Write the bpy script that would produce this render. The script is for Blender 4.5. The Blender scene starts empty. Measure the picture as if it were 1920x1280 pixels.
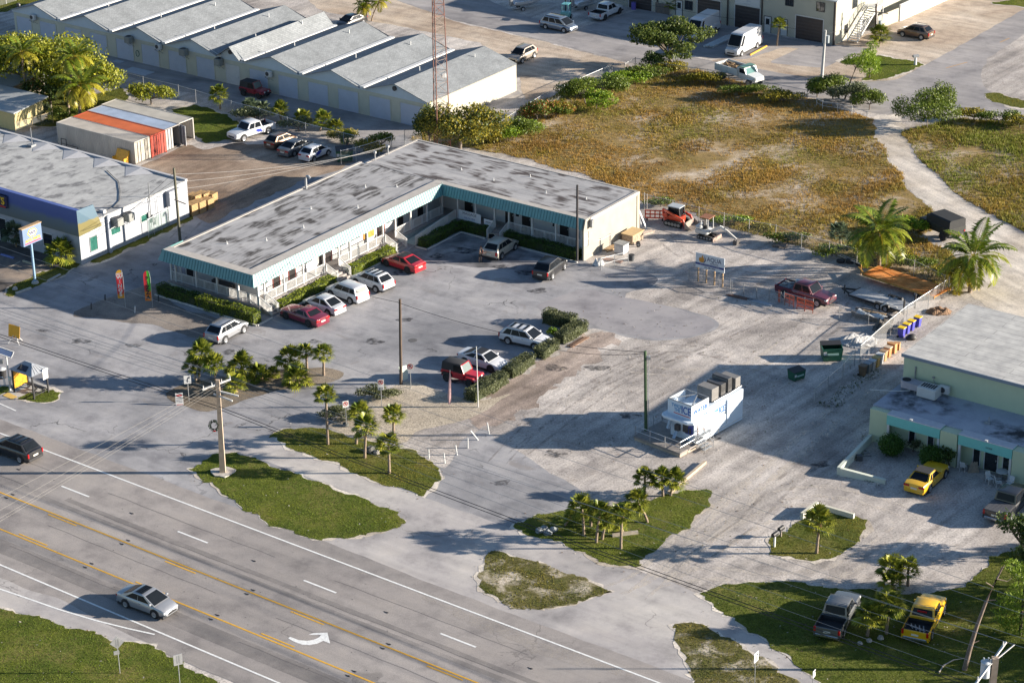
import bpy,bmesh,math,random
import numpy as np
from mathutils import Vector,Matrix
from math import radians as rad,sin,cos,pi
C=bpy.context.scene.collection
SC=bpy.context.scene
random.seed(7)
RNG=np.random.default_rng(7)
# ------------------------------------------------------------------ camera
FPX,PITCH,ROLL,CAMH=4351.495,0.4268806,-0.0146763,88.168
_c,_s=cos(PITCH),sin(PITCH)
FW=Vector((0,_c,-_s))
_rt,_up=Vector((1,0,0)),Vector((0,_s,_c))
RT=_rt*cos(ROLL)+_up*sin(ROLL)
UP=-_rt*sin(ROLL)+_up*cos(ROLL)
cam_d=bpy.data.cameras.new('camera')
cam_d.sensor_width=36.0
cam_d.lens=FPX/1920*36
cam_d.clip_start=1.0
cam_d.clip_end=3000
cam=bpy.data.objects.new('camera',cam_d)
C.objects.link(cam)
m=Matrix((RT,UP,-FW)).transposed().to_4x4()
m.translation=Vector((0,0,CAMH))
cam.matrix_world=m
SC.camera=cam
# ------------------------------------------------------------------ light
SUN_EL,SUN_AZ=rad(14.8),rad(-1.5)
w=bpy.data.worlds.new('World')
SC.world=w
w.use_nodes=True
nt=w.node_tree
nt.nodes.clear()
sky=nt.nodes.new('ShaderNodeTexSky')
sky.sky_type='NISHITA'
sky.sun_disc=False
sky.sun_elevation=SUN_EL
sky.sun_rotation=pi/2-SUN_AZ
sky.air_density=1.0
sky.dust_density=0.6
sky.ozone_density=3.0
bgn=nt.nodes.new('ShaderNodeBackground')
bgn.inputs['Strength'].default_value=0.06
out=nt.nodes.new('ShaderNodeOutputWorld')
nt.links.new(sky.outputs[0],bgn.inputs[0])
nt.links.new(bgn.outputs[0],out.inputs[0])
sd=bpy.data.lights.new('sun','SUN')
sd.energy=4.9
sd.angle=rad(0.55)
sd.color=(1.0,0.90,0.77)
so=bpy.data.objects.new('sun',sd)
C.objects.link(so)
_sv=Vector((cos(SUN_EL)*cos(SUN_AZ),cos(SUN_EL)*sin(SUN_AZ),sin(SUN_EL)))
so.rotation_euler=(-_sv).to_track_quat('-Z','Y').to_euler()
so.location=(60,200,60)
vs=SC.view_settings
vs.view_transform='Standard'
vs.look='None'
vs.exposure=1.58
vs.gamma=1.0
vs.use_curve_mapping=False
SC.cycles.max_bounces=5
SC.cycles.transparent_max_bounces=12
# ------------------------------------------------------------------ surveying
def at(x,y,z=0.0):
 """point of the horizontal plane z that the survey photograph (1920 px wide) shows at x, y"""
 d=RT*(x-960)-UP*(y-640)+FW*FPX
 t=(z-CAMH)/d.z
 return Vector((d.x*t,d.y*t,z))
TH=rad(-36.13)
GX,GY=Vector((cos(TH),sin(TH),0)),Vector((-sin(TH),cos(TH),0))
# ------------------------------------------------------------------ materials
def new_mat(name):
 m=bpy.data.materials.new(name)
 m.use_nodes=True
 return m,m.node_tree.nodes,m.node_tree.links,m.node_tree.nodes['Principled BSDF']
_MC={}
def flat(name,col,rough=0.6,metal=0.0,var=0.10,scale=3.0,coat=0.0,bump=0.0,spec=0.5,streak=None):
 """plain painted / cast surface with slight procedural variation"""
 if name in _MC:return _MC[name]
 m,n,l,b=new_mat(name)
 b.inputs['Roughness'].default_value=rough
 b.inputs['Metallic'].default_value=metal
 b.inputs['Specular IOR Level'].default_value=spec
 if coat:
  b.inputs['Coat Weight'].default_value=coat
  b.inputs['Coat Roughness'].default_value=0.05
 tc=n.new('ShaderNodeTexCoord')
 mp=n.new('ShaderNodeMapping')
 if streak:mp.inputs['Scale'].default_value=streak
 l.new(tc.outputs['Object'],mp.inputs[0])
 nz=n.new('ShaderNodeTexNoise')
 nz.inputs['Scale'].default_value=scale
 nz.inputs['Detail'].default_value=6
 nz.inputs['Roughness'].default_value=0.62
 l.new(mp.outputs[0],nz.inputs['Vector'])
 mr=n.new('ShaderNodeMapRange')
 mr.inputs['From Min'].default_value=0.3
 mr.inputs['From Max'].default_value=0.7
 mr.inputs['To Min'].default_value=1-var
 mr.inputs['To Max'].default_value=1+var*0.6
 l.new(nz.outputs['Fac'],mr.inputs[0])
 mx=n.new('ShaderNodeVectorMath');mx.operation='SCALE'
 mx.inputs[0].default_value=col[:3]
 l.new(mr.outputs[0],mx.inputs['Scale'])
 l.new(mx.outputs[0],b.inputs['Base Color'])
 if bump:
  bp=n.new('ShaderNodeBump');bp.inputs['Strength'].default_value=bump
  bp.inputs['Distance'].default_value=0.03
  l.new(nz.outputs['Fac'],bp.inputs['Height'])
  l.new(bp.outputs[0],b.inputs['Normal'])
 _MC[name]=m
 return m
def ramp(n,l,fac,stops,interp='LINEAR'):
 r=n.new('ShaderNodeValToRGB')
 r.color_ramp.interpolation=interp
 e=r.color_ramp.elements
 while len(e)<len(stops):e.new(0.5)
 for i,(p,c)in enumerate(stops):
  e[i].position=p
  e[i].color=(*c,1)if len(c)==3 else c
 l.new(fac,r.inputs[0])
 return r.outputs[0]
def noise_fac(n,l,scale,detail=5,rough=0.6,stretch=None,rot=0.0,dist=0.0,offset=(0,0,0)):
 tc=n.new('ShaderNodeTexCoord')
 mp=n.new('ShaderNodeMapping')
 mp.inputs['Rotation'].default_value[2]=rot
 l.new(tc.outputs['Object'],mp.inputs[0])
 if stretch or offset!=(0,0,0):
  mq=n.new('ShaderNodeMapping')
  mq.inputs['Location'].default_value=offset
  if stretch:mq.inputs['Scale'].default_value=stretch
  l.new(mp.outputs[0],mq.inputs[0]);mp=mq
 nz=n.new('ShaderNodeTexNoise')
 nz.inputs['Scale'].default_value=scale
 nz.inputs['Detail'].default_value=detail
 nz.inputs['Roughness'].default_value=rough
 nz.inputs['Distortion'].default_value=dist
 l.new(mp.outputs[0],nz.inputs['Vector'])
 return nz.outputs['Fac']
def mixc(n,l,fac,a,b,mode='MIX',f=None):
 mx=n.new('ShaderNodeMix');mx.data_type='RGBA';mx.blend_type=mode
 if fac is not None:l.new(fac,mx.inputs[0])
 else:mx.inputs[0].default_value=f
 for i,v in((6,a),(7,b)):
  if isinstance(v,tuple):mx.inputs[i].default_value=(*v[:3],1)
  else:l.new(v,mx.inputs[i])
 return mx.outputs[2]
def step(n,l,fac,lo,hi,a=0.0,b=1.0):
 mr=n.new('ShaderNodeMapRange')
 for k,v in(('From Min',lo),('From Max',hi),('To Min',a),('To Max',b)):mr.inputs[k].default_value=v
 l.new(fac,mr.inputs[0])
 return mr.outputs[0]
def ground_mat(name,base,dark,light,big=0.08,mid=0.7,fine=9.0,crack=0.0,track=None,bump=0.25,stain=None,grit=0.25):
 m,n,l,b=new_mat(name)
 b.inputs['Roughness'].default_value=0.95
 b.inputs['Specular IOR Level'].default_value=0.15
 c=ramp(n,l,noise_fac(n,l,big,6,0.6,dist=0.4),[(0.33,dark),(0.5,base),(0.68,light)])
 c2=ramp(n,l,noise_fac(n,l,mid,7,0.68,offset=(31,7,0)),[(0.30,(0.62,0.62,0.64)),(0.5,(1,1,1)),(0.72,(1.18,1.16,1.12))])
 c=mixc(n,l,None,c,c2,'MULTIPLY',0.85)
 gr=noise_fac(n,l,fine,4,0.75)
 c3=ramp(n,l,gr,[(0.25,(1-grit*1.6,)*3),(0.5,(1,1,1)),(0.75,(1+grit,)*3)])
 c=mixc(n,l,None,c,c3,'MULTIPLY',1.0)
 if track:
  ang,amt=track
  tr=noise_fac(n,l,0.9,4,0.6,stretch=(0.07,1.0,1.0),rot=-ang,dist=0.3)
  c4=ramp(n,l,tr,[(0.35,(1-amt,)*3),(0.55,(1,1,1)),(0.7,(1+amt*0.6,)*3)])
  c=mixc(n,l,None,c,c4,'MULTIPLY',1.0)
 if stain:
  st=noise_fac(n,l,0.35,6,0.72,offset=(5,55,0),dist=1.2)
  c=mixc(n,l,step(n,l,st,0.60,0.70,0,0.7),c,stain)
 if crack:
  tc=n.new('ShaderNodeTexCoord')
  nz=n.new('ShaderNodeTexNoise');nz.inputs['Scale'].default_value=0.5;nz.inputs['Detail'].default_value=6
  l.new(tc.outputs['Object'],nz.inputs['Vector'])
  ad=n.new('ShaderNodeVectorMath');ad.operation='MULTIPLY_ADD'
  ad.inputs[1].default_value=(5,5,0)
  l.new(nz.outputs['Color'],ad.inputs[0]);l.new(tc.outputs['Object'],ad.inputs[2])
  v=n.new('ShaderNodeTexVoronoi');v.feature='DISTANCE_TO_EDGE';v.inputs['Scale'].default_value=0.16
  l.new(ad.outputs[0],v.inputs['Vector'])
  gate=step(n,l,noise_fac(n,l,0.12,3,offset=(90,3,0)),0.55,0.62)
  lin=step(n,l,v.outputs['Distance'],0.006,0.012,crack,0.0)
  mu=n.new('ShaderNodeMath');mu.operation='MULTIPLY'
  l.new(lin,mu.inputs[0]);l.new(gate,mu.inputs[1])
  c=mixc(n,l,mu.outputs[0],c,(dark[0]*0.3,dark[1]*0.3,dark[2]*0.3))
 l.new(c,b.inputs['Base Color'])
 if bump:
  bp=n.new('ShaderNodeBump');bp.inputs['Strength'].default_value=bump
  bp.inputs['Distance'].default_value=0.05
  l.new(gr,bp.inputs['Height']);l.new(bp.outputs[0],b.inputs['Normal'])
 return m
def leaf_mat(name,rough=0.5,trans=0.25):
 """foliage: colour comes from a per-leaf attribute, with some light passing through"""
 m,n,l,b=new_mat(name)
 a=n.new('ShaderNodeAttribute');a.attribute_name='leaf'
 b.inputs['Roughness'].default_value=rough
 b.inputs['Specular IOR Level'].default_value=0.3
 l.new(a.outputs['Color'],b.inputs['Base Color'])
 t=n.new('ShaderNodeBsdfTranslucent')
 l.new(a.outputs['Color'],t.inputs[0])
 mx=n.new('ShaderNodeMixShader');mx.inputs[0].default_value=trans
 l.new(b.outputs[0],mx.inputs[1]);l.new(t.outputs[0],mx.inputs[2])
 l.new(mx.outputs[0],n['Material Output'].inputs[0])
 return m
def mesh_mat(name,col,cover):
 """woven chain-link seen from far: an even share of wire and of air"""
 m,n,l,b=new_mat(name)
 b.inputs['Base Color'].default_value=(*col,1)
 b.inputs['Metallic'].default_value=0.3
 b.inputs['Roughness'].default_value=0.6
 t=n.new('ShaderNodeBsdfTransparent')
 mx=n.new('ShaderNodeMixShader');mx.inputs[0].default_value=cover
 l.new(t.outputs[0],mx.inputs[1]);l.new(b.outputs[0],mx.inputs[2])
 l.new(mx.outputs[0],n['Material Output'].inputs[0])
 return m
 # ------------------------------------------------------------------ object helpers
def tag(o,label=None,cat=None,group=None,kind=None):
 if label:o['label']=label
 if cat:o['category']=cat
 if group:o['group']=group
 if kind:o['kind']=kind
 return o
def thing(name,label,cat,loc=(0,0,0),rz=0.0,group=None):
 o=bpy.data.objects.new(name,None)
 o.empty_display_size=0.3
 C.objects.link(o)
 o.location=loc
 o.rotation_euler=(0,0,rz)
 return tag(o,label,cat,group)
class MB:
 """collects shapes, then becomes one mesh object"""
 def __init__(s):s.v,s.f,s.mi,s.cur,s.M=[],[],[],0,Matrix()
 def add(s,vs,fs):
  o=len(s.v)
  M=s.M
  s.v+=[tuple(M@Vector(p))for p in vs]
  s.f+=[tuple(i+o for i in f)for f in fs]
  s.mi+=[s.cur]*len(fs)
  return s
 def mat(s,i):s.cur=i;return s
 def box(s,x0,x1,y0,y1,z0,z1,bev=0.0):
  if bev<=0:
   vs=[(x,y,z)for z in(z0,z1)for y in(y0,y1)for x in(x0,x1)]
   return s.add(vs,[(0,2,3,1),(4,5,7,6),(0,1,5,4),(2,6,7,3),(0,4,6,2),(1,3,7,5)])
  b=min(bev,(x1-x0)/2.1,(y1-y0)/2.1,(z1-z0)/2.1)
  def ring(x0,x1,y0,y1,z):
   return[(x0+b,y0,z),(x1-b,y0,z),(x1,y0+b,z),(x1,y1-b,z),(x1-b,y1,z),(x0+b,y1,z),(x0,y1-b,z),(x0,y0+b,z)]
  rs=[ring(x0+b,x1-b,y0+b,y1-b,z0),ring(x0,x1,y0,y1,z0+b),ring(x0,x1,y0,y1,z1-b),ring(x0+b,x1-b,y0+b,y1-b,z1)]
  return s.rings(rs)
 def rings(s,rs,cap=True,closed=True):
  n=len(rs[0]);vs=[p for r in rs for p in r];fs=[]
  for k in range(len(rs)-1):
   for i in range(n if closed else n-1):
    j=(i+1)%n
    fs.append((k*n+i,k*n+j,(k+1)*n+j,(k+1)*n+i))
  if cap:
   fs.append(tuple(range(n-1,-1,-1)))
   fs.append(tuple((len(rs)-1)*n+i for i in range(n)))
  return s.add(vs,fs)
 def prism(s,poly,z0,z1):
  return s.rings([[(x,y,z0)for x,y in poly],[(x,y,z1)for x,y in poly]])
 def quad(s,*p):return s.add(p,[tuple(range(len(p)))])
 def tube(s,pts,r,n=6,cap=True):
  pts=[Vector(p)for p in pts]
  if not isinstance(r,(list,tuple)):r=[r]*len(pts)
  rs=[]
  for i,p in enumerate(pts):
   d=(pts[min(i+1,len(pts)-1)]-pts[max(i-1,0)])
   d=d.normalized()if d.length>1e-9 else Vector((0,0,1))
   a=d.cross(Vector((0,0,1))if abs(d.z)<0.95 else Vector((1,0,0))).normalized()
   b=d.cross(a)
   rs.append([tuple(p+(a*cos(2*pi*k/n)+b*sin(2*pi*k/n))*r[i])for k in range(n)])
  return s.rings(rs,cap)
 def cyl(s,x,y,z0,z1,r,n=12,r2=None):
  r2=r if r2 is None else r2
  return s.rings([[(x+cos(2*pi*k/n)*q,y+sin(2*pi*k/n)*q,z)for k in range(n)]for z,q in((z0,r),(z1,r2))])
 def disc(s,c,axis,r,w,n=16):
  """solid disc of width w centred at c along axis"""
  c,a=Vector(c),Vector(axis).normalized()
  return s.tube([c-a*w/2,c+a*w/2],r,n)
 def bar(s,p0,p1,w,h):
  """rectangular bar from p0 to p1, w wide, h high"""
  p0,p1=Vector(p0),Vector(p1)
  d=(p1-p0).normalized()
  a=d.cross(Vector((0,0,1)))if abs(d.z)<0.98 else Vector((1,0,0))
  a.normalize();b=a.cross(d)
  rs=[[tuple(p+a*w/2*i+b*h/2*j)for i,j in((-1,-1),(1,-1),(1,1),(-1,1))]for p in(p0,p1)]
  return s.rings(rs)
 def build(s,name,mats,parent=None,smooth=None,bevel=0.0):
  me=bpy.data.meshes.new(name)
  me.from_pydata(s.v,[],s.f)
  if not isinstance(mats,(list,tuple)):mats=[mats]
  for m in mats:me.materials.append(m)
  if len(mats)>1:me.polygons.foreach_set('material_index',s.mi)
  bm=bmesh.new();bm.from_mesh(me)
  bmesh.ops.recalc_face_normals(bm,faces=bm.faces)
  if bevel:
   bmesh.ops.bevel(bm,geom=[e for e in bm.edges if len(e.link_faces)==2 and e.calc_face_angle(0)>0.5],offset=bevel,segments=2,affect='EDGES',clamp_overlap=True)
  bm.to_mesh(me);bm.free()
  if smooth:
   me.polygons.foreach_set('use_smooth',[True]*len(me.polygons))
   me.set_sharp_from_angle(angle=rad(smooth))
  me.update()
  o=bpy.data.objects.new(name,me)
  C.objects.link(o)
  if parent:o.parent=parent
  return o
def copy_tree(o,parent=None):
 c=o.copy();C.objects.link(c);c.parent=parent
 for ch in list(o.children):copy_tree(ch,c)
 return c
def leaf_obj(name,vs,fs,cols,mat,parent=None):
 """many small leaf faces with one colour each"""
 me=bpy.data.meshes.new(name)
 vs=np.asarray(vs,dtype=np.float32).reshape(-1,3)
 fs=np.asarray(fs,dtype=np.int32)
 k=fs.shape[1]
 me.vertices.add(len(vs));me.vertices.foreach_set('co',vs.ravel())
 me.loops.add(fs.size);me.loops.foreach_set('vertex_index',fs.ravel())
 me.polygons.add(len(fs))
 me.polygons.foreach_set('loop_start',np.arange(0,fs.size,k,dtype=np.int32))
 me.polygons.foreach_set('loop_total',np.full(len(fs),k,dtype=np.int32))
 me.materials.append(mat)
 at_=me.attributes.new('leaf','FLOAT_COLOR','FACE')
 col4=np.ones((len(fs),4),dtype=np.float32);col4[:,:3]=cols
 at_.data.foreach_set('color',col4.ravel())
 me.update(calc_edges=True)
 o=bpy.data.objects.new(name,me)
 C.objects.link(o)
 if parent:o.parent=parent
 return o
def text_obj(name,txt,size,mat,parent,origin,xdir,ydir,extrude=0.006,align='CENTER',bold=0.0,squash=1.0):
 cu=bpy.data.curves.new(name,'FONT')
 cu.body=txt;cu.size=size;cu.align_x=align;cu.align_y='CENTER'
 cu.extrude=extrude;cu.offset=bold;cu.resolution_u=3
 t=bpy.data.objects.new(name,cu)
 C.objects.link(t)
 dg=bpy.context.evaluated_depsgraph_get()
 me=bpy.data.meshes.new_from_object(t.evaluated_get(dg))
 bpy.data.objects.remove(t)
 xd,yd=Vector(xdir).normalized(),Vector(ydir).normalized()
 zd=xd.cross(yd)
 M=Matrix((xd*squash,yd,zd)).transposed().to_4x4()
 M.translation=Vector(origin)
 me.transform(M)
 me.materials.clear();me.materials.append(mat)
 o=bpy.data.objects.new(name,me)
 C.objects.link(o)
 if parent:o.parent=parent
 return o
 # ------------------------------------------------------------------ ground
M_GRAVEL=ground_mat('coral_gravel',(0.435,0.395,0.362),(0.29,0.262,0.243),(0.56,0.512,0.468),big=0.11,fine=6.0,mid=0.55,track=(rad(50),0.26),stain=(0.26,0.215,0.185),grit=0.42)
M_LOT=ground_mat('old_asphalt',(0.285,0.28,0.288),(0.195,0.195,0.206),(0.365,0.355,0.358),big=0.10,fine=12.0,mid=0.45,crack=0.8,track=(TH,0.12),stain=(0.225,0.205,0.195),bump=0.1,grit=0.16)
ROAD_ANG=math.atan2((at(825.9,1187.1)-at(115,911)).y,(at(825.9,1187.1)-at(115,911)).x)
M_ROAD=ground_mat('highway_asphalt',(0.29,0.265,0.25),(0.24,0.222,0.212),(0.325,0.298,0.28),big=0.05,fine=14.0,mid=0.3,crack=0.4,track=(ROAD_ANG,0.10),bump=0.1,grit=0.22)
M_STREET=ground_mat('street_asphalt',(0.305,0.287,0.282),(0.235,0.224,0.224),(0.36,0.337,0.325),fine=14.0,mid=0.3,track=(rad(-30),0.14),bump=0.1,grit=0.14)
M_PATH=ground_mat('path_asphalt',(0.385,0.36,0.35),(0.30,0.284,0.278),(0.47,0.44,0.41),fine=14.0,mid=0.35,crack=0.5,track=(rad(-36),0.10),bump=0.08,grit=0.12)
M_SAND=ground_mat('white_sand_track',(0.56,0.50,0.43),(0.38,0.325,0.26),(0.68,0.625,0.55),fine=6.0,mid=0.6,track=(rad(-62),0.22),grit=0.3)
M_DIRT=ground_mat('brown_dirt',(0.29,0.22,0.165),(0.18,0.125,0.09),(0.40,0.325,0.26),fine=7.0,mid=0.5,grit=0.35,track=(rad(50),0.25))
M_BEIGE=ground_mat('beige_shoulder',(0.44,0.355,0.275),(0.31,0.235,0.175),(0.55,0.47,0.385),fine=7.0,mid=0.5,grit=0.4,track=(rad(-36),0.2))
M_LAWN=ground_mat('lawn_soil',(0.10,0.115,0.020),(0.065,0.08,0.014),(0.17,0.15,0.045),big=0.3,mid=1.2,fine=9,grit=0.5)
M_LAWN_DRY=ground_mat('patchy_lawn_soil',(0.13,0.115,0.045),(0.075,0.08,0.022),(0.54,0.47,0.38),big=0.5,mid=1.2,fine=7,grit=0.45)
M_FIELD=ground_mat('dry_field_soil',(0.26,0.18,0.075),(0.16,0.125,0.035),(0.52,0.44,0.35),big=0.15,mid=0.8,fine=7,grit=0.5)
M_MULCH=ground_mat('mulch_bed',(0.20,0.165,0.125),(0.13,0.105,0.08),(0.30,0.25,0.2),fine=9,mid=1.2,grit=0.5)
M_PEBBLE=ground_mat('pea_gravel',(0.44,0.38,0.30),(0.31,0.265,0.205),(0.54,0.475,0.39),fine=7,mid=1.5,grit=0.6)
M_CONC=ground_mat('concrete',(0.40,0.385,0.36),(0.33,0.315,0.295),(0.47,0.45,0.42),fine=12,mid=0.5,grit=0.1,bump=0.05)
M_WHITE_LINE=flat('white_road_paint',(0.72,0.72,0.70),0.7,var=0.25,scale=6)
M_YELLOW_LINE=flat('yellow_road_paint',(0.62,0.34,0.03),0.7,var=0.25,scale=6)
def in_poly(P,poly):
 x,y=P[:,0],P[:,1]
 inside=np.zeros(len(P),bool)
 j=len(poly)-1
 for i in range(len(poly)):
  xi,yi=poly[i];xj,yj=poly[j]
  c=((yi>y)!=(yj>y))&(x<(xj-xi)*(y-yi)/(yj-yi+1e-12)+xi)
  inside^=c
  j=i
 return inside
def survey(px):
 return[tuple(at(x,y)[:2])for x,y in px]
def soften(poly,jit,seg=0.8):
 """subdivide an outline and let it wander like a worn edge"""
 out_=[]
 n=len(poly)
 for i in range(n):
  a,b=Vector(poly[i]),Vector(poly[(i+1)%n])
  k=max(1,int((b-a).length/seg))
  for t in range(k):out_.append(a.lerp(b,t/k))
  # one smoothing pass rounds the corners
 q=[(out_[i-1]+out_[i]*2+out_[(i+1)%len(out_)])/4 for i in range(len(out_))]
 r=[]
 for p in q:
  nv=Vector((math.sin(p.x*1.7+p.y*0.9)+math.sin(p.x*4.1-p.y*3.3)*0.6+random.uniform(-0.5,0.5),math.cos(p.y*1.9-p.x*0.7)+math.sin(p.y*4.7+p.x*2.9)*0.6+random.uniform(-0.5,0.5)))*jit*0.5
  r.append(tuple(p+nv))
 return r
def sheet(name,poly,z,mat,jit=0.15,seg=0.8,kind='structure',raw=False):
 if not raw:poly=survey(poly)
 if jit:poly=soften(poly,jit,seg)
 from mathutils.geometry import tessellate_polygon
 tris=tessellate_polygon([[Vector((x,y,0))for x,y in poly]])
 me=bpy.data.meshes.new(name)
 fs=[]
 for a,b,c in tris:
  k=(Vector(poly[b])-Vector(poly[a])).cross(Vector(poly[c])-Vector(poly[a]))
  fs.append((a,b,c)if k>0 else(a,c,b))
 me.from_pydata([(x,y,z)for x,y in poly],[],fs);me.update()
 me.materials.append(mat)
 o=bpy.data.objects.new(name,me);C.objects.link(o)
 tag(o,kind=kind)
 return o,poly
mb=MB();mb.quad((-700,-200,0),(700,-200,0),(700,1200,0),(-700,1200,0))
tag(mb.build('ground',M_GRAVEL),kind='structure')
# the highway has its own straight frame
R0=at(115,911);_r1=at(825.9,1187.1)
RU=(_r1-R0).normalized();RN=Vector((-RU.y,RU.x,0))
def road(s,n,z=0.0):return R0+RU*s+RN*n+Vector((0,0,z))
def rn(x,y):return(at(x,y)-R0).dot(RN)
def rs(x,y):return(at(x,y)-R0).dot(RU)
def strip(mb,s0,s1,n,wdt,z):
 mb.quad(road(s0,n-wdt/2,z),road(s1,n-wdt/2,z),road(s1,n+wdt/2,z),road(s0,n+wdt/2,z))
 # paved surfaces
LOT=[(-250,520),(-60,560),(20,545),(110,508),(190,495),(340,425),(480,350),(600,310),(760,250),(800,330),(1090,480),(1105,498),(1195,508),(1238,518),(1225,538),(1170,548),(1165,560),(1240,570),(1310,588),(1352,603),(1338,622),(1295,634),(1230,640),(1160,628),(1110,612),(1060,640),(960,700),(890,748),(840,748),(800,722),(760,712),(700,735),(640,775),(610,800),(840,880),(862,830),(905,800),(940,830),(985,850),(1010,872),(1095,920),(1060,955),(1000,990),(1000,1080),(950,1180),(600,1040),(-250,760)]
sheet('parking_lot',LOT,0.004,M_LOT,0.18)
PATH=[(380,848),(412,838),(505,812),(560,842),(620,866),(760,921),(800,934),(965,992),(1060,1025),(1195,1070),(1250,1085),(1330,1122),(1440,1208),(1590,1320),(1500,1330),(1380,1260),(1300,1300),(1180,1275),(1050,1220),(912,1140),(640,1026),(560,1000),(700,985),(700,940),(520,872),(440,846)]
sheet('shared_path',PATH,0.008,M_PATH,0.12)
HW=[road(-90,5.6),road(rs(600,1000),5.5),road(rs(700,1040),5.3),road(rs(912,1133),rn(912,1133)),road(120,5.6),road(120,-13.4),road(-90,-13.4)]
LWN=rn(303.7,1185.7);LWN2=rn(500,1271.5)
sheet('highway',[tuple(p[:2])for p in HW],0.012,M_ROAD,0.10,1.2,raw=True)
# pale paved shoulder and the widening lane on the near side
NEAR=[(-80,1060),(0,1082),(60,1108),(110,1120),(180,1160),(260,1198),(300,1215),(262,1222),(170,1192),(90,1165),(20,1144),(-80,1120)]
sheet('paved_shoulder',NEAR,0.016,M_PATH,0.06)
STREET=[(700,-16),(780,14),(850,38),(1000,72),(1180,118),(1330,150),(1450,170),(1560,190),(1640,214),(1700,213),(1780,201),(1860,212),(1990,240),(1990,218),(1880,190),(1846,165),(1838,140),(1852,110),(1990,20),(1990,-30),(1925,15),(1800,86),(1740,119),(1680,151),(1620,154),(1530,149),(1430,131),(1330,114),(1200,86),(1100,56),(980,30),(880,-16)]
sheet('side_street',STREET,0.012,M_STREET,0.12)
sheet('street_shoulder',[(560,-16),(700,-16),(850,40),(1000,74),(1180,120),(1180,134),(1100,150),(985,190),(975,150),(900,80),(800,60),(600,20)],0.004,M_BEIGE,0.25)
sheet('gravel_apron',[(1320,118),(1430,134),(1530,152),(1620,157),(1690,152),(1740,121),(1800,88),(1930,15),(1990,-30),(1760,-30),(1640,60),(1560,85),(1480,80),(1400,100)],0.004,M_BEIGE,0.25)
sheet('concrete_pad',[(1090,52),(1210,14),(1330,40),(1480,72),(1560,84),(1530,96),(1470,88),(1400,112),(1330,110),(1240,92),(1180,78)],0.008,M_STREET,0.1)
sheet('driveway',[(1440,118),(1505,88),(1565,84),(1640,92),(1590,106),(1545,128),(1500,124)],0.010,M_STREET,0.05)
sheet('sandy_track',[(1633,216),(1690,214),(1694,240),(1700,272),(1726,306),(1764,340),(1800,366),(1850,400),(1905,436),(1990,440),(1990,600),(1930,600),(1880,590),(1830,560),(1790,530),(1800,480),(1812,446),(1780,420),(1742,392),(1712,362),(1688,325),(1660,285),(1640,252)],0.008,M_SAND,0.4)
sheet('dirt_yard',[(255,315),(300,296),(352,270),(380,282),(440,268),(520,272),(620,294),(668,300),(640,318),(590,330),(520,360),(440,395),(400,420),(350,400),(345,340)],0.010,M_DIRT,0.4)
sheet('storage_lane',[(0,60),(60,50),(160,120),(260,150),(420,190),(560,225),(700,262),(770,262),(800,240),(880,214),(980,175),(900,130),(500,60),(200,0)],0.003,M_STREET,0.3)
sheet('auto_parts_lot',[(-250,400),(20,450),(140,490),(115,500),(60,524),(0,550),(-250,540)],0.007,ground_mat('dark_lot',(0.15,0.135,0.125),(0.06,0.055,0.05),(0.30,0.24,0.19),big=0.2,mid=0.6,fine=12,grit=0.15),0.1)
# fresh patches and worn spots that have a shape of their own in the paving
M_PATCH=ground_mat('newer_asphalt',(0.275,0.262,0.27),(0.235,0.225,0.235),(0.32,0.305,0.305),fine=16,mid=0.3,bump=0.05,grit=0.06)
sheet('asphalt_patch',[(1000,575),(1090,540),(1180,560),(1250,572),(1345,604),(1330,622),(1290,632),(1225,636),(1150,622),(1095,604),(1040,590)],0.008,M_PATCH,0.12)
M_DARKEARTH=ground_mat('damp_earth',(0.20,0.175,0.155),(0.13,0.115,0.105),(0.29,0.255,0.22),fine=9,mid=0.8,grit=0.3)
sheet('worn_ground',[(130,592),(170,570),(240,545),(290,530),(330,575),(420,600),(450,628),(370,635),(300,612),(230,602)],0.010,M_DARKEARTH,0.3)
sheet('worn_ground',[(760,470),(848,430),(930,455),(1010,478),(1060,492),(1040,520),(960,505),(880,500),(800,492)],0.010,ground_mat('oily_asphalt',(0.20,0.195,0.205),(0.10,0.10,0.105),(0.33,0.33,0.34),big=0.35,mid=0.9,fine=14,grit=0.1,bump=0.05),0.2)
sheet('worn_ground',[(1085,640),(1110,618),(1160,634),(1120,668),(1050,720),(960,785),(890,806),(868,792),(960,706)],0.006,ground_mat('brown_gravel',(0.34,0.275,0.235),(0.22,0.175,0.145),(0.45,0.375,0.32),fine=7,mid=0.7,grit=0.4,track=(rad(50),0.3)),0.9,0.5)
sheet('gravel_bed',[(608,800),(640,776),(700,742),(760,716),(800,724),(850,742),(905,752),(965,735),(900,775),(850,795),(775,808),(770,830),(720,830),(650,815)],0.012,M_PEBBLE,0.2)
sheet('mulch_bed',[(303,740),(318,728),(345,718),(400,708),(470,698),(560,690),(625,690),(652,698),(640,712),(600,722),(540,728),(470,746),(425,762),(390,773),(345,764)],0.012,M_MULCH,0.2)
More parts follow.
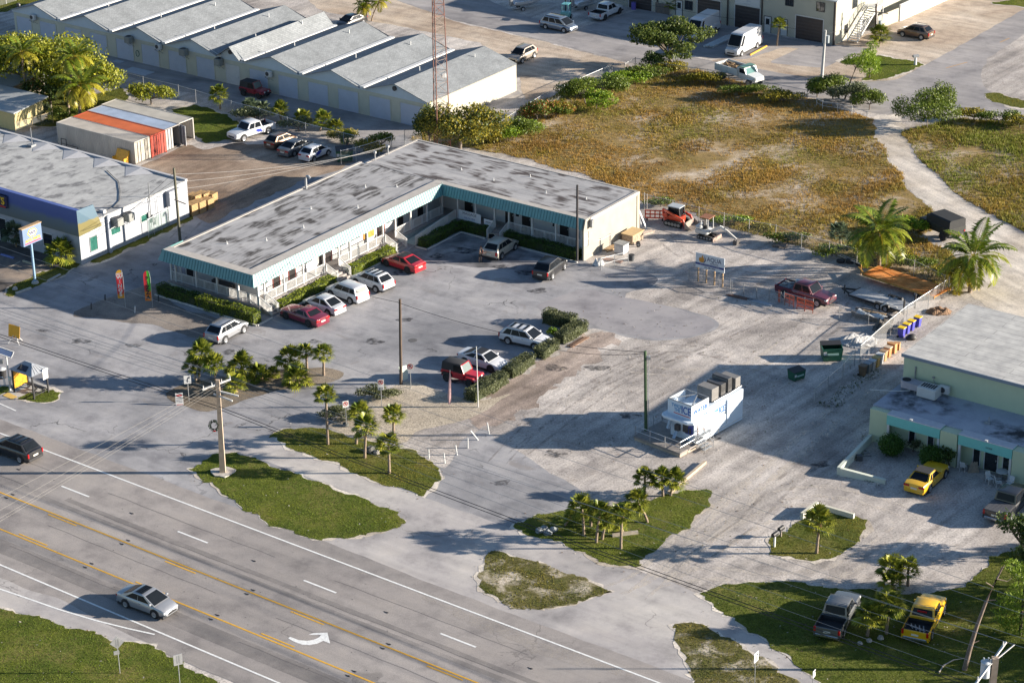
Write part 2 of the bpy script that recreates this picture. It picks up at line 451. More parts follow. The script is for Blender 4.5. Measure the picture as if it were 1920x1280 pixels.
# grass
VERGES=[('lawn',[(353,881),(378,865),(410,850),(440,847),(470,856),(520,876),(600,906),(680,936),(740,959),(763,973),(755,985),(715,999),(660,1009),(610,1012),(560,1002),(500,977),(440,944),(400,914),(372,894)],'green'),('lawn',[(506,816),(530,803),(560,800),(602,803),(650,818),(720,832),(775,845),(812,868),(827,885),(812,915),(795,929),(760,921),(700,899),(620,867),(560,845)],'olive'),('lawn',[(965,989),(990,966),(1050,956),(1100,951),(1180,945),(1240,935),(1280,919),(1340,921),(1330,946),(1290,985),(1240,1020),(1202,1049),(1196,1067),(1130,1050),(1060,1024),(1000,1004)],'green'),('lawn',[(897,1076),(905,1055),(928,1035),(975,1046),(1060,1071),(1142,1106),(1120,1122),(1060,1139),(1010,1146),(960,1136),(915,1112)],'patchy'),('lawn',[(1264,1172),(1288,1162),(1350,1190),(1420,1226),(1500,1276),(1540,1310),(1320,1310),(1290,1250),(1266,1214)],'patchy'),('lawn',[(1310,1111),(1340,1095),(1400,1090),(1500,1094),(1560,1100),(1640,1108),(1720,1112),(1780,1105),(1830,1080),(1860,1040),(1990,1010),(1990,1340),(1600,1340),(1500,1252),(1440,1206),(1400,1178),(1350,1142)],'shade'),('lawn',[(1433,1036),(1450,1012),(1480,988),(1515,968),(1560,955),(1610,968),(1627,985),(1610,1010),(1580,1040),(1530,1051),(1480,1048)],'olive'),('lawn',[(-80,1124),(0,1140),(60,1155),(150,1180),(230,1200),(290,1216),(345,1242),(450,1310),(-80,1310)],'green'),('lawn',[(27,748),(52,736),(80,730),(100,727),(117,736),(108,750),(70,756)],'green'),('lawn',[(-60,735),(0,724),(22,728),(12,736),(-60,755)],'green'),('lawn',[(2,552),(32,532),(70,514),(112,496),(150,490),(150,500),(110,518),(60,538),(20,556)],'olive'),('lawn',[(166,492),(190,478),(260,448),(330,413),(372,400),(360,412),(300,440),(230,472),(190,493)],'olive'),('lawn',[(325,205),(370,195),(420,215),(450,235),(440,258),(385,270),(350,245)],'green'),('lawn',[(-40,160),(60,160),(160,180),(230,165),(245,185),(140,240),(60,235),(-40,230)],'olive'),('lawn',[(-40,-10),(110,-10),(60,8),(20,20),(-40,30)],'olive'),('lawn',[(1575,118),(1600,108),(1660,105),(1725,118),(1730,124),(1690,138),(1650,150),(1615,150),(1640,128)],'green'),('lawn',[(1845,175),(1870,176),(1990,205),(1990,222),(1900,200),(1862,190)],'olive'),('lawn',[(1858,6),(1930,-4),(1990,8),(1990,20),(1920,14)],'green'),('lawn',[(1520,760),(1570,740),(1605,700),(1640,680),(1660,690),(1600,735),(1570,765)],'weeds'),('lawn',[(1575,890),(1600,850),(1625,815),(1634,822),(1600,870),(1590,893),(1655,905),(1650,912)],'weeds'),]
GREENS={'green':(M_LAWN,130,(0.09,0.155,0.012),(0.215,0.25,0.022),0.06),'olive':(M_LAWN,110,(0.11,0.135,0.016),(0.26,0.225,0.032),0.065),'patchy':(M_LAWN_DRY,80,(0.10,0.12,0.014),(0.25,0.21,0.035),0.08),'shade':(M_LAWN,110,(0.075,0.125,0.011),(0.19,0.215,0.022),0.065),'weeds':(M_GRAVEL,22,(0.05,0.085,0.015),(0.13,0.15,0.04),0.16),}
def snoise(P,s,seed=0):
 """cheap smooth noise over the plane, -1..1"""
 x,y=P[:,0]*s+seed*3.1,P[:,1]*s-seed*1.7
 return(np.sin(x*1.3+1.7*np.sin(y*0.8+seed))+np.sin(y*1.7+1.3*np.sin(x*1.1-seed))+0.6*np.sin(2.7*x-2.1*y+seed))/2.6
M_BLADE=leaf_mat('grass_blades',0.7,0.3)
def scatter(poly,dens):
 P=np.array(poly)
 x0,y0=P.min(0);x1,y1=P.max(0)
 n=int((x1-x0)*(y1-y0)*dens)
 Q=RNG.uniform((x0,y0),(x1,y1),(n,2))
 return Q[in_poly(Q,poly)]
def visible(Q,pad=40):
 d=np.zeros((len(Q),3));d[:,:2]=Q;d[:,2]=-CAMH
 z=d@np.array(FW);px=960+FPX*(d@np.array(RT))/z;py=640-FPX*(d@np.array(UP))/z
 return(px>-pad)&(px<1920+pad)&(py>-pad)&(py<1280+pad)
def tufts(Q,h,col,blades=3,spread=0.10,width=0.035):
 """tufts of bent blades standing on points Q; h and col are per tuft"""
 n=len(Q)
 Q=np.repeat(Q,blades,0);h=np.repeat(h,blades)*RNG.uniform(0.6,1.2,n*blades);col=np.repeat(col,blades,0)
 k=len(Q)
 b=Q+RNG.normal(0,spread*0.5,(k,2))
 a=RNG.uniform(0,2*pi,k);lean=RNG.uniform(0.1,0.9,k)
 d=np.stack([np.cos(a),np.sin(a)],1);sd_=np.stack([-np.sin(a),np.cos(a)],1)*width
 V=np.zeros((k,3,3))
 V[:,0,:2]=b-sd_;V[:,1,:2]=b+sd_;V[:,2,:2]=b+d*(h*lean)[:,None];V[:,2,2]=h
 V[:,:2,2]=0.0
 F=np.arange(k*3).reshape(-1,3)
 col=col*RNG.uniform(0.75,1.25,(k,1))
 return V.reshape(-1,3),F,col
GV,GF,GC=[],[],[]
zz=0.020
for nm,px,kind in VERGES:
 soil,dens,ca,cb,hh=GREENS[kind]
 P_=survey(px);cen=Vector((sum(p[0]for p in P_)/len(P_),sum(p[1]for p in P_)/len(P_)))
 rim=[]
 for p in P_:
  v=Vector(p)-cen;rim.append(tuple(Vector(p)+v.normalized()*random.uniform(-0.15,0.5)))
 if kind!='weeds':sheet('sandy_rim',rim,zz-0.002,M_SAND,0.55,0.5,raw=True)
 o,poly=sheet(nm,px,zz+0.002,soil,0.42,0.35)
 Q=scatter(poly,dens);Q=Q[visible(Q)]
 if not len(Q):continue
 t=np.clip(0.45+0.6*snoise(Q,0.45,3)+0.3*snoise(Q,1.6,7)+RNG.normal(0,0.22,len(Q)),0,1)[:,None]
 if kind=='patchy':
  keep=(snoise(Q,0.75,8)+RNG.normal(0,0.3,len(Q)))>-0.35;Q,t=Q[keep],t[keep]
 col=np.array(ca)*(1-t)+np.array(cb)*t
 V,F,cc=tufts(Q,RNG.uniform(0.6,1.3,len(Q))*hh,col,3,0.09,0.03)
 GV.append(V);GF.append(F+sum(len(v)for v in GV[:-1]));GC.append(cc)
g_=leaf_obj('grass',np.concatenate(GV),np.concatenate(GF),np.concatenate(GC),M_BLADE)
tag(g_,kind='stuff')
FIELD=[(772,262),(800,240),(870,235),(925,240),(985,205),(1062,168),(1182,132),(1220,122),(1300,128),(1400,158),(1510,182),(1570,205),(1640,222),(1640,252),(1662,290),(1688,330),(1712,364),(1742,392),(1775,420),(1720,445),(1780,470),(1800,500),(1770,548),(1700,522),(1600,492),(1490,458),(1400,436),(1300,402),(1206,376),(1100,330),(960,292)]
FIELD2=[(1690,244),(1740,236),(1800,222),(1880,226),(1990,246),(1990,455),(1930,442),(1880,414),(1830,385),(1790,358),(1740,315),(1704,272)]
FV,FF,FC=[],[],[]
for px,gshift in((FIELD,0.0),(FIELD2,0.35)):
 o,poly=sheet('field',px,0.014,M_FIELD,0.5)
 Q=scatter(poly,17);Q=Q[visible(Q)]
 bare=snoise(Q,0.16,2)+0.6*snoise(Q,0.55,5)+RNG.normal(0,0.25,len(Q))
 # distance from the worn middle of the field decides how thick the grass stands
 Q=Q[bare>-0.62-gshift]
 g=0.12+0.5*snoise(Q,0.11,9)+0.4*snoise(Q,0.4,4)+gshift+RNG.normal(0,0.18,len(Q))
 ctr=np.array(at(1330,300)[:2])
 edge=np.clip((np.linalg.norm((Q-ctr)/np.array([17,20]),axis=1)-0.95)*1.2,0,0.8)
 g=np.clip(g+edge*0.6,0,1)[:,None]
 gold,grn=np.array((0.41,0.25,0.05)),np.array((0.18,0.20,0.024))
 brown=np.array((0.27,0.15,0.038))
 bt=np.clip(0.5+0.6*snoise(Q,0.23,12)+RNG.normal(0,0.2,len(Q)),0,1)[:,None]
 col=(gold*bt+brown*(1-bt))*(1-g)+grn*g
 hgt=np.clip(0.17+0.14*snoise(Q,0.3,6)+0.12*edge+RNG.normal(0,0.05,len(Q)),0.06,0.6)
 V,F,cc=tufts(Q,hgt,col,4,0.25,0.04)
 FV.append(V);FF.append(F+sum(len(v)for v in FV[:-1]));FC.append(cc)
g_=leaf_obj('dry_grass',np.concatenate(FV),np.concatenate(FF),np.concatenate(FC),M_BLADE)
tag(g_,kind='stuff')
# ------------------------------------------------------------------ road markings
Z1=0.022
n_far,n_y1,n_y2,n_near=(rn(71.9,840)+rn(1080,1219.8))/2,(rn(0,923.6)+rn(898.4,1280))/2,(rn(0,991.6)+rn(702,1280))/2,(LWN+LWN2)/2
def marking(name,mb,mat):
 return tag(mb.build(name,mat),kind='structure')
mb=MB();strip(mb,-80,110,n_far,0.16,Z1);marking('edge_line',mb,M_WHITE_LINE)
mb=MB();strip(mb,-80,110,n_near,0.16,Z1);marking('edge_line',mb,M_WHITE_LINE)
dash=[rs(115,911),rs(335.2,997.9),rs(569.4,1088.4),rs(825.9,1187.1)]
stp=(dash[-1]-dash[0])/3
mb=MB()
for k in range(-3,8):strip(mb,dash[0]+k*stp,dash[0]+k*stp+3.2,0.0,0.17,Z1)
marking('lane_dashes',mb,M_WHITE_LINE)
for nn,side,px in((n_y1,-1,[(92,963),(309,1052),(545,1146),(800,1248)]),(n_y2,1,[(35,1001),(253,1091),(489,1187)])):
 mb=MB();strip(mb,-80,110,nn,0.15,Z1)
 for x,y in px:strip(mb,rs(x,y),rs(x,y)+3.2,nn+side*0.32,0.14,Z1)
 marking('centre_line',mb,M_YELLOW_LINE)
mb=MB()
a,b=at(0,1103),at(303,1188)
pts=[at(*p)for p in((-60,1086),(0,1104),(50,1121),(110,1142),(180,1163),(240,1178),(290,1189))]
for p,q in zip(pts,pts[1:]):
 nv=Vector((-(q-p).y,(q-p).x,0)).normalized()*0.08
 up=Vector((0,0,Z1+0.004))
 mb.quad(p-nv+up,q-nv+up,q+nv+up,p+nv+up)
marking('taper_line',mb,M_WHITE_LINE)
mb=MB();
for p,q in(((-20,748),(30,770)),):
 p,q=at(*p),at(*q);nv=Vector((-(q-p).y,(q-p).x,0)).normalized()*0.07;up=Vector((0,0,0.016))
 mb.quad(p-nv+up,q-nv+up,q+nv+up,p+nv+up)
marking('lane_dashes',mb,M_WHITE_LINE)
# turn arrow in the middle lane
arrow=[(540,1196),(544,1193.5),(560,1199.5),(576,1201),(588,1199),(598,1194.5),(602,1190),(578,1189.5),(588,1186.5),(614,1185.5),(619,1206),(606,1201),(594,1206.5),(580,1209),(566,1208),(552,1203)]
sheet('turn_arrow',arrow,Z1,M_WHITE_LINE,0.0)
# raised pavement markers in pairs, and stray dots
mb=MB()
M_BLACK=flat('black_rubber',(0.02,0.02,0.022),0.8,var=0.2)
for nn,st in((n_y1,(21,930)),(n_y2,(170,1059)),(0.0,(248,963))):
 s0=rs(*st)
 for k in range(-4,9):
  for dn in((0.35,-0.35)if nn else(0.0,)):
   c=road(s0+k*stp,nn+dn,Z1)
   mb.M=Matrix.Translation(c)@Matrix.Rotation(math.atan2(RU.y,RU.x),4,'Z')
   mb.box(-0.10,0.10,-0.05,0.05,0.001,0.025)
   mb.box(-0.32,-0.14,-0.04,0.04,0.001,0.003)
mb.M=Matrix()
for k in range(70):
 c=road(RNG.uniform(-10,60),RNG.uniform(-9.5,3.2),Z1)
 mb.cyl(c.x,c.y,Z1,Z1+0.003,RNG.uniform(0.02,0.05),6)
marking('road_studs',mb,M_BLACK)
# sealed joints along the lane edges
mb=MB()
for nn in(1.35,-1.6,-5.2,-9.2):
 prev=None
 for k in range(-40,110,2):
  c=road(k,nn+0.04*math.sin(k*1.3)+0.03*math.sin(k*0.37),0.0185)
  if prev is not None and(k//6)%4:
   mb.quad(prev-RN*0.012,c-RN*0.012,c+RN*0.012,prev+RN*0.012)
  prev=c
marking('pavement_joints',mb,flat('joint_sealant',(0.05,0.045,0.045),0.8))
# side street centre dashes and yard markings
mb=MB()
for p,q in(((1774,128),(1814,117)),((1875,80),(1893,72))):
 p,q=at(*p),at(*q);nv=Vector((-(q-p).y,(q-p).x,0)).normalized()*0.09;up=Vector((0,0,0.018))
 mb.quad(p-nv+up,q-nv+up,q+nv+up,p+nv+up)
marking('street_dashes',mb,flat('worn_yellow_paint',(0.42,0.26,0.12),0.8))
mb=MB()
for p,q in(((505,598),(545,612)),((60,505),(82,495)),((20,500),(38,490)),((96,497),(120,486))):
 p,q=at(*p),at(*q);nv=Vector((-(q-p).y,(q-p).x,0)).normalized()*0.05;up=Vector((0,0,0.014))
 mb.quad(p-nv+up,q-nv+up,q+nv+up,p+nv+up)
marking('bay_lines',mb,flat('faded_bay_paint',(0.45,0.42,0.33),0.8))
# ------------------------------------------------------------------ wear: tyre tracks, oil spots, litter
def wear_mat(name,col,amt,scale=0.8,lo=0.42,hi=0.6):
 """a stain that lies on the ground in ragged patches"""
 m,n,l,b=new_mat(name)
 b.inputs['Base Color'].default_value=(*col,1);b.inputs['Roughness'].default_value=0.95;b.inputs['Specular IOR Level'].default_value=0.1
 t=n.new('ShaderNodeBsdfTransparent');mx=n.new('ShaderNodeMixShader')
 l.new(step(n,l,noise_fac(n,l,scale,6,0.7),lo,hi,0.0,amt),mx.inputs[0])
 l.new(t.outputs[0],mx.inputs[1]);l.new(b.outputs[0],mx.inputs[2]);l.new(mx.outputs[0],n['Material Output'].inputs[0])
 return m
def smooth_path(P,k=8):
 out_=[]
 for i in range(len(P)-1):
  a,b_,c,d=P[max(0,i-1)],P[i],P[i+1],P[min(len(P)-1,i+2)]
  for j in range(k):
   t=j/k
   out_.append(0.5*((2*b_)+(c-a)*t+(2*a-5*b_+4*c-d)*t*t+(3*b_-a-3*c+d)*t**3))
 return out_+[P[-1]]
def tracks(px,mat,z,wd=0.28,gauge=1.55,n_=2,name='tyre_tracks'):
 P=smooth_path([at(*p)for p in px]);mb=MB();up=Vector((0,0,z))
 for side in([-gauge/2,gauge/2]if n_==2 else[0]):
  prev=None
  for i,p in enumerate(P):
   d=(P[min(i+1,len(P)-1)]-P[max(i-1,0)]).normalized();nv=Vector((-d.y,d.x,0))
   e=math.sin(pi*min(1,max(0,i/(len(P)-1))))**0.4*wd*(1+0.3*math.sin(i*1.7))
   a,b_=p+nv*(side-e/2)+up,p+nv*(side+e/2)+up
   if prev:mb.quad(prev[0],a,b_,prev[1])
   prev=(a,b_)
 tag(mb.build(name,mat),kind='structure')
W_PALE=wear_mat('pale_tyre_dust',(0.62,0.56,0.49),0.6);W_DARK=wear_mat('dark_tyre_rut',(0.23,0.205,0.19),0.36);W_RUBBER=wear_mat('tyre_rubber_stain',(0.16,0.155,0.155),0.33,0.25,0.25,0.6);W_OIL=wear_mat('oil_stain',(0.05,0.05,0.055),0.7,1.6,0.4,0.6)
zt_=0.0135
for k,px in enumerate([[(1650,690),(1570,770),(1480,850),(1385,930),(1290,1005),(1215,1075),(1130,1115)],[(1625,720),(1545,800),(1440,890),(1350,975),(1260,1060),(1190,1120)],[(1700,985),(1640,1030),(1560,1072),(1450,1085),(1330,1075),(1230,1090)],[(1560,960),(1480,955),(1400,985),(1320,1040),(1240,1085)],[(1480,640),(1400,690),(1290,700),(1180,690)],[(1700,960),(1620,935),(1540,920),(1450,930)]]):
 tracks(px,W_PALE,zt_+0.0006*k,0.55)
for k,px in enumerate([[(1420,600),(1300,650),(1170,705),(1050,790),(960,860)],[(1380,640),(1250,670),(1120,720),(1000,800),(930,870)],[(1500,520),(1380,500),(1290,480),(1240,440)],[(1460,700),(1330,660),(1220,655),(1120,690)],[(1560,840),(1480,900),(1400,980),(1300,1050)],[(470,330),(420,360),(380,400),(330,450)],[(560,310),(480,345),(420,390)],[(1640,540),(1560,610),(1500,660)]]):
 tracks(px,W_DARK,zt_+0.0045+0.0006*k,0.32)
for k,(a,s0,s1)in enumerate(((-1.35,2,75),(-2.25,0,80),(-9.6,-20,60))):
 mb=MB();strip(mb,s0,s1,a,0.5 if k<2 else 1.6,0.0172+0.0001*k)
 tag(mb.build('tyre_wear',W_RUBBER),kind='structure')
sheet('gravel_spill',[(560,1022),(700,1075),(860,1142),(1010,1202),(1200,1262),(1180,1272),(1000,1222),(900,1178),(780,1112),(640,1056)],0.0178,wear_mat('loose_shoulder_stones',(0.44,0.40,0.36),0.5,1.5,0.4,0.62),0.4)
rs_=np.random.default_rng(31)
spots=[(560,600,.5),(600,575,.5),(640,556,.45),(690,535,.5),(745,512,.5),(940,500,.5),(1010,500,.6),(985,512,.7),(870,470,.8),(820,480,.6),(910,695,.5),(990,640,.5),(860,715,.5),(250,648,.5),(150,640,.6),(700,640,.6),(430,660,.5),(1010,545,.6),(760,600,.5),(1120,690,.7),(1180,780,.6),(1040,850,.6),(1330,820,.6),(1540,870,.5),(940,905,.5),(80,620,.4),(640,500,.4),(1040,690,.7),(590,640,.4)]
for k,(x,y,r)in enumerate(spots):
 c=at(x,y);mb=MB();q=[(c.x+r*1.5*cos(a)*(1+.3*sin(3*a+k)),c.y+r*sin(a)*(1+.25*cos(2*a+k)),0.0195)for a in np.linspace(0,2*pi,18,endpoint=False)]
 mb.quad(*q);tag(mb.build('oil_stain',W_OIL),kind='structure')
 # dry leaves, pebbles and scraps lying about
N_=9000
Q=np.stack([rs_.uniform(-40,48,N_),rs_.uniform(135,270,N_)],1)
Q=Q[visible(Q)]
near=np.zeros(len(Q),bool)
for nm,px,kind in VERGES[:8]+VERGES[10:12]:
 P_=survey(px);cx_,cy_=np.mean([p[0]for p in P_]),np.mean([p[1]for p in P_])
 big=[(cx_+(p[0]-cx_)*1.18,cy_+(p[1]-cy_)*1.18)for p in P_]
 near|=in_poly(Q,big)
grv=in_poly(Q,survey([(1100,500),(1300,520),(1790,560),(1640,800),(1560,1000),(1220,1080),(1350,900),(1050,850),(900,830),(1000,720)]))
Q=Q[(near|grv)&~in_poly(Q,[tuple(p[:2])for p in HW])]
k_=len(Q);a_=rs_.uniform(0,2*pi,k_);sz_=rs_.uniform(.03,.11,k_)
V_=np.zeros((k_,4,3))
for j in range(4):
 V_[:,j,0]=Q[:,0]+np.cos(a_+j*pi/2)*sz_*(1.0 if j%2 else .6);V_[:,j,1]=Q[:,1]+np.sin(a_+j*pi/2)*sz_*(1.0 if j%2 else .6);V_[:,j,2]=0.03+(j==1)*rs_.uniform(0,.06,k_)
pick=rs_.random((k_,1));col_=np.where(pick<.45,np.array((.16,.10,.06)),np.where(pick<.8,np.array((.52,.47,.41)),np.array((.10,.11,.05))))*rs_.uniform(.6,1.2,(k_,1))
tag(leaf_obj('litter',V_.reshape(-1,3),np.arange(k_*4).reshape(-1,4),col_,M_BLADE),kind='stuff')
# ------------------------------------------------------------------ building materials
def roof_mat(name,base,light,stain,stretch,thr=(0.60,0.68),amt=0.85,rot=0.0,scale=0.6):
 m,n,l,b=new_mat(name)
 b.inputs['Roughness'].default_value=0.9
 b.inputs['Specular IOR Level'].default_value=0.2
 c=ramp(n,l,noise_fac(n,l,scale,6,0.6,stretch=stretch,rot=rot),[(0.35,base),(0.65,light)])
 g=noise_fac(n,l,scale*0.55,2,0.5,offset=(11,5,0))
 s1=step(n,l,noise_fac(n,l,scale*1.25,5,0.62,stretch=stretch,rot=rot,offset=(3,9,0)),thr[0]-0.08,thr[1],0.0,1.0)
 s2=step(n,l,g,0.44,0.56)
 mu=n.new('ShaderNodeMath');mu.operation='MULTIPLY'
 l.new(s1,mu.inputs[0]);l.new(s2,mu.inputs[1])
 m2=n.new('ShaderNodeMath');m2.operation='MULTIPLY';m2.inputs[1].default_value=amt
 l.new(mu.outputs[0],m2.inputs[0])
 c=mixc(n,l,m2.outputs[0],c,stain)
 soft=step(n,l,noise_fac(n,l,scale*2.5,4,0.6,stretch=stretch,rot=rot,offset=(50,9,0)),0.5,0.75,0,0.35)
 c=mixc(n,l,soft,c,tuple(x*0.55 for x in base))
 fine=ramp(n,l,noise_fac(n,l,14,4,0.7),[(0.3,(0.86,)*3),(0.7,(1.1,)*3)])
 c=mixc(n,l,None,c,fine,'MULTIPLY',1.0)
 l.new(c,b.inputs['Base Color'])
 return m
M_ROOF_Y=roof_mat('weathered_membrane_along',(0.29,0.287,0.29),(0.40,0.39,0.385),(0.055,0.05,0.048),(1.9,0.30,1),thr=(0.50,0.57),amt=0.96,scale=0.8)
M_ROOF_X=roof_mat('weathered_membrane_across',(0.29,0.287,0.29),(0.40,0.39,0.385),(0.06,0.048,0.046),(0.30,1.9,1),thr=(0.505,0.575),amt=0.96,scale=0.8)
M_TRIM_ROOF=flat('pale_roof_border',(0.40,0.37,0.335),0.9,var=0.15,scale=2)
M_AQUA=flat('aqua_standing_seam',(0.125,0.29,0.295),0.45,var=0.10,scale=1.2,spec=0.4)
M_AQUA_DK=flat('aqua_seam_rib',(0.06,0.17,0.18),0.5,var=0.1)
M_WHITEWALL=flat('white_siding',(0.47,0.47,0.47),0.7,var=0.06,scale=2,streak=(1,1,4))
M_CREAMWALL=flat('cream_stucco',(0.33,0.305,0.25),0.85,var=0.10,scale=1.0,bump=0.2)
M_WHITE=flat('white_paint',(0.54,0.54,0.53),0.5,var=0.06)
M_FLOOR=flat('porch_floor',(0.30,0.27,0.25),0.8,var=0.2)
M_GLASS=flat('dark_window_glass',(0.018,0.022,0.026),0.08,var=0.3,scale=0.6,spec=0.8)
M_DOOR=flat('dark_door',(0.025,0.022,0.022),0.35,var=0.3)
M_REDFRAME=flat('red_frame',(0.22,0.05,0.04),0.5)
M_METAL=flat('galvanised_metal',(0.42,0.43,0.44),0.45,metal=0.6,var=0.15)
M_STEEL=flat('grey_steel',(0.28,0.29,0.30),0.5,metal=0.5,var=0.2)
M_DARKMETAL=flat('dark_metal',(0.05,0.05,0.055),0.5,var=0.2)
M_WOOD=flat('raw_timber',(0.36,0.24,0.13),0.8,var=0.25,scale=4)
M_OLDWOOD=flat('weathered_timber',(0.20,0.165,0.14),0.9,var=0.3,scale=3,streak=(4,4,0.5))
M_POLEWOOD=flat('pole_timber',(0.105,0.075,0.055),0.9,var=0.35,scale=4,streak=(3,3,0.4))
M_POLEDARK=flat('pole_dark_timber',(0.05,0.045,0.045),0.9,var=0.3,scale=4,streak=(3,3,0.4))
M_POLEGREEN=flat('pole_green_timber',(0.055,0.10,0.045),0.85,var=0.35,scale=3,streak=(3,3,0.3))
def railing(root,runs,mat=M_WHITE,h=0.95,z=0.75,gap=0.16,name='railing',post=True):
 """a run of baluster railing from p to q (local x, y, optional z)"""
 for run in runs:
  mb=MB()
  for p,q in zip(run,run[1:]):
   p=Vector((p[0],p[1],p[2]if len(p)>2 else z));q=Vector((q[0],q[1],q[2]if len(q)>2 else z))
   up=Vector((0,0,h))
   mb.bar(p+up,q+up,0.07,0.07)
   mb.bar(p+Vector((0,0,0.12)),q+Vector((0,0,0.12)),0.05,0.05)
   k=max(1,int((q-p).length/gap))
   for i in range(k+1):
    c=p.lerp(q,i/k)
    wd=0.045 if i%9 else 0.085
    mb.bar(c+Vector((0,0,0.02)),c+up,wd,wd)
  mb.build(name,mat,root)
def window(root,axis,c,u0,u1,z0,z1,out,frame=M_WHITE,glass=M_GLASS,name='window',fr=0.07,mull=0):
 """framed window in a wall: axis 'x' lies in plane y=c, axis 'y' lies in plane x=c; out is +-1, the outward side"""
 def B(mb,a0,a1,b0,b1,d0,d1):
  lo,hi=sorted((c+out*d0,c+out*d1))
  if axis=='x':mb.box(a0,a1,lo,hi,b0,b1)
  else:mb.box(lo,hi,a0,a1,b0,b1)
 mb=MB()
 B(mb,u0-fr,u1+fr,z1,z1+fr,-0.02,0.05);B(mb,u0-fr,u1+fr,z0-fr,z0,-0.02,0.07)
 B(mb,u0-fr,u0,z0,z1,-0.02,0.05);B(mb,u1,u1+fr,z0,z1,-0.02,0.05)
 for k in range(mull):
  uu=u0+(u1-u0)*(k+1)/(mull+1)
  B(mb,uu-0.025,uu+0.025,z0,z1,-0.02,0.04)
 f=mb.build(name,frame,root)
 mb=MB();B(mb,u0,u1,z0,z1,-0.03,0.02)
 mb.build('pane',glass,f)
 return f
def door(root,axis,c,u0,u1,z0,z1,out,mat=M_DOOR,frame=M_WHITE,name='door',lites=None):
 def B(mb,a0,a1,b0,b1,d0,d1):
  lo,hi=sorted((c+out*d0,c+out*d1))
  if axis=='x':mb.box(a0,a1,lo,hi,b0,b1)
  else:mb.box(lo,hi,a0,a1,b0,b1)
 mb=MB();B(mb,u0,u1,z0,z1,-0.02,0.02)
 d=mb.build(name,mat,root)
 mb=MB();fr=0.08
 B(mb,u0-fr,u0,z0,z1+fr,-0.03,0.05);B(mb,u1,u1+fr,z0,z1+fr,-0.03,0.05);B(mb,u0,u1,z1,z1+fr,-0.03,0.05)
 mb.build('door_frame',frame,d)
 if lites:
  mb=MB();B(mb,u0+(u1-u0)*0.22,u1-(u1-u0)*0.22,z0+(z1-z0)*0.5,z1-(z1-z0)*0.12,0.015,0.03)
  mb.build('pane',M_GLASS,d)
 mb=MB();B(mb,u1-0.14,u1-0.08,z0+0.95,z0+1.1,0.02,0.08)
 mb.build('handle',M_METAL,d)
 return d
def roll_door(root,axis,c,u0,u1,z1,out,mat,name='roll_up_door',z0=0.0,frame=None,slat=0.12):
 """corrugated roll-up door"""
 mb=MB();k=int((z1-z0)/slat)
 def P(u,z,d):return(u,c+out*d,z)if axis=='x' else(c+out*d,u,z)
 for i in range(k):
  a,b_=z0+(z1-z0)*i/k,z0+(z1-z0)*(i+1)/k
  mb.quad(P(u0,a,0.012),P(u1,a,0.012),P(u1,a+(b_-a)*0.7,0.03),P(u0,a+(b_-a)*0.7,0.03))
  mb.quad(P(u0,a+(b_-a)*0.7,0.03),P(u1,a+(b_-a)*0.7,0.03),P(u1,b_,0.012),P(u0,b_,0.012))
 d=mb.build(name,mat,root)
 if frame:
  mb=MB()
  for a,b_,zz0,zz1 in((u0-0.1,u0,z0,z1+0.1),(u1,u1+0.1,z0,z1+0.1),(u0,u1,z1,z1+0.1)):
   lo,hi=sorted((c-out*0.02,c+out*0.05))
   if axis=='x':mb.box(a,b_,lo,hi,zz0,zz1)
   else:mb.box(lo,hi,a,b_,zz0,zz1)
  mb.build('door_frame',frame,d)
 return d
 # ------------------------------------------------------------------ the L-shaped shopping strip
ML=Vector((-24.14,200.16,0))
def mall(x,y,z=0.0):return ML+GX*x+GY*y+Vector((0,0,z))
strip_b=thing('strip_mall','long L-shaped white shopping strip with flat stained roof, aqua metal mansard and railed porch','building',ML,TH)
mb=MB()
mb.box(-11.2,-1.9,2.5,31.0,0,4.05)
mb.box(-10.4,17.6,31.2,38.7,0,4.05)
mb.box(-1.9,-1.6,31.0,31.2,0,4.0)
mb.build('wall',M_WHITEWALL,strip_b)
mb=MB()
mb.box(17.6,17.85,29.6,38.75,0,4.2)
mb.box(17.62,17.92,38.35,38.8,0,4.0)
mb.quad((17.86,28.75,3.2),(17.86,29.6,3.2),(17.86,29.6,4.25),(17.86,29.1,4.25));mb.quad((17.7,28.75,3.2),(17.7,29.6,3.2),(17.7,29.6,4.25),(17.7,29.1,4.25))
mb.quad((17.7,28.75,3.2),(17.86,28.75,3.2),(17.86,29.1,4.25),(17.7,29.1,4.25))
mb.box(17.66,17.86,28.75,29.6,0,1.35)
mb.box(17.66,17.86,28.75,28.87,1.35,3.2);mb.box(17.66,17.86,28.87,29.6,2.9,3.2)
mb.build('end_wall',M_CREAMWALL,strip_b)
mb=MB();mb.box(17.72,17.8,28.87,29.6,1.35,2.9);e=mb.build('screen',flat('screen_panel',(0.26,0.29,0.32),0.6,var=0.2),strip_b)
mb=MB();mb.box(17.70,17.83,28.87,29.6,2.08,2.16);mb.build('screen_rail',M_WHITE,e)
mb=MB()
mb.box(-11.9,-0.1,0.7,2.5,0.55,0.75);mb.box(-1.9,-0.1,2.5,29.4,0.55,0.75);mb.box(-1.9,17.6,29.4,31.2,0.55,0.75)
mb.mat(1).box(-11.8,-0.25,0.85,2.5,0,0.55);mb.box(-1.9,-0.25,2.5,29.55,0,0.55);mb.box(-1.9,17.6,29.55,31.2,0,0.55)
mb.build('porch_floor',[M_FLOOR,flat('porch_skirt',(0.40,0.46,0.42),0.8,var=0.15)],strip_b)
mb=MB();mb.box(-11.2,-1.2,1.0,29.9,4.05,4.14);mb.build('roof',M_ROOF_Y,strip_b)
mb=MB();mb.box(-10.5,17.55,29.9,38.6,4.05,4.16);mb.build('roof',M_ROOF_X,strip_b)
mb=MB()
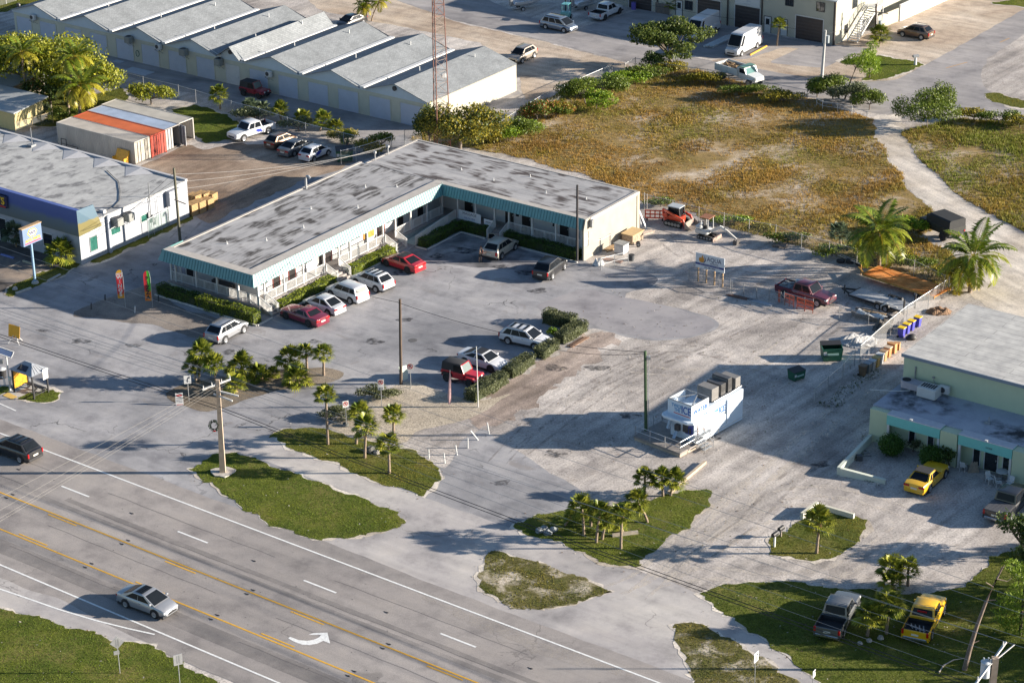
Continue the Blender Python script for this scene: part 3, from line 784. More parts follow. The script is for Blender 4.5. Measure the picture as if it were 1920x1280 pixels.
mb.box(-11.49,0,0,1.0,3.9,4.3);mb.box(-1.2,0,1.0,29.09,3.9,4.3);mb.box(-1.2,17.85,29.09,29.9,3.9,4.28)
mb.box(-11.49,-11.2,1.0,29.9,3.9,4.2);mb.box(-10.75,-10.5,29.9,38.85,3.9,4.2);mb.box(-10.5,17.9,38.6,38.85,3.9,4.2);mb.box(17.55,17.9,29.9,38.6,3.9,4.24)
mb.build('parapet',M_TRIM_ROOF,strip_b)
mb=MB();mb.box(-11.5,-1.9,1.0,2.5,3.1,3.9);mb.box(-1.9,-0.05,1.0,31.2,3.1,3.9);mb.box(-0.05,17.6,29.15,31.2,3.1,3.9);mb.build('soffit',M_WHITEWALL,strip_b)
def mansard(p0,p1,outv,z0=3.25,z1=4.31,o=0.41,m0=1,m1=1):
 """sloped standing-seam panel below the edge p0-p1, mitred at the ends by m0, m1 (-1 inner corner, 1 outer, 0 straight)"""
 p0,p1,ov=Vector((*p0,0)),Vector((*p1,0)),Vector((*outv,0))
 d=(p1-p0).normalized();L=(p1-p0).length
 mb=MB()
 a0,a1=p0+ov*o-d*o*m0,p1+ov*o+d*o*m1
 t0,t1=p0+ov*0.012,p1+ov*0.012
 q=[a0+Vector((0,0,z0)),a1+Vector((0,0,z0)),t1+Vector((0,0,z1)),t0+Vector((0,0,z1))]
 mb.quad(*q)
 mb.quad(*[v-ov*0.05-Vector((0,0,0.012))for v in reversed(q)])
 mb.quad(q[0],q[1],q[1]-ov*0.3,q[0]-ov*0.3)
 mb.mat(1)
 k=int((L+0.3)/0.36)
 for i in range(1,k+1):
  s=i*0.36
  lo,hi=max(0.0,-s),0
  b_=p0+d*s+ov*(o+0.015);t=p0+d*s+ov*0.03
  tt=1.0
  if m1<0 and L-s<o:tt=(L-s)/o
  bb=t.lerp(b_,tt)
  mb.bar(bb+Vector((0,0,z1+(z0-z1)*tt)),t+Vector((0,0,z1)),0.035,0.05)
 mb.build('mansard',[M_AQUA,M_AQUA_DK],strip_b)
mansard((-11.49,0),(0,0),(0,-1),m0=1,m1=1)
mansard((0,0),(0,29.09),(1,0),m0=1,m1=-1)
mansard((0,29.09),(17.68,29.09),(0,-1),m0=-1,m1=0)
mansard((-11.49,2.8),(-11.49,0),(-1,0),m0=0,m1=1)
for x,y in([(-11.6,1.0),(-11.0,1.0),(-8.3,1.0),(-5.6,1.0),(-2.9,1.0),(-0.4,1.0)]+[(-0.4,yy)for yy in(1.9,4.7,7.5,10.6,12.9,14.6,17.3,19.8,21.8,24.3,27.0,29.6)]+[(xx,29.65)for xx in(1.6,3.9,6.3,8.1,11.0,13.9,17.0)]):
 mb=MB();mb.box(x-0.08,x+0.08,y-0.08,y+0.08,0.72,3.3);mb.build('post',M_WHITE,strip_b)
railing(strip_b,[[(-11.7,2.4),(-11.7,1.0),(-0.5,1.0)],[(-0.4,2.0),(-0.4,10.6)],[(-0.4,12.9),(-0.4,19.8)],[(-0.4,21.8),(-0.4,29.4)],[(8.1,29.65),(17.6,29.65)],[(1.6,29.65),(3.8,29.65)],[(-0.3,1.0),(1.2,1.0,0.05)],[(-0.4,2.0),(1.2,2.0,0.05)],[(-0.3,10.8),(1.2,10.8,0.05)],[(-0.3,12.7),(1.2,12.7,0.05)],[(-0.3,20.0),(1.2,20.0,0.05)],[(-0.3,21.6),(1.2,21.6,0.05)],[(6.4,29.6),(6.4,28.1,0.05)],[(8.0,29.6),(8.0,28.1,0.05)],[(1.5,29.4,0.75),(1.5,22.6,0.05)]])
def steps(x0,x1,y0,y1,ax):
 mb=MB()
 for k in range(4):
  t0,t1=k/4,(k+1)/4
  if ax=='x':mb.box(x0+(x1-x0)*t0,x0+(x1-x0)*t1,y0,y1,0,0.74-0.185*k)
  else:mb.box(x0,x1,*sorted((y0+(y1-y0)*t0,y0+(y1-y0)*t1)),0,0.74-0.185*k)
 mb.build('steps',M_FLOOR,strip_b)
steps(-0.1,1.2,1.1,1.9,'x');steps(-0.1,1.2,10.9,12.6,'x');steps(-0.1,1.2,20.1,21.5,'x');steps(6.5,7.9,29.4,28.1,'y')
mb=MB();mb.add([(0,22.6,0.02),(1.5,22.6,0.02),(1.5,29.4,0.02),(0,29.4,0.02),(0,22.6,0.06),(1.5,22.6,0.06),(1.5,29.4,0.74),(0,29.4,0.74)],[(0,1,2,3),(4,5,6,7),(0,1,5,4),(1,2,6,5),(2,3,7,6),(3,0,4,7)])
mb.build('ramp',flat('ramp_paint',(0.34,0.42,0.40),0.8,var=0.2),strip_b)
for y0,mt in((4.8,1),(7.1,1),(11.5,0),(12.5,1),(20.9,1),(27.3,0),(24.0,0)):
 door(strip_b,'y',-1.9,y0,y0+0.95,0.75,2.85,1,frame=M_REDFRAME if mt else M_WHITE,lites=True)
for y0,y1 in((2.9,4.2),(8.6,10.6),(14.0,15.8),(16.3,18.0),(22.2,23.6),(25.3,26.8)):
 window(strip_b,'y',-1.9,y0,y1,1.75,2.75,1,mull=1)
mb=MB();mb.box(-1.88,-1.84,18.5,20.2,1.2,2.9)
mb.build('poster',flat('orange_poster',(0.55,0.24,0.04),0.5,var=0.6,scale=3.5),strip_b)
for x0 in(1.3,6.5,8.6,13.3):
 door(strip_b,'x',31.2,x0,x0+1.1,0.75,2.85,-1)
for x0,x1 in((-0.9,-0.1),(0.1,1.0),(3.8,5.8),(10.2,12.0),(14.8,16.9)):
 window(strip_b,'x',31.2,x0,x1,2.05,2.75,-1)
window(strip_b,'x',31.2,7.85,8.25,1.8,2.5,-1);window(strip_b,'x',31.2,12.4,12.65,1.7,2.5,-1)
for x0,x1 in((-9.8,-7.5),(-5.2,-2.6)):
 window(strip_b,'x',2.5,x0,x1,2.25,2.85,-1)
door(strip_b,'x',2.5,-11.0,-10.1,0.75,2.85,-1)
mb=MB();mb.box(-7.2,-4.6,1.9,2.35,1.0,1.5);mb.build('bench',M_DARKMETAL,strip_b)
for x,y,s in((-7.6,4.8,1),(-5.0,7.6,1),(-4.2,12.2,1),(-6.9,16.5,1),(-3.2,19.4,1),(-6.2,24.3,1),(-3.6,26.2,1),(-1.0,33.8,0),(3.6,33.2,0),(6.1,36.2,0),(10.2,33.2,0),(14.6,34.0,0)):
 mb=MB();mb.cyl(x,y,4.1,4.42,0.045,8);mb.cyl(x,y,4.12,4.17,0.15,10,0.1)
 mb.build('vent_pipe',M_WHITE,strip_b,smooth=40)
mb=MB();mb.tube([(-11.0,20.6,4.1),(-11.0,20.6,5.3),(-10.85,20.6,5.55),(-10.6,20.6,5.6),(-10.4,20.6,5.4)],0.12,8);mb.build('gooseneck_vent',M_METAL,strip_b,smooth=50)
for y in(33.2,31.0):
 mb=MB();mb.tube([(-10.3,y,4.2),(-10.3,y,5.0),(-10.3,y,5.1)],0.06,8);mb.box(-10.45,-10.15,y-0.1,y+0.1,5.0,5.25);mb.build('service_mast',M_METAL,strip_b,smooth=40)
mb=MB();mb.box(18.0,18.25,29.62,29.95,3.3,4.1);mb.build('downspout_head',M_STEEL,strip_b)
# kerbs
mb=MB()
def kerb(mb,pts,w_=0.15,h=0.13):
 for p,q in zip(pts,pts[1:]):mb.bar(mall(*p,h/2),mall(*q,h/2),w_,h)
kerb(mb,[(-11.6,-1.45),(1.45,-1.45)]);kerb(mb,[(1.5,-1.4),(1.5,0.7)]);kerb(mb,[(1.5,2.2),(1.5,10.6)]);kerb(mb,[(1.5,12.9),(1.5,19.9)]);kerb(mb,[(3.2,22.3),(1.8,22.3),(1.8,22.4)]);kerb(mb,[(3.2,22.4),(3.2,28.0),(3.25,28.0)]);kerb(mb,[(3.3,28.0),(6.3,28.0)]);kerb(mb,[(8.1,28.0),(17.6,28.0)])
tag(mb.build('kerb',flat('kerb_concrete',(0.50,0.48,0.45),0.9,var=0.2)),kind='structure')
# banners hanging on the railing
def banner(x0,x1,z0,z1,lines,label,y=29.55):
 t=thing('banner',label,'banner',mall((x0+x1)/2,y,0),TH)
 h=(x1-x0)/2
 mb=MB();mb.box(-h,h,-0.02,0.0,z0,z1);mb.build('cloth',flat('banner_cloth',(0.66,0.67,0.70),0.6,var=0.05),t)
 for txt,zz_,sz,mt in lines:text_obj('lettering',txt,sz,mt,t,(0,-0.028,zz_),(1,0,0),(0,0,1),0.003)
M_INK=flat('dark_ink',(0.03,0.035,0.06),0.6)
M_BLUEINK=flat('blue_ink',(0.02,0.07,0.30),0.6)
banner(1.75,4.6,0.75,1.75,[('MASSAGE',1.48,0.42,M_INK),('- ---',1.25,0.16,M_BLUEINK),('305-741-7058',1.02,0.24,M_BLUEINK)],'white banner reading MASSAGE hung on the porch railing in the corner of the strip')
banner(5.0,6.35,0.3,1.45,[('MASSAGE',1.15,0.2,M_INK)],'smaller white banner with dark script hung left of the rear porch steps')
# ------------------------------------------------------------------ storage units with a row of gables
STO=Vector((-9.10,252.64,0))
def sto(x,y,z=0.0):return STO+GX*x+GY*y+Vector((0,0,z))
storage=thing('storage_building','long pale yellow self-storage building with a row of grey shingled gables and roll-up doors','building',STO,TH)
M_YELLOWWALL=flat('pale_yellow_stucco',(0.49,0.48,0.39),0.85,var=0.08,scale=0.8)
M_BLUEGABLE=flat('pale_blue_gable',(0.50,0.56,0.60),0.8,var=0.05)
M_SUNWALL=flat('cream_block_wall',(0.36,0.34,0.285),0.85,var=0.06)
m,n,l,b=new_mat('grey_shingles')
b.inputs['Roughness'].default_value=0.95;b.inputs['Specular IOR Level'].default_value=0.1
tc=n.new('ShaderNodeTexCoord')
bk=n.new('ShaderNodeTexBrick');bk.inputs['Scale'].default_value=1.0
bk.inputs['Brick Width'].default_value=0.32;bk.inputs['Row Height'].default_value=0.16;bk.inputs['Mortar Size'].default_value=0.012
bk.inputs['Color1'].default_value=(0.20,0.215,0.225,1);bk.inputs['Color2'].default_value=(0.255,0.27,0.28,1);bk.inputs['Mortar'].default_value=(0.14,0.148,0.155,1)
mp=n.new('ShaderNodeMapping');mp.inputs['Rotation'].default_value[2]=pi/2
l.new(tc.outputs['Object'],mp.inputs[0]);l.new(mp.outputs[0],bk.inputs['Vector'])
c=mixc(n,l,None,bk.outputs['Color'],ramp(n,l,noise_fac(n,l,0.5,5),[(0.3,(0.82,)*3),(0.7,(1.12,)*3)]),'MULTIPLY',1.0)
l.new(c,b.inputs['Base Color'])
M_SHINGLE=m
M_ROLLDOOR=flat('blue_grey_roll_door',(0.44,0.47,0.54),0.5,var=0.06,scale=1)
DEP=17.3
VAL=[(-0.0,-9.6,0),(-9.6,-18.93,0),(-18.93,-28.3,0),(-28.3,-32.4,1),(-32.0,-41.2,0),(-41.2,-50.3,0),(-50.3,-59.5,0),(-59.5,-68.6,0)]
EZ=3.35
mb=MB();mb.box(-68.4,-0.2,0.15,DEP-0.15,0,EZ-0.02)
mb.build('wall',M_YELLOWWALL,storage)
mb=MB();mb.box(-0.2,-0.05,0.12,DEP-0.1,0,EZ-0.05);mb.build('end_wall',M_SUNWALL,storage)
for x1,x0,tall in VAL:
 rise=1.42 if not tall else 1.5
 xm=(x0+x1)/2 if not tall else x0+(x1-x0)*0.58
 zo=0.0 if not tall else 0.12
 y0=-0.25 if not tall else-0.55
 mb=MB();mb.add([(x0,0.12,EZ-0.25),(x1,0.12,EZ-0.25),(x1,0.12,EZ+zo),(xm,0.12,EZ+rise-0.04+zo),(x0,0.12,EZ+zo)],[(0,1,2,3,4)])
 mb.add([(x0,0.10,EZ-0.32),(x1,0.10,EZ-0.32),(x1,0.10,EZ-0.24),(x0,0.10,EZ-0.24)],[(0,1,2,3)])
 mb.build('gable',M_BLUEGABLE,storage)
 mb=MB()
 g=0.42 if not tall else 0.2
 for xa,xb in((x0+(0.05 if tall else g*0.2),xm),(xm,x1-(g if x1<-1 else 0.0))):
  za=EZ+zo+(0.02 if xa!=xm else rise);zb=EZ+zo+(rise if xb==xm else 0.02)
  q=[(xa,y0,za),(xb,y0,zb),(xb,DEP,zb),(xa,DEP,za)]
  mb.quad(*q);mb.quad(*[(p[0],p[1],p[2]-0.09)for p in reversed(q)])
  mb.quad(q[0],q[1],(q[1][0],q[1][1],q[1][2]-0.09),(q[0][0],q[0][1],q[0][2]-0.09))
 mb.quad((xm,DEP,EZ+rise+zo),(x0,DEP,EZ),(x1,DEP,EZ))
 roof=mb.build('roof',M_SHINGLE,storage)
 for k in range(2):
  yy=4.5+k*7.5+(x0*1.37)%2.5
  xx=xm+(x1-xm)*0.22 if k else xm-(xm-x0)*0.3
  mb=MB();zz_=EZ+zo+rise*(0.75 if True else 0);mb.cyl(xx,yy,zz_-0.3,zz_+0.45,0.07,8);mb.build('vent_pipe',M_WHITE,roof)
 if x1<-1:
  mb=MB();mb.box(x1-g,x1+(0.22 if not tall else 0.35),-0.2,DEP,EZ-0.05,EZ+0.22);mb.build('gutter',M_WHITE,storage)
for k,(a,b_)in enumerate([(-4.3,-1.3),(-8.9,-5.8),(-13.6,-10.6),(-18.2,-15.2),(-22.9,-19.9),(-27.5,-24.6),(-36.2,-33.3),(-40.9,-38.0),(-45.5,-42.6),(-49.9,-47.0),(-54.5,-51.6),(-59.0,-56.1),(-63.6,-60.7),(-67.9,-65.2)]):
 roll_door(storage,'x',0.15,a,b_,2.55,-1,M_ROLLDOOR,frame=M_YELLOWWALL)
d=door(storage,'x',0.15,-31.3,-29.2,0,2.4,-1,mat=M_WHITE)
for x in(-67.2,-5.0,-30.4):
 mb=MB();mb.disc((x,0.05,EZ+0.75),(0,1,0),0.28,0.2,12);mb.build('gable_vent',M_DARKMETAL,storage)
 # wall-hung air conditioners
def ac_box(loc,rz,label,kind='split',group=None):
 t=thing('air_conditioner',label,'air conditioner',loc,rz,group)
 if kind=='split':
  mb=MB();mb.box(-0.45,0.45,-0.55,-0.15,0,0.7,0.04);mb.build('casing',M_WHITE,t)
  mb=MB();mb.disc((-0.12,-0.56,0.35),(0,1,0),0.26,0.03,16);mb.build('fan_grille',M_DARKMETAL,t)
 else:
  mb=MB();mb.box(-0.45,0.45,-0.98,-0.1,0,0.85,0.06);mb.build('casing',flat('grey_ac_casing',(0.23,0.235,0.22),0.6,var=0.15),t)
  mb=MB();mb.cyl(0,-0.54,0.852,0.88,0.36,16);mb.build('fan_grille',M_DARKMETAL,t)
 mb=MB()
 for sx in(-0.35,0.35):
  mb.bar((sx,-0.02,-0.03),(sx,-0.75,-0.03),0.05,0.05);mb.bar((sx,-0.03,-0.55),(sx,-0.7,-0.04),0.04,0.04)
 mb.build('bracket',M_STEEL,t)
for(x,z,k,lab)in[(-64.4,2.65,'split','white air conditioner on brackets at the far left end of the storage units'),(-47.1,2.55,'cond','dark square air conditioner with top fan, left of the green hose on the storage front'),(-42.2,2.5,'split','white fan air conditioner hung above a pale grey ground mat at the storage units'),(-37.8,2.55,'cond','tall dark air conditioner on brackets near the middle of the storage units'),(-32.0,2.3,'cond','black air conditioner left of the white double door of the storage units'),(-24.1,2.2,'split','small white air conditioner above the red jeep at the storage units')]:
 ac_box(sto(x,0.15,z),TH,lab,k)
t=thing('garden_hose','green hose coiled on the storage unit wall','hose',sto(-46.2,0.1,1.2),TH)
mb=MB();mb.tube([(0.28*cos(a),-0.05-0.01*(a%3),0.4*sin(a))for a in np.linspace(0,12.5,40)],0.035,5);mb.build('coil',flat('green_hose',(0.03,0.13,0.08),0.6),t)
for k,(x,y,a,b_,lab)in enumerate([(-43.6,-2.6,1.9,0.9,'large pale grey mat lying before the storage doors'),(-48.6,-1.0,0.7,0.4,'small pale mat lying by the storage wall')]):
 mb=MB();mb.M=Matrix.Translation(sto(x,y))@Matrix.Rotation(TH,4,'Z');mb.box(-a,a,-b_,b_,0.005,0.05);tag(mb.build('ground_mat',flat('grey_mat',(0.40,0.42,0.45),0.8)),lab,'mat')
 # ------------------------------------------------------------------ auto parts shop
AU=Vector((-42.71,213.8,0))
def aut(x,y,z=0.0):return AU+GX*x+GY*y+Vector((0,0,z))
shop=thing('auto_parts_shop','white auto parts shop with blue, green and yellow painted parapet and a patched flat roof','building',AU,TH)
M_SHOPWALL=flat('white_block_wall',(0.34,0.355,0.385),0.8,var=0.10,scale=0.9)
m,n,l,b=new_mat('painted_parapet')
b.inputs['Roughness'].default_value=0.6
tc=n.new('ShaderNodeTexCoord');sx=n.new('ShaderNodeSeparateXYZ');l.new(tc.outputs['Object'],sx.inputs[0])
ad=n.new('ShaderNodeMath');ad.operation='MULTIPLY_ADD';ad.inputs[1].default_value=0.9;
l.new(noise_fac(n,l,0.5,3),ad.inputs[0]);l.new(sx.outputs['Z'],ad.inputs[2])
c=ramp(n,l,step(n,l,ad.outputs[0],3.4,6.6),[(0.0,(0.11,0.13,0.12)),(0.36,(0.10,0.14,0.18)),(0.52,(0.06,0.095,0.27)),(1.0,(0.075,0.115,0.32))])
l.new(c,b.inputs['Base Color']);M_PARAPET=m
m,n,l,b=new_mat('painted_parapet_return')
tc=n.new('ShaderNodeTexCoord');sx=n.new('ShaderNodeSeparateXYZ');l.new(tc.outputs['Object'],sx.inputs[0])
ad=n.new('ShaderNodeMath');ad.operation='MULTIPLY_ADD';ad.inputs[1].default_value=0.5
l.new(noise_fac(n,l,0.9,3),ad.inputs[0]);l.new(sx.outputs['Z'],ad.inputs[2])
c=ramp(n,l,step(n,l,ad.outputs[0],3.2,6.4),[(0.0,(0.13,0.11,0.03)),(0.42,(0.14,0.115,0.03)),(0.45,(0.05,0.10,0.14)),(1.0,(0.055,0.11,0.16))])
l.new(c,b.inputs['Base Color']);M_PARAPET2=m
mb=MB();mb.box(-31,0,0.0,15.6,0,3.95);mb.build('wall',M_SHOPWALL,shop)
mb=MB();mb.box(-31,0.05,0.5,15.65,3.95,4.1)
mb.build('roof',roof_mat('patched_silver_roof',(0.33,0.33,0.325),(0.44,0.44,0.425),(0.12,0.12,0.125),(1.1,0.5,1),thr=(0.54,0.62),amt=0.85,scale=0.9),shop)
mb=MB()
for k in range(6):
 x0=-4-k*4.6
 mb.add([(x0,15.2,4.12),(x0-4.4,15.2,4.12),(x0-2.2,15.2,4.3),(x0-2.2,12.9,4.12)],[(0,2,3),(2,1,3),(0,1,2)])
mb.box(-31,0.05,15.3,15.65,4.1,4.26)
mb.build('roof_cricket',flat('pale_membrane',(0.40,0.40,0.41),0.9,var=0.1),shop)
mb=MB();mb.quad((-31,-0.12,3.05),(0.12,-0.12,3.05),(0.0,-0.05,5.75),(-31,-0.05,5.75));mb.quad((-31,0.4,5.75),(0,0.4,5.75),(0,0.55,4.1),(-31,0.55,4.1));mb.quad((-31,-0.05,5.75),(0,-0.05,5.75),(0,0.4,5.75),(-31,0.4,5.75));mb.quad((-31,-0.12,3.05),(0.12,-0.12,3.05),(0.12,0.05,3.05),(-31,0.05,3.05))
mb.build('parapet',M_PARAPET,shop)
mb=MB();mb.add([(0.01,-0.05,5.75),(0.12,-0.12,3.05),(0.3,2.9,3.3),(0.05,2.2,5.7)],[(0,1,2,3)]);mb.add([(-0.12,0.42,5.74),(-0.12,0.42,3.5),(-0.12,2.75,3.5),(-0.12,2.12,5.68)],[(3,2,1,0)]);mb.add([(0.01,-0.05,5.75),(0.05,2.2,5.7),(-0.12,2.12,5.68),(-0.12,0.42,5.74)],[(0,1,2,3)]);mb.add([(0.05,2.2,5.7),(0.3,2.9,3.3),(-0.12,2.75,3.5),(-0.12,2.12,5.68)],[(0,1,2,3)])
mb.build('parapet_return',M_PARAPET2,shop)
mb=MB();mb.box(0.0,0.28,3.75,4.05,0,4.0);mb.build('pilaster',flat('blue_grey_trim',(0.33,0.36,0.42),0.7),shop)
M_GREENGLASS=flat('green_glass',(0.03,0.12,0.095),0.15,var=0.3,spec=0.7)
window(shop,'y',0.0,1.35,2.3,0.95,2.4,1,glass=M_GREENGLASS,frame=M_STEEL)
window(shop,'y',0.0,4.3,5.6,1.7,2.4,1,glass=M_GREENGLASS);window(shop,'y',0.0,8.6,9.8,1.7,2.4,1,glass=M_GREENGLASS)
window(shop,'x',0.0,-7.2,-6.1,0.9,2.4,-1);window(shop,'x',0.0,-5.2,-3.9,0.9,2.3,-1);window(shop,'x',0.0,-2.9,-1.8,0.9,2.2,-1)
for x0 in(-14.9,-13.8,-12.7,-11.6):door(shop,'x',0.0,x0,x0+1.0,0.05,2.5,-1,mat=M_GLASS)
mb=MB();mb.box(0.0,0.6,12.3,14.0,2.3,3.9,0.05);mb.build('wall_unit',M_SHOPWALL,shop)
mb=MB();mb.box(0.01,0.3,9.95,10.2,1.3,2.1);mb.box(0.01,0.25,10.4,10.7,0.9,1.6);mb.box(0.01,0.2,9.5,9.8,1.9,2.5);mb.tube([(0.15,9.9,0),(0.15,9.9,5.6)],0.05,6);mb.tube([(0.15,10.9,0),(0.15,10.9,3.6)],0.03,6);mb.build('electric_meter',M_STEEL,shop)
mb=MB();mb.box(-21.6,-20.9,13.6,14.3,4.1,4.35);mb.cyl(-21.2,14.0,4.3,6.2,0.05,6);mb.build('roof_vent',M_STEEL,shop)
mb=MB();mb.box(-1.0,-0.4,3.9,4.3,4.1,4.4);mb.build('roof_outlet',M_WHITE,shop)
mb=MB();mb.tube([(-0.6,4.1,4.15),(-0.7,5.5,4.16),(-1.6,7.4,4.16),(-3.4,9.3,4.16),(-5.6,11.3,4.16),(-9,13,4.16)],0.035,5);mb.build('roof_cable',M_DARKMETAL,shop)
t=thing('wall_sign','dark wall sign with yellow letters on the blue parapet of the auto parts shop','sign',aut(-10.75,-0.12,4.15),TH)
mb=MB();mb.box(-8.0,1.0,-0.25,0.0,-0.2,1.15,0.1);mb.build('board',flat('navy_board',(0.02,0.025,0.07),0.5),t)
text_obj('lettering','AUTO PARTS',1.05,flat('yellow_letters',(0.75,0.46,0.02),0.5),t,(0.75,-0.28,0.52),(1,0,0),(0,0,1),0.04,'RIGHT',bold=0.02)
mb=MB();mb.box(-6.5,0.8,-0.275,-0.24,-0.12,0.0);mb.build('underline',flat('red_stripe',(0.55,0.03,0.03),0.5),t)
ac_box(aut(0.05,4.8,2.75),TH+pi/2,'grey rooftop style air conditioner on the shop wall, nearer the street','cond','twin condensers on the shop wall')
ac_box(aut(0.05,6.4,2.75),TH+pi/2,'grey air conditioner on the shop wall, farther from the street','cond','twin condensers on the shop wall')
# ------------------------------------------------------------------ small buildings at the left edge
M_YEL2=flat('yellow_wall',(0.50,0.42,0.20),0.8,var=0.1)
def small_house(px,py,L,Wd,h,label,zr,wallm=M_YEL2,roofm=None,rz=TH):
 """low hut whose near right corner stands at px, py"""
 o=at(px,py)
 t=thing('outbuilding',label,'outbuilding',o,rz)
 mb=MB();mb.box(-L,0,0,Wd,0,h);mb.build('wall',wallm,t)
 mb=MB();a=0.5
 mb.add([(-L-a,-a,h),(a,-a,h),(a,Wd+a,h+zr),(-L-a,Wd+a,h+zr),(-L-a,-a,h-0.12),(a,-a,h-0.12),(a,Wd+a,h+zr-0.12),(-L-a,Wd+a,h+zr-0.12)],[(0,1,2,3),(7,6,5,4),(0,4,5,1),(1,5,6,2),(2,6,7,3),(3,7,4,0)])
 mb.build('roof',roofm or flat('pale_tin_roof',(0.34,0.36,0.37),0.5,var=0.12),t)
 window(t,'x',0.0,-L*0.7,-L*0.7+0.9,1.0,2.0,-1)
 return t
small_house(30,246,9,4.5,2.4,'small yellow outbuilding with pale tin roof behind the auto parts shop',0.5)
small_house(27,198,8,5.0,2.6,'tan outbuilding with silver roof under the coconut palms',0.3,flat('tan_wall',(0.34,0.29,0.22),0.8,var=0.15))
t=thing('lean_to_roof','long low white lean-to roof between the shop and the white container','lean-to',at(112,262),TH)
mb=MB();mb.box(0,7.4,0.0,1.3,1.75,1.86);mb.build('roof',M_WHITE,t)
mb=MB();mb.box(0.1,7.3,0.1,1.2,0,1.75);mb.build('wall',M_SHOPWALL,t)
# ------------------------------------------------------------------ pale green office on the right
GB=at(1634.8,820)
def grn(x,y,z=0.0):return GB+GX*x+GY*y+Vector((0,0,z))
office=thing('office_building','pale green two-level office with aqua awnings, grey upper roof and dark-stained lower roof','building',GB,TH)
M_GREENWALL=flat('pale_green_stucco',(0.47,0.53,0.37),0.85,var=0.06,scale=0.7)
M_AQUAFASCIA=flat('aqua_fascia',(0.17,0.50,0.47),0.6,var=0.05)
mb=MB();mb.box(0,32,0,5.15,0,2.92);mb.box(0.05,32,5.1,17.6,0,5.7)
mb.build('wall',M_GREENWALL,office)
mb=MB();mb.box(-0.05,32,-0.04,5.1,2.92,3.06)
mb.build('lower_roof',roof_mat('stained_blue_roof',(0.34,0.36,0.42),(0.42,0.44,0.48),(0.03,0.03,0.033),(0.8,0.8,1),thr=(0.50,0.62),amt=0.95,scale=0.5),office)
m,n,l,b=new_mat('planked_roof_panels')
b.inputs['Roughness'].default_value=0.85
tc=n.new('ShaderNodeTexCoord');bk=n.new('ShaderNodeTexBrick');bk.inputs['Scale'].default_value=1.0
bk.inputs['Brick Width'].default_value=9.0;bk.inputs['Row Height'].default_value=0.92;bk.inputs['Mortar Size'].default_value=0.022;bk.inputs['Mortar Smooth'].default_value=0.3
bk.inputs['Color1'].default_value=(0.40,0.395,0.385,1);bk.inputs['Color2'].default_value=(0.43,0.425,0.415,1);bk.inputs['Mortar'].default_value=(0.16,0.155,0.15,1)
l.new(tc.outputs['Object'],bk.inputs['Vector'])
c=mixc(n,l,None,bk.outputs['Color'],ramp(n,l,noise_fac(n,l,0.7,6,0.65),[(0.3,(0.72,)*3),(0.65,(1.15,1.14,1.1))]),'MULTIPLY',1.0)
mpp=n.new('ShaderNodeMapping');mpp.inputs['Location'].default_value=(-8.5,-9.5,0)
gd=n.new('ShaderNodeTexGradient');gd.gradient_type='SPHERICAL'
mp2=n.new('ShaderNodeMapping');mp2.inputs['Scale'].default_value=(0.24,0.36,0.2)
l.new(tc.outputs['Object'],mpp.inputs[0]);l.new(mpp.outputs[0],mp2.inputs[0]);l.new(mp2.outputs[0],gd.inputs[0])
mu=n.new('ShaderNodeMath');mu.operation='MULTIPLY';l.new(gd.outputs['Fac'],mu.inputs[0]);l.new(step(n,l,noise_fac(n,l,0.9,5,0.7),0.42,0.58,0,2.2),mu.inputs[1])
mu.use_clamp=True
c=mixc(n,l,mu.outputs[0],c,(0.14,0.07,0.08))
l.new(c,b.inputs['Base Color'])
mb=MB();mb.box(-0.1,32,4.95,17.7,5.7,5.82);mb.build('upper_roof',m,office)
mb=MB();mb.box(-0.13,32,4.90,4.97,5.55,5.84);mb.build('gutter',flat('blue_grey_gutter',(0.20,0.24,0.29),0.5),office)
for x0,x1 in((1.75,6.55),(8.2,12.9),(14.4,17.0)):
 mb=MB();mb.box(x0,x1,-1.0,0.0,2.15,3.02);mb.mat(1).box(x0-0.02,x1+0.02,-1.02,0.0,3.02,3.07)
 mb.build('awning',[M_AQUAFASCIA,flat('pale_roof_edge',(0.45,0.46,0.49),0.8,var=0.1)],office)
 for xx in(x0+0.12,x1-0.12):
  mb=MB();mb.box(xx-0.1,xx+0.1,-0.95,-0.75,0,2.15);mb.build('column',M_WHITE,office)
for a,b_,y in((6.6,8.1,-1.0),(12.95,14.3,-1.0),(0.0,1.7,-0.6)):
 mb=MB();mb.box(a,b_,y,0.0,0,2.95);mb.build('pier',M_GREENWALL,office)
for x0 in(3.4,5.1):window(office,'x',0.0,x0,x0+0.5,0.5,2.0,-1,mull=0)
for x0 in(9.2,11.8):window(office,'x',0.0,x0,x0+0.55,0.2,2.0,-1)
door(office,'x',0.0,10.2,11.3,0.05,2.1,-1,mat=M_GLASS)
text_obj('lettering','101425',0.2,M_DARKMETAL,office,(10.9,-1.01,2.55),(1,0,0),(0,0,1),0.01)
for x in(3.9,10.6):
 mb=MB();mb.box(x-0.12,x+0.12,-1.0,-0.75,3.07,3.17);mb.build('roof_lamp',M_WHITE,office)
mb=MB();mb.cyl(9.3,2.3,3.05,3.6,0.05,8);mb.box(9.1,9.5,1.9,2.2,3.06,3.16);mb.build('vent_pipe',M_METAL,office)
mb=MB();mb.tube([(1.2,5.04,4.9),(1.2,5.02,4.2),(1.22,4.98,3.95),(1.5,4.96,3.7),(2.8,4.96,3.55)],[0.06,0.06,0.04,0.04,0.04],6);mb.tube([(2.9,5.0,4.35),(2.95,4.98,4.1),(3.2,4.96,3.8)],0.03,5);mb.box(2.8,3.0,4.96,5.04,4.3,4.45);mb.build('conduit',M_STEEL,office)
t=thing('roof_air_unit','round-hooded rooftop air handler with white slatted box on the lower green office roof','air handler',grn(0.9,4.1,3.06),TH)
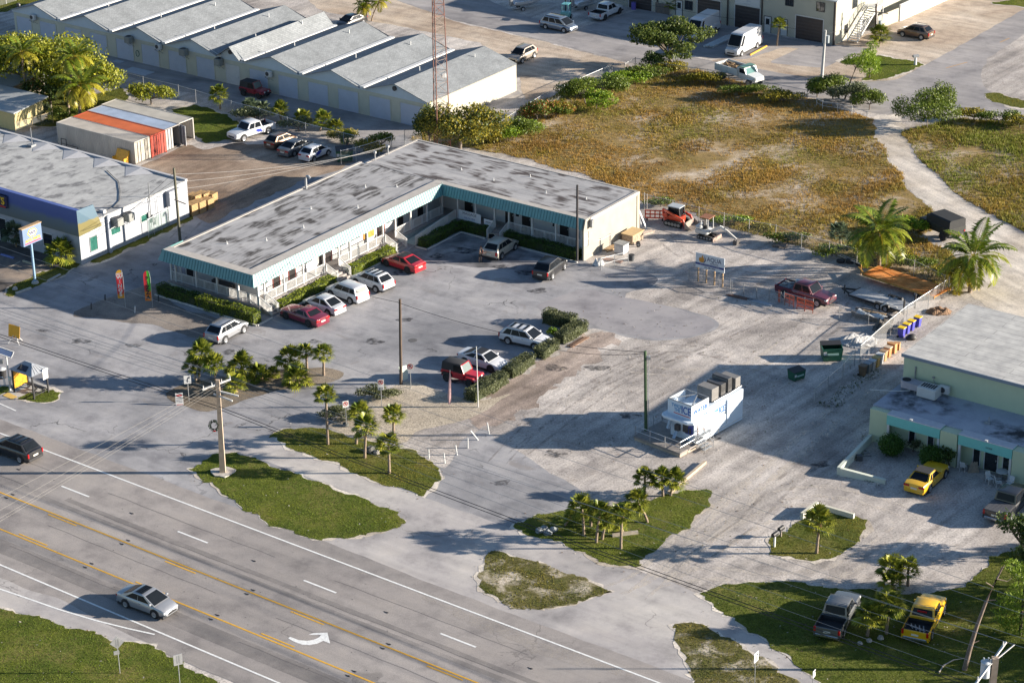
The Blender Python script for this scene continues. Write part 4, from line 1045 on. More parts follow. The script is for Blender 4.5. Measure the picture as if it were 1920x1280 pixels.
mb=MB();mb.cyl(0,0,0.35,0.95,0.5,18);mb.box(0,1.6,-0.5,0.5,0.35,0.92);mb.build('hood',flat('grey_purple_casing',(0.36,0.34,0.38),0.6,var=0.1),t,smooth=40)
mb=MB();mb.cyl(0,0,0.952,0.97,0.38,18);mb.build('fan_opening',M_BLACK,t)
mb=MB();mb.box(1.3,3.0,-0.75,0.55,0.05,0.95,0.05);mb.build('slatted_box',M_WHITE,t)
mb=MB()
for k in range(6):mb.box(1.5+k*0.22,1.64+k*0.22,-0.45,0.3,0.952,0.965)
mb.build('slots',M_BLACK,t)
mb=MB();[mb.box(x,x+0.08,y,y+0.08,0,0.36)for x in(-0.3,0.9)for y in(-0.4,0.35)];mb.build('legs',M_STEEL,t)
mb=MB();mb.tube([(0.6,-0.5,0.3),(-0.2,-1.0,0.2),(-2.4,-2.0,0.15)],0.035,6);mb.build('drain_pipe',M_WHITE,t)
ac_box(grn(4.1,5.05,3.35),TH,'white split air conditioner on the pale green upper wall','split')
t=thing('garden_wall','low pale green angled wall before the green office forecourt','wall',(0,0,0))
mb=MB()
a,b_,c_,=at(1632,828),at(1572,890),at(1660,906)
mb.bar(a+Vector((0,0,0.35)),b_+Vector((0,0,0.35)),0.3,0.7)
d=(c_-b_).normalized();nv=Vector((-d.y,d.x,0))*0.15
b2=b_+d*0.16
mb.rings([[tuple(b2-nv),tuple(b2+nv),tuple(b2+nv+Vector((0,0,0.7))),tuple(b2-nv+Vector((0,0,0.7)))],[tuple(c_-nv),tuple(c_+nv),tuple(c_+nv+Vector((0,0,0.36))),tuple(c_-nv+Vector((0,0,0.36)))]])
mb.build('body',flat('pale_green_white',(0.52,0.55,0.47),0.85,var=0.06),t)
t=thing('planter_wall','low cream angled wall around the palm on the mailbox island','wall',(0,0,0))
mb=MB();a,b_,c_=at(1503,974),at(1532,952),at(1601,972)
mb.bar(a+Vector((0,0,0.3)),b_+Vector((0,0,0.3)),0.25,0.6);d=(c_-b_).normalized();mb.bar(b_+d*0.13+Vector((0,0,0.22)),c_+Vector((0,0,0.22)),0.24,0.44)
mb.build('body',flat('cream_wall',(0.56,0.54,0.44),0.85,var=0.1),t)
# ------------------------------------------------------------------ two-storey metal workshop at the top
WS=at(1564,85)
def wsp(x,y,z=0.0):return WS+GX*x+GY*y+Vector((0,0,z))
M_RIB=None
m,n,l,b=new_mat('ribbed_beige_metal')
b.inputs['Roughness'].default_value=0.55
tc=n.new('ShaderNodeTexCoord');wv=n.new('ShaderNodeTexWave');wv.inputs['Scale'].default_value=1.6;wv.bands_direction='DIAGONAL'
l.new(tc.outputs['Object'],wv.inputs[0])
c=ramp(n,l,wv.outputs['Fac'],[(0.0,(0.36,0.35,0.28)),(0.3,(0.40,0.39,0.32)),(1.0,(0.42,0.41,0.34))])
c=mixc(n,l,None,c,ramp(n,l,noise_fac(n,l,0.5,5),[(0.3,(0.85,)*3),(0.7,(1.08,)*3)]),'MULTIPLY',1.0)
l.new(c,b.inputs['Base Color']);M_RIB=m
work=thing('workshop_building','two-storey ribbed beige metal workshop with brown garage doors and outside stair','building',WS,TH)
mb=MB();mb.box(-34,0,0,30,0,5.7);mb.build('wall',M_RIB,work)
mb=MB();mb.box(-34.3,0.35,-0.35,30,5.7,5.85);mb.build('roof',flat('pale_metal_roof',(0.45,0.46,0.47),0.5,var=0.1),work)
M_BROWNDOOR=flat('brown_roll_door',(0.045,0.035,0.033),0.5,var=0.2)
for a,b_ in((-5.6,-1.7),(-14.6,-10.9),(-20.3,-16.8),(-31.0,-27.4)):
 roll_door(work,'x',0.0,a,b_,3.0,-1,M_BROWNDOOR,name='garage_door',frame=M_WHITE,slat=0.4)
for a in(-8.2,-9.3+0.7,-24.0):
 pass
for a in(-7.8,-10.2,-23.6):
 door(work,'x',0.0,a,a+0.95,0.05,2.15,-1,mat=M_WHITE,frame=M_DARKMETAL,lites=True)
for a,z in((-22.2,1.2),(-2.7,4.1),(-7.2,4.1)):
 window(work,'x',0.0,a,a+1.1,z,z+1.1,-1,frame=M_DARKMETAL,mull=1)
for x in(-9.3-1.3,-15.7,-0.12,-26.5):
 mb=MB();mb.box(x-0.08,x+0.08,-0.14,0.0,0,5.7);mb.build('downpipe',M_BROWNDOOR,work)
mb=MB();mb.box(-0.15,0.06,-0.16,0.05,0,5.7);mb.build('corner_trim',M_BROWNDOOR,work)
for y in(4.5,10.5,16):window(work,'y',0.0,y,y+1.2,3.7,4.9,1,frame=M_DARKMETAL,mull=1)
window(work,'y',0.0,2.6,3.4,0.9,1.9,1,frame=M_DARKMETAL)
door(work,'y',0.0,6.8,7.8,0.05,2.1,1,mat=M_WHITE)
for a,b_,z in((-14.6,-10.9,3.15),(-20.3,-16.8,3.15)):
 t=thing('shop_sign','white shop sign over the %s brown garage door of the workshop'%('middle' if a>-15 else 'left-hand'),'sign',wsp((a+b_)/2,0,z),TH)
 mb=MB();h=(b_-a)/2;mb.box(-h,h,-0.1,0.0,0,1.0);mb.build('board',M_WHITE,t)
 text_obj('lettering','~ ~ -' if a>-15 else '- ~',0.3,M_BLUEINK,t,(0.2,-0.11,0.62),(1,0,0),(0,0,1),0.004)
 text_obj('lettering','- -- -- - --- -',0.2,M_INK,t,(0,-0.11,0.22),(1,0,0),(0,0,1),0.004)
 # outside stair along the sunny wall
st=thing('outside_stair','white steel stair climbing the sunny side of the beige workshop','stair',wsp(0,0),TH)
mb=MB()
N=15
for k in range(N):
 y=2.3+k*0.34;z=0.2+k*0.215
 mb.box(0.7,2.0,y,y+0.3,z-0.04,z)
mb.box(0.0,2.0,2.3+N*0.34,9.2,3.3,3.38)
mb.build('treads',M_WHITE,st)
for x in(0.66,2.04):
 mb=MB();mb.bar((x,2.2,0.1),(x,2.3+N*0.34,3.3),0.06,0.24);mb.build('stringer',M_WHITE,st)
 mb=MB();mb.bar((x,2.2,1.1),(x,2.3+N*0.34,4.3),0.05,0.06);mb.bar((x,2.2,0.65),(x,2.3+N*0.34,3.85),0.04,0.04)
 for k in range(0,N+1,3):mb.bar((x,2.3+k*0.34,0.1+k*0.215),(x,2.3+k*0.34,1.15+k*0.215),0.05,0.05)
 mb.build('handrail',M_WHITE,st)
mb=MB();[mb.box(1.9,2.02,y,y+0.1,0,3.3)for y in(7.5,9.1)];mb.build('landing_post',M_WHITE,st)
railing(st,[[(2.0,7.4),(2.0,9.2)]],h=1.0,z=3.38)
t=thing('yard_wall','bright white block wall beyond the workshop, at the top edge','wall',(0,0,0))
a,b_=at(1686,40),at(1775,0)
mb=MB();mb.bar(a+Vector((0,0,1.1)),b_+Vector((0,0,1.1)),0.25,2.2);mb.build('body',flat('white_block',(0.66,0.66,0.65),0.8,var=0.06),t)
t=thing('yard_wall','weathered grey wooden fence panel between the stair and the white wall','fence',(0,0,0))
a,b_=at(1640,58),at(1684,40)
mb=MB();mb.bar(a+Vector((0,0,0.9)),b_+Vector((0,0,0.9)),0.12,1.8);mb.build('body',flat('beige_panel',(0.40,0.37,0.29),0.8,var=0.2),t)
# ------------------------------------------------------------------ ice and water kiosk
IC=at(1301,837.8)
ICR=rad(47.5)-pi/2
def ice(x,y,z=0.0):
 v=Vector((x,y,0));v.rotate(Matrix.Rotation(ICR,3,'Z').to_euler());return IC+v+Vector((0,0,z))
kiosk=thing('ice_kiosk','white ice and water vending kiosk with a sign box, roof chillers and a railed deck','kiosk',IC,ICR)
M_KW=flat('white_kiosk_panel',(0.58,0.66,0.74),0.45,var=0.04)
mb=MB();mb.box(-2.5,0,0,6.7,0.05,2.95,0.03);mb.build('body',M_KW,kiosk)
mb=MB();mb.box(0.0,0.03,0.1,6.6,0.3,0.36);mb.build('trim',M_WHITE,kiosk)
mb=MB()
ring=lambda z,g:[(-2.95+g,1.9,z),(-2.95+g,-0.55,z),(-2.8+g,-0.85+g,z),(-2.5,-1.0+g,z),(-0.1,-0.85+g,z),(0.28-g,-0.5,z),(0.30-g,2.3,z)]
mb.rings([ring(2.25,0.06),ring(2.35,0),ring(2.45,0.0),ring(2.52,0.05)]);mb.build('canopy',M_KW,kiosk)
sb=MB()
for(x0,x1,y0,y1)in((-2.55,-0.05,-0.35,-0.29),(-0.11,-0.05,-0.29,1.95),(-2.55,-2.49,-0.29,1.95)):sb.box(x0,x1,y0,y1,2.52,3.85)
sgn=sb.build('sign_box',M_KW,kiosk)
mb=MB()
for p,q in(((-2.55,-0.32,3.87),(-0.05,-0.32,3.87)),((-0.08,-0.32,3.87),(-0.08,1.95,3.87)),((-2.52,-0.32,3.87),(-2.52,1.95,3.87)),((-2.52,1.95,3.87),(-0.08,1.95,3.87)),((-2.52,-0.32,3.82),(-1.2,1.95,3.82)),((-0.08,-0.32,3.82),(-1.2,1.95,3.82))):mb.bar(p,q,0.07,0.06)
for x,y in((-2.52,1.95),(-0.08,1.95)):mb.bar((x,y,2.50),(x,y,3.85),0.06,0.06)
mb.build('sign_frame',M_STEEL,kiosk)
text_obj('lettering','TWICE',0.42,flat('sky_letters',(0.10,0.30,0.55),0.5),sgn,(-1.62,-0.36,3.42),(1,0,0),(0,0,1),0.006,bold=0.012,squash=0.8)
text_obj('lettering','THE',0.42,flat('sky_letters',(0.10,0.30,0.55),0.5),sgn,(-1.55,-0.36,3.06),(1,0,0),(0,0,1),0.006,bold=0.012,squash=0.8)
text_obj('lettering','ICE',0.95,flat('deep_blue_letters',(0.02,0.10,0.36),0.5),sgn,(-0.62,-0.36,3.23),(1,0,0),(0,0,1),0.006,bold=0.02,squash=0.72)
mb=MB();mb.box(-1.9,-0.2,-0.37,-0.34,2.74,2.80);mb.build('underline',flat('red_stripe',(0.55,0.03,0.03),0.5),sgn)
text_obj('lettering','WATER',0.55,flat('deep_blue_letters',(0.02,0.10,0.36),0.5),sgn,(-0.04,0.85,3.15),(0,1,0),(0,0,1),0.006,bold=0.015)
text_obj('lettering','TWICE',0.38,flat('sky_letters',(0.10,0.30,0.55),0.5),kiosk,(0.01,3.05,2.25),(0,1,0),(0,0,1),0.006,bold=0.012,squash=0.8)
text_obj('lettering','ICE',0.8,flat('deep_blue_letters',(0.02,0.10,0.36),0.5),kiosk,(0.01,3.75,2.1),(0,1,0),(0,0,1),0.006,bold=0.02,squash=0.72)
text_obj('lettering','PURE',0.2,flat('deep_blue_letters',(0.02,0.10,0.36),0.5),kiosk,(0.01,1.5,2.55),(0,1,0),(0,0,1),0.006)
mb=MB();mb.box(0.005,0.02,2.6,4.2,1.6,1.66);mb.build('underline',M_DARKMETAL,kiosk)
mb=MB();mb.box(0.0,0.16,4.3,4.9,1.5,2.8,0.03);mb.box(0.0,0.1,4.4,4.7,0.9,1.5,0.02);mb.tube([(0.06,4.5,0.9),(0.06,4.5,0.5)],0.04);mb.build('electric_cabinet',M_KW,kiosk)
mb=MB();mb.tube([(0.06,0.4,0.6),(0.06,0.4,1.9)],0.03);mb.tube([(0.06,0.4,1.3),(0.06,1.3,1.3),(0.06,1.35,1.0)],0.03);mb.build('water_pipe',flat('copper_pipe',(0.30,0.14,0.07),0.5),kiosk)
mb=MB();mb.box(-0.95,-0.12,-0.03,0.02,1.0,1.95);mb.build('vending_panel',flat('blue_vending_panel',(0.05,0.07,0.30),0.4,var=0.1),kiosk)
mb=MB();mb.box(-1.15,-0.6,-0.10,0.0,1.1,1.9,0.02);mb.box(-0.5,-0.3,-0.07,0.0,1.1,1.6);mb.build('coin_slot',M_DARKMETAL,kiosk)
mb=MB();mb.box(-1.85,-1.4,-0.35,0,1.1,1.65,0.03);mb.build('dispenser',M_DARKMETAL,kiosk)
mb=MB();mb.bar((-1.6,-0.3,1.05),(-1.6,-0.75,0.55),0.28,0.08);mb.bar((-2.3,-0.2,2.0),(-2.4,-0.5,1.15),0.25,0.2);mb.build('ice_chute',flat('blue_grey_chute',(0.30,0.40,0.52),0.5),kiosk)
mb=MB();mb.box(-4.6,0.35,-2.3,-0.02,0.25,0.42);mb.box(-4.6,-2.55,-0.02,1.4,0.25,0.42);mb.mat(1).box(-4.55,0.3,-2.25,-0.1,0.0,0.25)
mb.build('deck',[flat('deck_boards',(0.24,0.215,0.195),0.85,var=0.25,scale=2),flat('deck_curb',(0.42,0.34,0.26),0.85,var=0.3)],kiosk)
def pipe_rail(root,pts,h=0.95,z=0.42,mat=M_METAL,name='handrail'):
 mb=MB()
 for p,q in zip(pts,pts[1:]):
  p,q=Vector((*p,z))if len(p)==2 else Vector(p),Vector((*q,z))if len(q)==2 else Vector(q)
  for f in(1.0,0.5):mb.tube([p+Vector((0,0,h*f)),q+Vector((0,0,h*f))],0.028,6)
  k=max(1,round((q-p).length/1.5))
  for i in range(k+1):c=p.lerp(q,i/k);mb.tube([c,c+Vector((0,0,h))],0.028,6)
 mb.build(name,mat,root)
pipe_rail(kiosk,[(-4.5,-0.9),(-4.5,-2.2),(0.25,-2.2),(0.25,-0.2)]);pipe_rail(kiosk,[(-4.5,1.4),(-2.6,1.4)]);pipe_rail(kiosk,[(-4.5,0.2),(-4.5,1.4)])
mb=MB()
for k in range(4):mb.box(0.2+0.28*k,0.46+0.28*k,-0.3+0.0*k,0.8,0.72-0.18*k,0.77-0.18*k)
mb.box(0.02,0.3,-0.3,2.0,0.86,0.9);mb.build('side_steps',M_STEEL,kiosk)
pipe_rail(kiosk,[(0.35,0.85,0.85),(1.4,0.85,0.1)]);pipe_rail(kiosk,[(0.35,-0.3,0.85),(1.4,-0.3,0.1)]);pipe_rail(kiosk,[(0.1,2.0,0.9),(1.0,2.0,0.9),(1.0,0.9,0.85)])
for k,(x0,x1,y0,y1,h,mt)in enumerate(((-1.9,-0.35,2.75,3.7,1.2,0),(-2.0,-0.45,4.15,4.8,1.1,1),(-2.1,-0.4,5.05,5.6,1.35,1),(-1.9,-0.3,5.95,6.65,1.1,0))):
 t=thing('chiller',['tan metal chiller just behind the sign box on the kiosk roof','dark chiller second from the sign box on the kiosk roof','tallest dark chiller on the kiosk roof','tan chiller at the far end of the kiosk roof'][k],'chiller',ice((x0+x1)/2,(y0+y1)/2,2.95),ICR,'chillers on the kiosk roof')
 a,c_=(x1-x0)/2,(y1-y0)/2
 mb=MB();mb.box(-a,a,-c_,c_,0.1,h,0.02);mb.build('casing',flat('tan_casing',(0.19,0.18,0.168),0.5,var=0.15)if not mt else flat('dark_steel_casing',(0.13,0.125,0.12),0.35,metal=0.5,var=0.3),t)
 mb=MB();mb.box(-a+0.1,a-0.1,-c_-0.015,-c_+0.01,0.2,h-0.1);mb.build('coil_grille',flat('coil_grey',(0.16,0.16,0.16),0.6,var=0.3),t)
 mb=MB();mb.box(-a,a,-c_+0.05,c_-0.05,0.0,0.1);mb.build('base',M_DARKMETAL,t)
mb=MB();mb.tube([(-0.2,2.9,3.05),(-0.15,4.0,3.1),(-0.15,5.0,3.08),(-0.15,6.6,3.2)],0.06,6);mb.tube([(-0.35,3.8,3.05),(-0.35,5.8,3.05)],0.04,6);mb.build('roof_piping',M_STEEL,kiosk)
t=thing('parking_bumper','long concrete beam lying beside the kiosk steps','beam',(0,0,0))
mb=MB();mb.bar(at(1322,868)+Vector((0,0,0.12)),at(1254,926)+Vector((0,0,0.12)),0.25,0.24);mb.build('beam',flat('tan_concrete',(0.42,0.34,0.25),0.9,var=0.2),t)
mb=MB();p=[at(*q)for q in((1198,818),(1240,812),(1256,836),(1235,838))];mb.quad(*[v+Vector((0,0,0.03))for v in p]);mb.quad(*[v for v in reversed(p)])
tag(mb.build('concrete_slab',M_CONC),kind='structure')
# ------------------------------------------------------------------ shipping containers
CN=at(251.3,267,2.6);CN.z=0
def cont(x,y,z=0.0):return CN+GX*x+GY*y+Vector((0,0,z))
def container(y,x,col,roofcol,doorcol,label,door_state,rust=0.15):
 t=thing('shipping_container',label,'container',cont(x,y),TH,'shipping containers behind the auto parts shop')
 L,Wd,Hh=12.19,2.42,2.59
 mbody=flat('container_'+label[:12].replace(' ','_'),col,0.6,var=0.2,scale=0.8,streak=(1,1,0.3))
 mb=MB()
 def corr(p,q,z0,z1,nrm):
  p,q=Vector(p),Vector(q);d=(q-p).normalized();n_=int((q-p).length/0.28)
  for i in range(n_):
   s=(q-p)*(i/n_);e=(q-p)*((i+1)/n_)
   a,b_,c_,d_=p+s,p+s.lerp(e,0.4),p+s.lerp(e,0.5)-nrm*0.036,p+s.lerp(e,0.9)-nrm*0.036
   for u,v in((a,b_),(b_,c_),(c_,d_),(d_,p+e)):mb.quad((u.x,u.y,z0),(v.x,v.y,z0),(v.x,v.y,z1),(u.x,u.y,z1))
 corr((-L,0.02,0),(0,0.02,0),0.12,Hh-0.08,Vector((0,-1,0)));corr((-L,Wd-0.02,0),(0,Wd-0.02,0),0.12,Hh-0.08,Vector((0,1,0)));corr((-L+0.02,0,0),(-L+0.02,Wd,0),0.12,Hh-0.08,Vector((-1,0,0)))
 mb.build('side_walls',mbody,t)
 mb=MB()
 for yy in(0,Wd-0.1):mb.box(-L,0,yy,yy+0.1,0.0,0.14);mb.box(-L,0,yy,yy+0.1,Hh-0.1,Hh)
 for xx in(-L,-0.12):
  for yy in(0,Wd-0.12):mb.box(xx,xx+0.12,yy,yy+0.12,0,Hh+0.01)
  mb.box(xx,xx+0.1,0.1,Wd-0.1,Hh-0.1,Hh)
 mb.build('frame',mbody,t)
 mb=MB();n_=44
 for i in range(n_):
  a,b_=-L+L*i/n_,-L+L*(i+1)/n_
  mm=(a+b_)/2
  mb.quad((a,0.06,Hh-0.02),(mm,0.06,Hh-0.045),(mm,Wd-0.06,Hh-0.045),(a,Wd-0.06,Hh-0.02));mb.quad((mm,0.06,Hh-0.045),(b_,0.06,Hh-0.02),(b_,Wd-0.06,Hh-0.02),(mm,Wd-0.06,Hh-0.045))
 mb.build('roof',flat('croof_'+label[:12].replace(' ','_'),roofcol,0.65,var=0.25,scale=0.5),t)
 mb=MB();mb.box(-L,-0.05,0.05,Wd-0.05,0.1,0.15);mb.build('floor',M_OLDWOOD,t)
 dm=flat('cdoor_'+label[:12].replace(' ','_'),doorcol,0.55,var=0.3,scale=1.5)
 for k in range(2):
  mb=MB();y0=0.12 if k==0 else Wd/2+0.01;wd=Wd/2-0.13
  st_=door_state[k]
  if st_=='none':continue
  ang=0 if st_=='shut' else rad(100)*(-1 if k==0 else 1)
  piv=Vector((0,y0 if k==0 else y0+wd,0))
  mb.M=Matrix.Translation(piv)@Matrix.Rotation(ang,4,'Z')@Matrix.Translation(-piv)
  mb.box(-0.03,0.02,y0,y0+wd,0.14,Hh-0.12)
  for zz_ in(0.5,1.05,1.6,2.1):mb.box(0.02,0.035,y0+0.05,y0+wd-0.05,zz_,zz_+0.06)
  dd=mb.build('door',dm,t)
  mb2=MB();mb2.M=mb.M
  for yy in(y0+wd*0.3,y0+wd*0.72):mb2.tube([(0.06,yy,0.1),(0.06,yy,Hh-0.1)],0.025,6)
  mb2.build('lock_rod',M_DARKMETAL,dd)
 return t
container(0,0,(0.38,0.365,0.33),(0.36,0.33,0.29),(0.36,0.335,0.28),'off-white container nearest the shop roof, both doors shut',('shut','shut'))
container(2.47,0.1,(0.36,0.045,0.02),(0.42,0.10,0.03),(0.34,0.05,0.03),'orange-red container with rust-coloured roof',('shut','shut'))
container(4.95,-0.1,(0.27,0.25,0.235),(0.26,0.32,0.42),(0.34,0.34,0.34),'container with patched pale blue roof and one grey door open',('shut','none'))
container(7.43,-0.3,(0.40,0.38,0.35),(0.34,0.32,0.28),(0.40,0.41,0.43),'beige container farthest from the shop, doors swung wide open',('open','none'))
t=thing('loader_bucket','yellow steel bucket leaning on the off-white container','bucket',cont(-1.6,-0.55),TH)
mb=MB();mb.add([(-0.9,-0.5,0),(0.9,-0.5,0),(0.9,0.35,1.5),(-0.9,0.35,1.5),(-0.9,0.1,0),(0.9,0.1,0),(0.9,0.45,1.5),(-0.9,0.45,1.5)],[(0,1,2,3),(7,6,5,4),(0,3,7,4),(1,5,6,2),(2,6,7,3),(0,4,5,1)])
for x in(-0.9,0.82):mb.box(x,x+0.08,-0.55,0.1,0,0.8)
mb.build('shell',flat('yellow_steel',(0.55,0.29,0.02),0.5,var=0.25),t)
mb=MB();[mb.box(-0.8+k*0.36,-0.65+k*0.36,-0.72,-0.5,0.0,0.08)for k in range(5)];mb.build('teeth',M_STEEL,t)
t=thing('frame_rack','black metal rack against the side of the off-white container','rack',cont(-11.0,-0.6),TH)
mb=MB();[mb.bar(p,q,0.07,0.07)for p,q in(((0,0,0),(0,0,1.1)),((0.8,0,0),(0.8,0,1.1)),((0,0,1.1),(0.8,0,1.1)),((0,0,0.5),(2.6,0,0.5)),((2.6,0,0),(2.6,0,0.5)),((0,-0.5,0.5),(2.6,-0.5,0.5)),((2.6,-0.5,0),(2.6,-0.5,0.5)),((0,-0.5,0),(0,-0.5,0.5)))];mb.build('frame',M_DARKMETAL,t)
# ------------------------------------------------------------------ vehicles
M_TYRE=flat('tyre_rubber',(0.018,0.018,0.019),0.85,var=0.2)
M_RIM=flat('alloy_rim',(0.42,0.43,0.45),0.35,metal=0.7,var=0.1)
M_RIMDARK=flat('dark_rim',(0.04,0.04,0.045),0.4,metal=0.4)
M_CARGLASS=flat('car_glass',(0.012,0.015,0.019),0.14,var=0.2,spec=0.14)
M_LAMP_R=flat('red_lamp_lens',(0.38,0.01,0.012),0.2)
M_LAMP_W=flat('clear_lamp_lens',(0.58,0.59,0.58),0.15)
M_CARBLACK=flat('black_trim',(0.02,0.02,0.022),0.6,var=0.1)
M_CHROME=flat('chrome',(0.55,0.56,0.57),0.2,metal=0.9,var=0.05)
M_PLATE=flat('number_plate',(0.62,0.60,0.52),0.5)
def paint(name,col,metal=0.0,rough=0.35):
 return flat('paint_'+name,col,rough,metal,var=0.05,scale=1.0,coat=0.8)
P_WHITE=paint('white',(0.50,0.51,0.53));P_SILVER=paint('silver',(0.34,0.35,0.37),0.5);P_GREY=paint('grey',(0.13,0.135,0.14),0.4)
P_BLACK=paint('black',(0.012,0.012,0.014));P_RED=paint('red',(0.42,0.012,0.02));P_MAROON=paint('maroon',(0.16,0.012,0.03))
P_YELLOW=paint('yellow',(0.62,0.36,0.01));P_BEIGE=paint('beige',(0.42,0.39,0.33),0.3);P_BRONZE=paint('bronze',(0.16,0.10,0.065),0.5)
P_BLUESILVER=paint('bluesilver',(0.17,0.21,0.27),0.5);P_WINE=paint('wine',(0.10,0.02,0.035));P_TAN=paint('tan',(0.34,0.29,0.24),0.4);P_GREENISH=paint('pale_green',(0.30,0.38,0.30))
def wheel(root,x,y,r,wd,side,rimm=M_RIM):
 mb=MB();n_=20
 prof=[(-wd/2,r*0.62),(-wd/2,r*0.93),(-wd/2+0.03,r),(wd/2-0.03,r),(wd/2,r*0.93),(wd/2,r*0.62)]
 mb.rings([[(x+q*cos(2*pi*k/n_),y+o,r+q*sin(2*pi*k/n_))for k in range(n_)]for o,q in prof],cap=False)
 t=mb.build('wheel',M_TYRE,root,smooth=50)
 mb=MB();o=side*(wd/2+0.002)
 mb.rings([[(x+q*cos(2*pi*k/n_),y+oo,r+q*sin(2*pi*k/n_))for k in range(n_)]for oo,q in((o-side*0.1,r*0.63),(o,r*0.63),(o-side*0.015,r*0.52))],cap=True)
 rm=mb.build('rim',rimm,t)
 return t
STYLES={'sedan':dict(L=4.75,W=1.83,r=0.34,ax=(1.42,-1.38),gc=0.18,body=[(-2.38,.62,.80),(-2.32,.95,.88),(-2.0,1.02,.95),(-1.2,1.01,1),(0.8,.96,1),(1.4,.90,1),(1.95,.79,.94),(2.22,.68,.84),(2.38,.48,.70)],cab=(1.50,.30,-.80,-2.0,1.45,.94,.72),win=[(.15,.48),(.50,.84)]),'fastback':dict(L=4.45,W=1.76,r=0.33,ax=(1.35,-1.35),gc=0.20,body=[(-2.22,.62,.82),(-2.18,.95,.88),(-1.7,1.02,.96),(-1.0,.99,1),(0.9,.93,1),(1.3,.90,1),(1.8,.80,.94),(2.1,.70,.84),(2.22,.52,.72)],cab=(1.45,.35,-.75,-2.0,1.49,.92,.74),win=[(.14,.48),(.53,.86)]),'coupe':dict(L=4.95,W=1.92,r=0.36,ax=(1.52,-1.42),gc=0.18,body=[(-2.47,.60,.86),(-2.42,.94,.92),(-2.0,1.0,.97),(-1.2,.99,1),(0.6,.93,1),(1.2,.91,1),(2.0,.86,.97),(2.38,.80,.90),(2.47,.55,.82)],cab=(.75,.05,-.95,-1.75,1.38,.93,.72),win=[(.12,.62),(.68,.86)]),'sport':dict(L=4.72,W=1.85,r=0.35,ax=(1.43,-1.42),gc=0.17,body=[(-2.36,.60,.84),(-2.30,.98,.90),(-1.9,1.02,.97),(-1.1,.98,1),(0.9,.92,1),(1.3,.88,1),(1.9,.76,.95),(2.22,.64,.84),(2.36,.46,.72)],cab=(1.25,.35,-.75,-2.05,1.40,.92,.72),win=[(.12,.48),(.53,.84)]),'suv':dict(L=4.60,W=1.86,r=0.37,ax=(1.38,-1.32),gc=0.26,body=[(-2.30,.62,.84),(-2.25,1.05,.91),(-1.85,1.12,.97),(-1.0,1.11,1),(0.9,1.05,1),(1.4,1.0,1),(1.92,.91,.95),(2.18,.80,.86),(2.30,.54,.74)],cab=(1.42,.42,-1.45,-2.18,1.67,1.04,.72),win=[(.11,.40),(.415,.68),(.70,.90)]),'boxy':dict(L=4.40,W=1.84,r=0.36,ax=(1.32,-1.30),gc=0.25,body=[(-2.20,.60,.88),(-2.16,1.08,.94),(-1.7,1.12,.98),(-1.0,1.11,1),(1.0,1.06,1),(1.4,1.03,1),(1.88,.95,.95),(2.1,.85,.87),(2.20,.56,.77)],cab=(1.30,.55,-1.80,-2.13,1.68,1.05,.77),win=[(.08,.38),(.395,.69),(.71,.92)]),'wagon':dict(L=4.80,W=1.84,r=0.35,ax=(1.42,-1.36),gc=0.24,body=[(-2.40,.62,.86),(-2.36,.98,.92),(-1.9,1.02,.97),(-1.0,1.01,1),(0.9,.97,1),(1.35,.95,1),(1.95,.87,.95),(2.28,.76,.86),(2.40,.54,.76)],cab=(1.40,.42,-1.65,-2.30,1.58,.97,.73),win=[(.11,.39),(.405,.67),(.69,.91)]),'hatch':dict(L=4.00,W=1.72,r=0.31,ax=(1.25,-1.20),gc=0.21,body=[(-2.00,.60,.86),(-1.96,.98,.92),(-1.6,1.02,.97),(-1.0,1.0,1),(0.8,.95,1),(1.15,.92,1),(1.65,.82,.95),(1.9,.70,.86),(2.00,.52,.76)],cab=(1.35,.38,-1.15,-1.88,1.50,.95,.72),win=[(.09,.46),(.50,.86)]),'minivan':dict(L=5.00,W=1.95,r=0.34,ax=(1.50,-1.45),gc=0.20,body=[(-2.50,.58,.88),(-2.46,1.02,.94),(-2.0,1.05,.98),(-1.0,1.03,1),(1.0,.97,1),(1.5,.93,1),(2.0,.84,.95),(2.38,.72,.86),(2.50,.50,.76)],cab=(1.95,.75,-1.9,-2.42,1.72,.99,.74),win=[(.12,.38),(.41,.66),(.69,.92)]),'van':dict(L=6.60,W=2.02,r=0.36,ax=(2.25,-1.75),gc=0.24,body=[(-3.30,.55,.96),(-3.28,1.25,.99),(-2.0,1.27,1),(0,1.27,1),(1.6,1.22,1),(2.3,1.18,1),(2.9,1.02,.96),(3.2,.88,.88),(3.30,.55,.80)],cab=(2.75,1.85,-3.18,-3.28,2.65,1.18,.86),win=[(.06,.15)]),'pickup':dict(L=5.80,W=1.98,r=0.40,ax=(1.85,-1.75),gc=0.34,body=[(-1.02,.80,.98),(-1.0,1.14,1),(1.1,1.12,1),(1.5,1.12,1),(2.3,1.06,.97),(2.78,.98,.90),(2.90,.62,.86)],cab=(1.35,.75,-.75,-1.0,1.86,1.10,.80),win=[(.12,.48),(.53,.92)],bed=(-2.88,-1.04)),}
def loft_body(mb,st,W,gc):
 """skinned lower body from stations (x, top, share of half width)"""
 rs=[]
 for i,(x,zt,s)in enumerate(st):
  w_=W/2*s;e=i in(0,len(st)-1)
  zb=gc+(0.12 if e else 0.0)
  zm=zb+(zt-zb)*0.55
  half=[(0.0,zb),(w_*.84,zb),(w_*.975,zb+0.10),(w_,zm),(w_*.975,zt-0.10),(w_*.90,zt-0.015),(w_*.5,zt+0.015),(0.0,zt+0.025)]
  ring=[(x,y,z)for y,z in half]+[(x,-y,z)for y,z in reversed(half[1:-1])]
  rs.append(ring)
 mb.rings(rs)
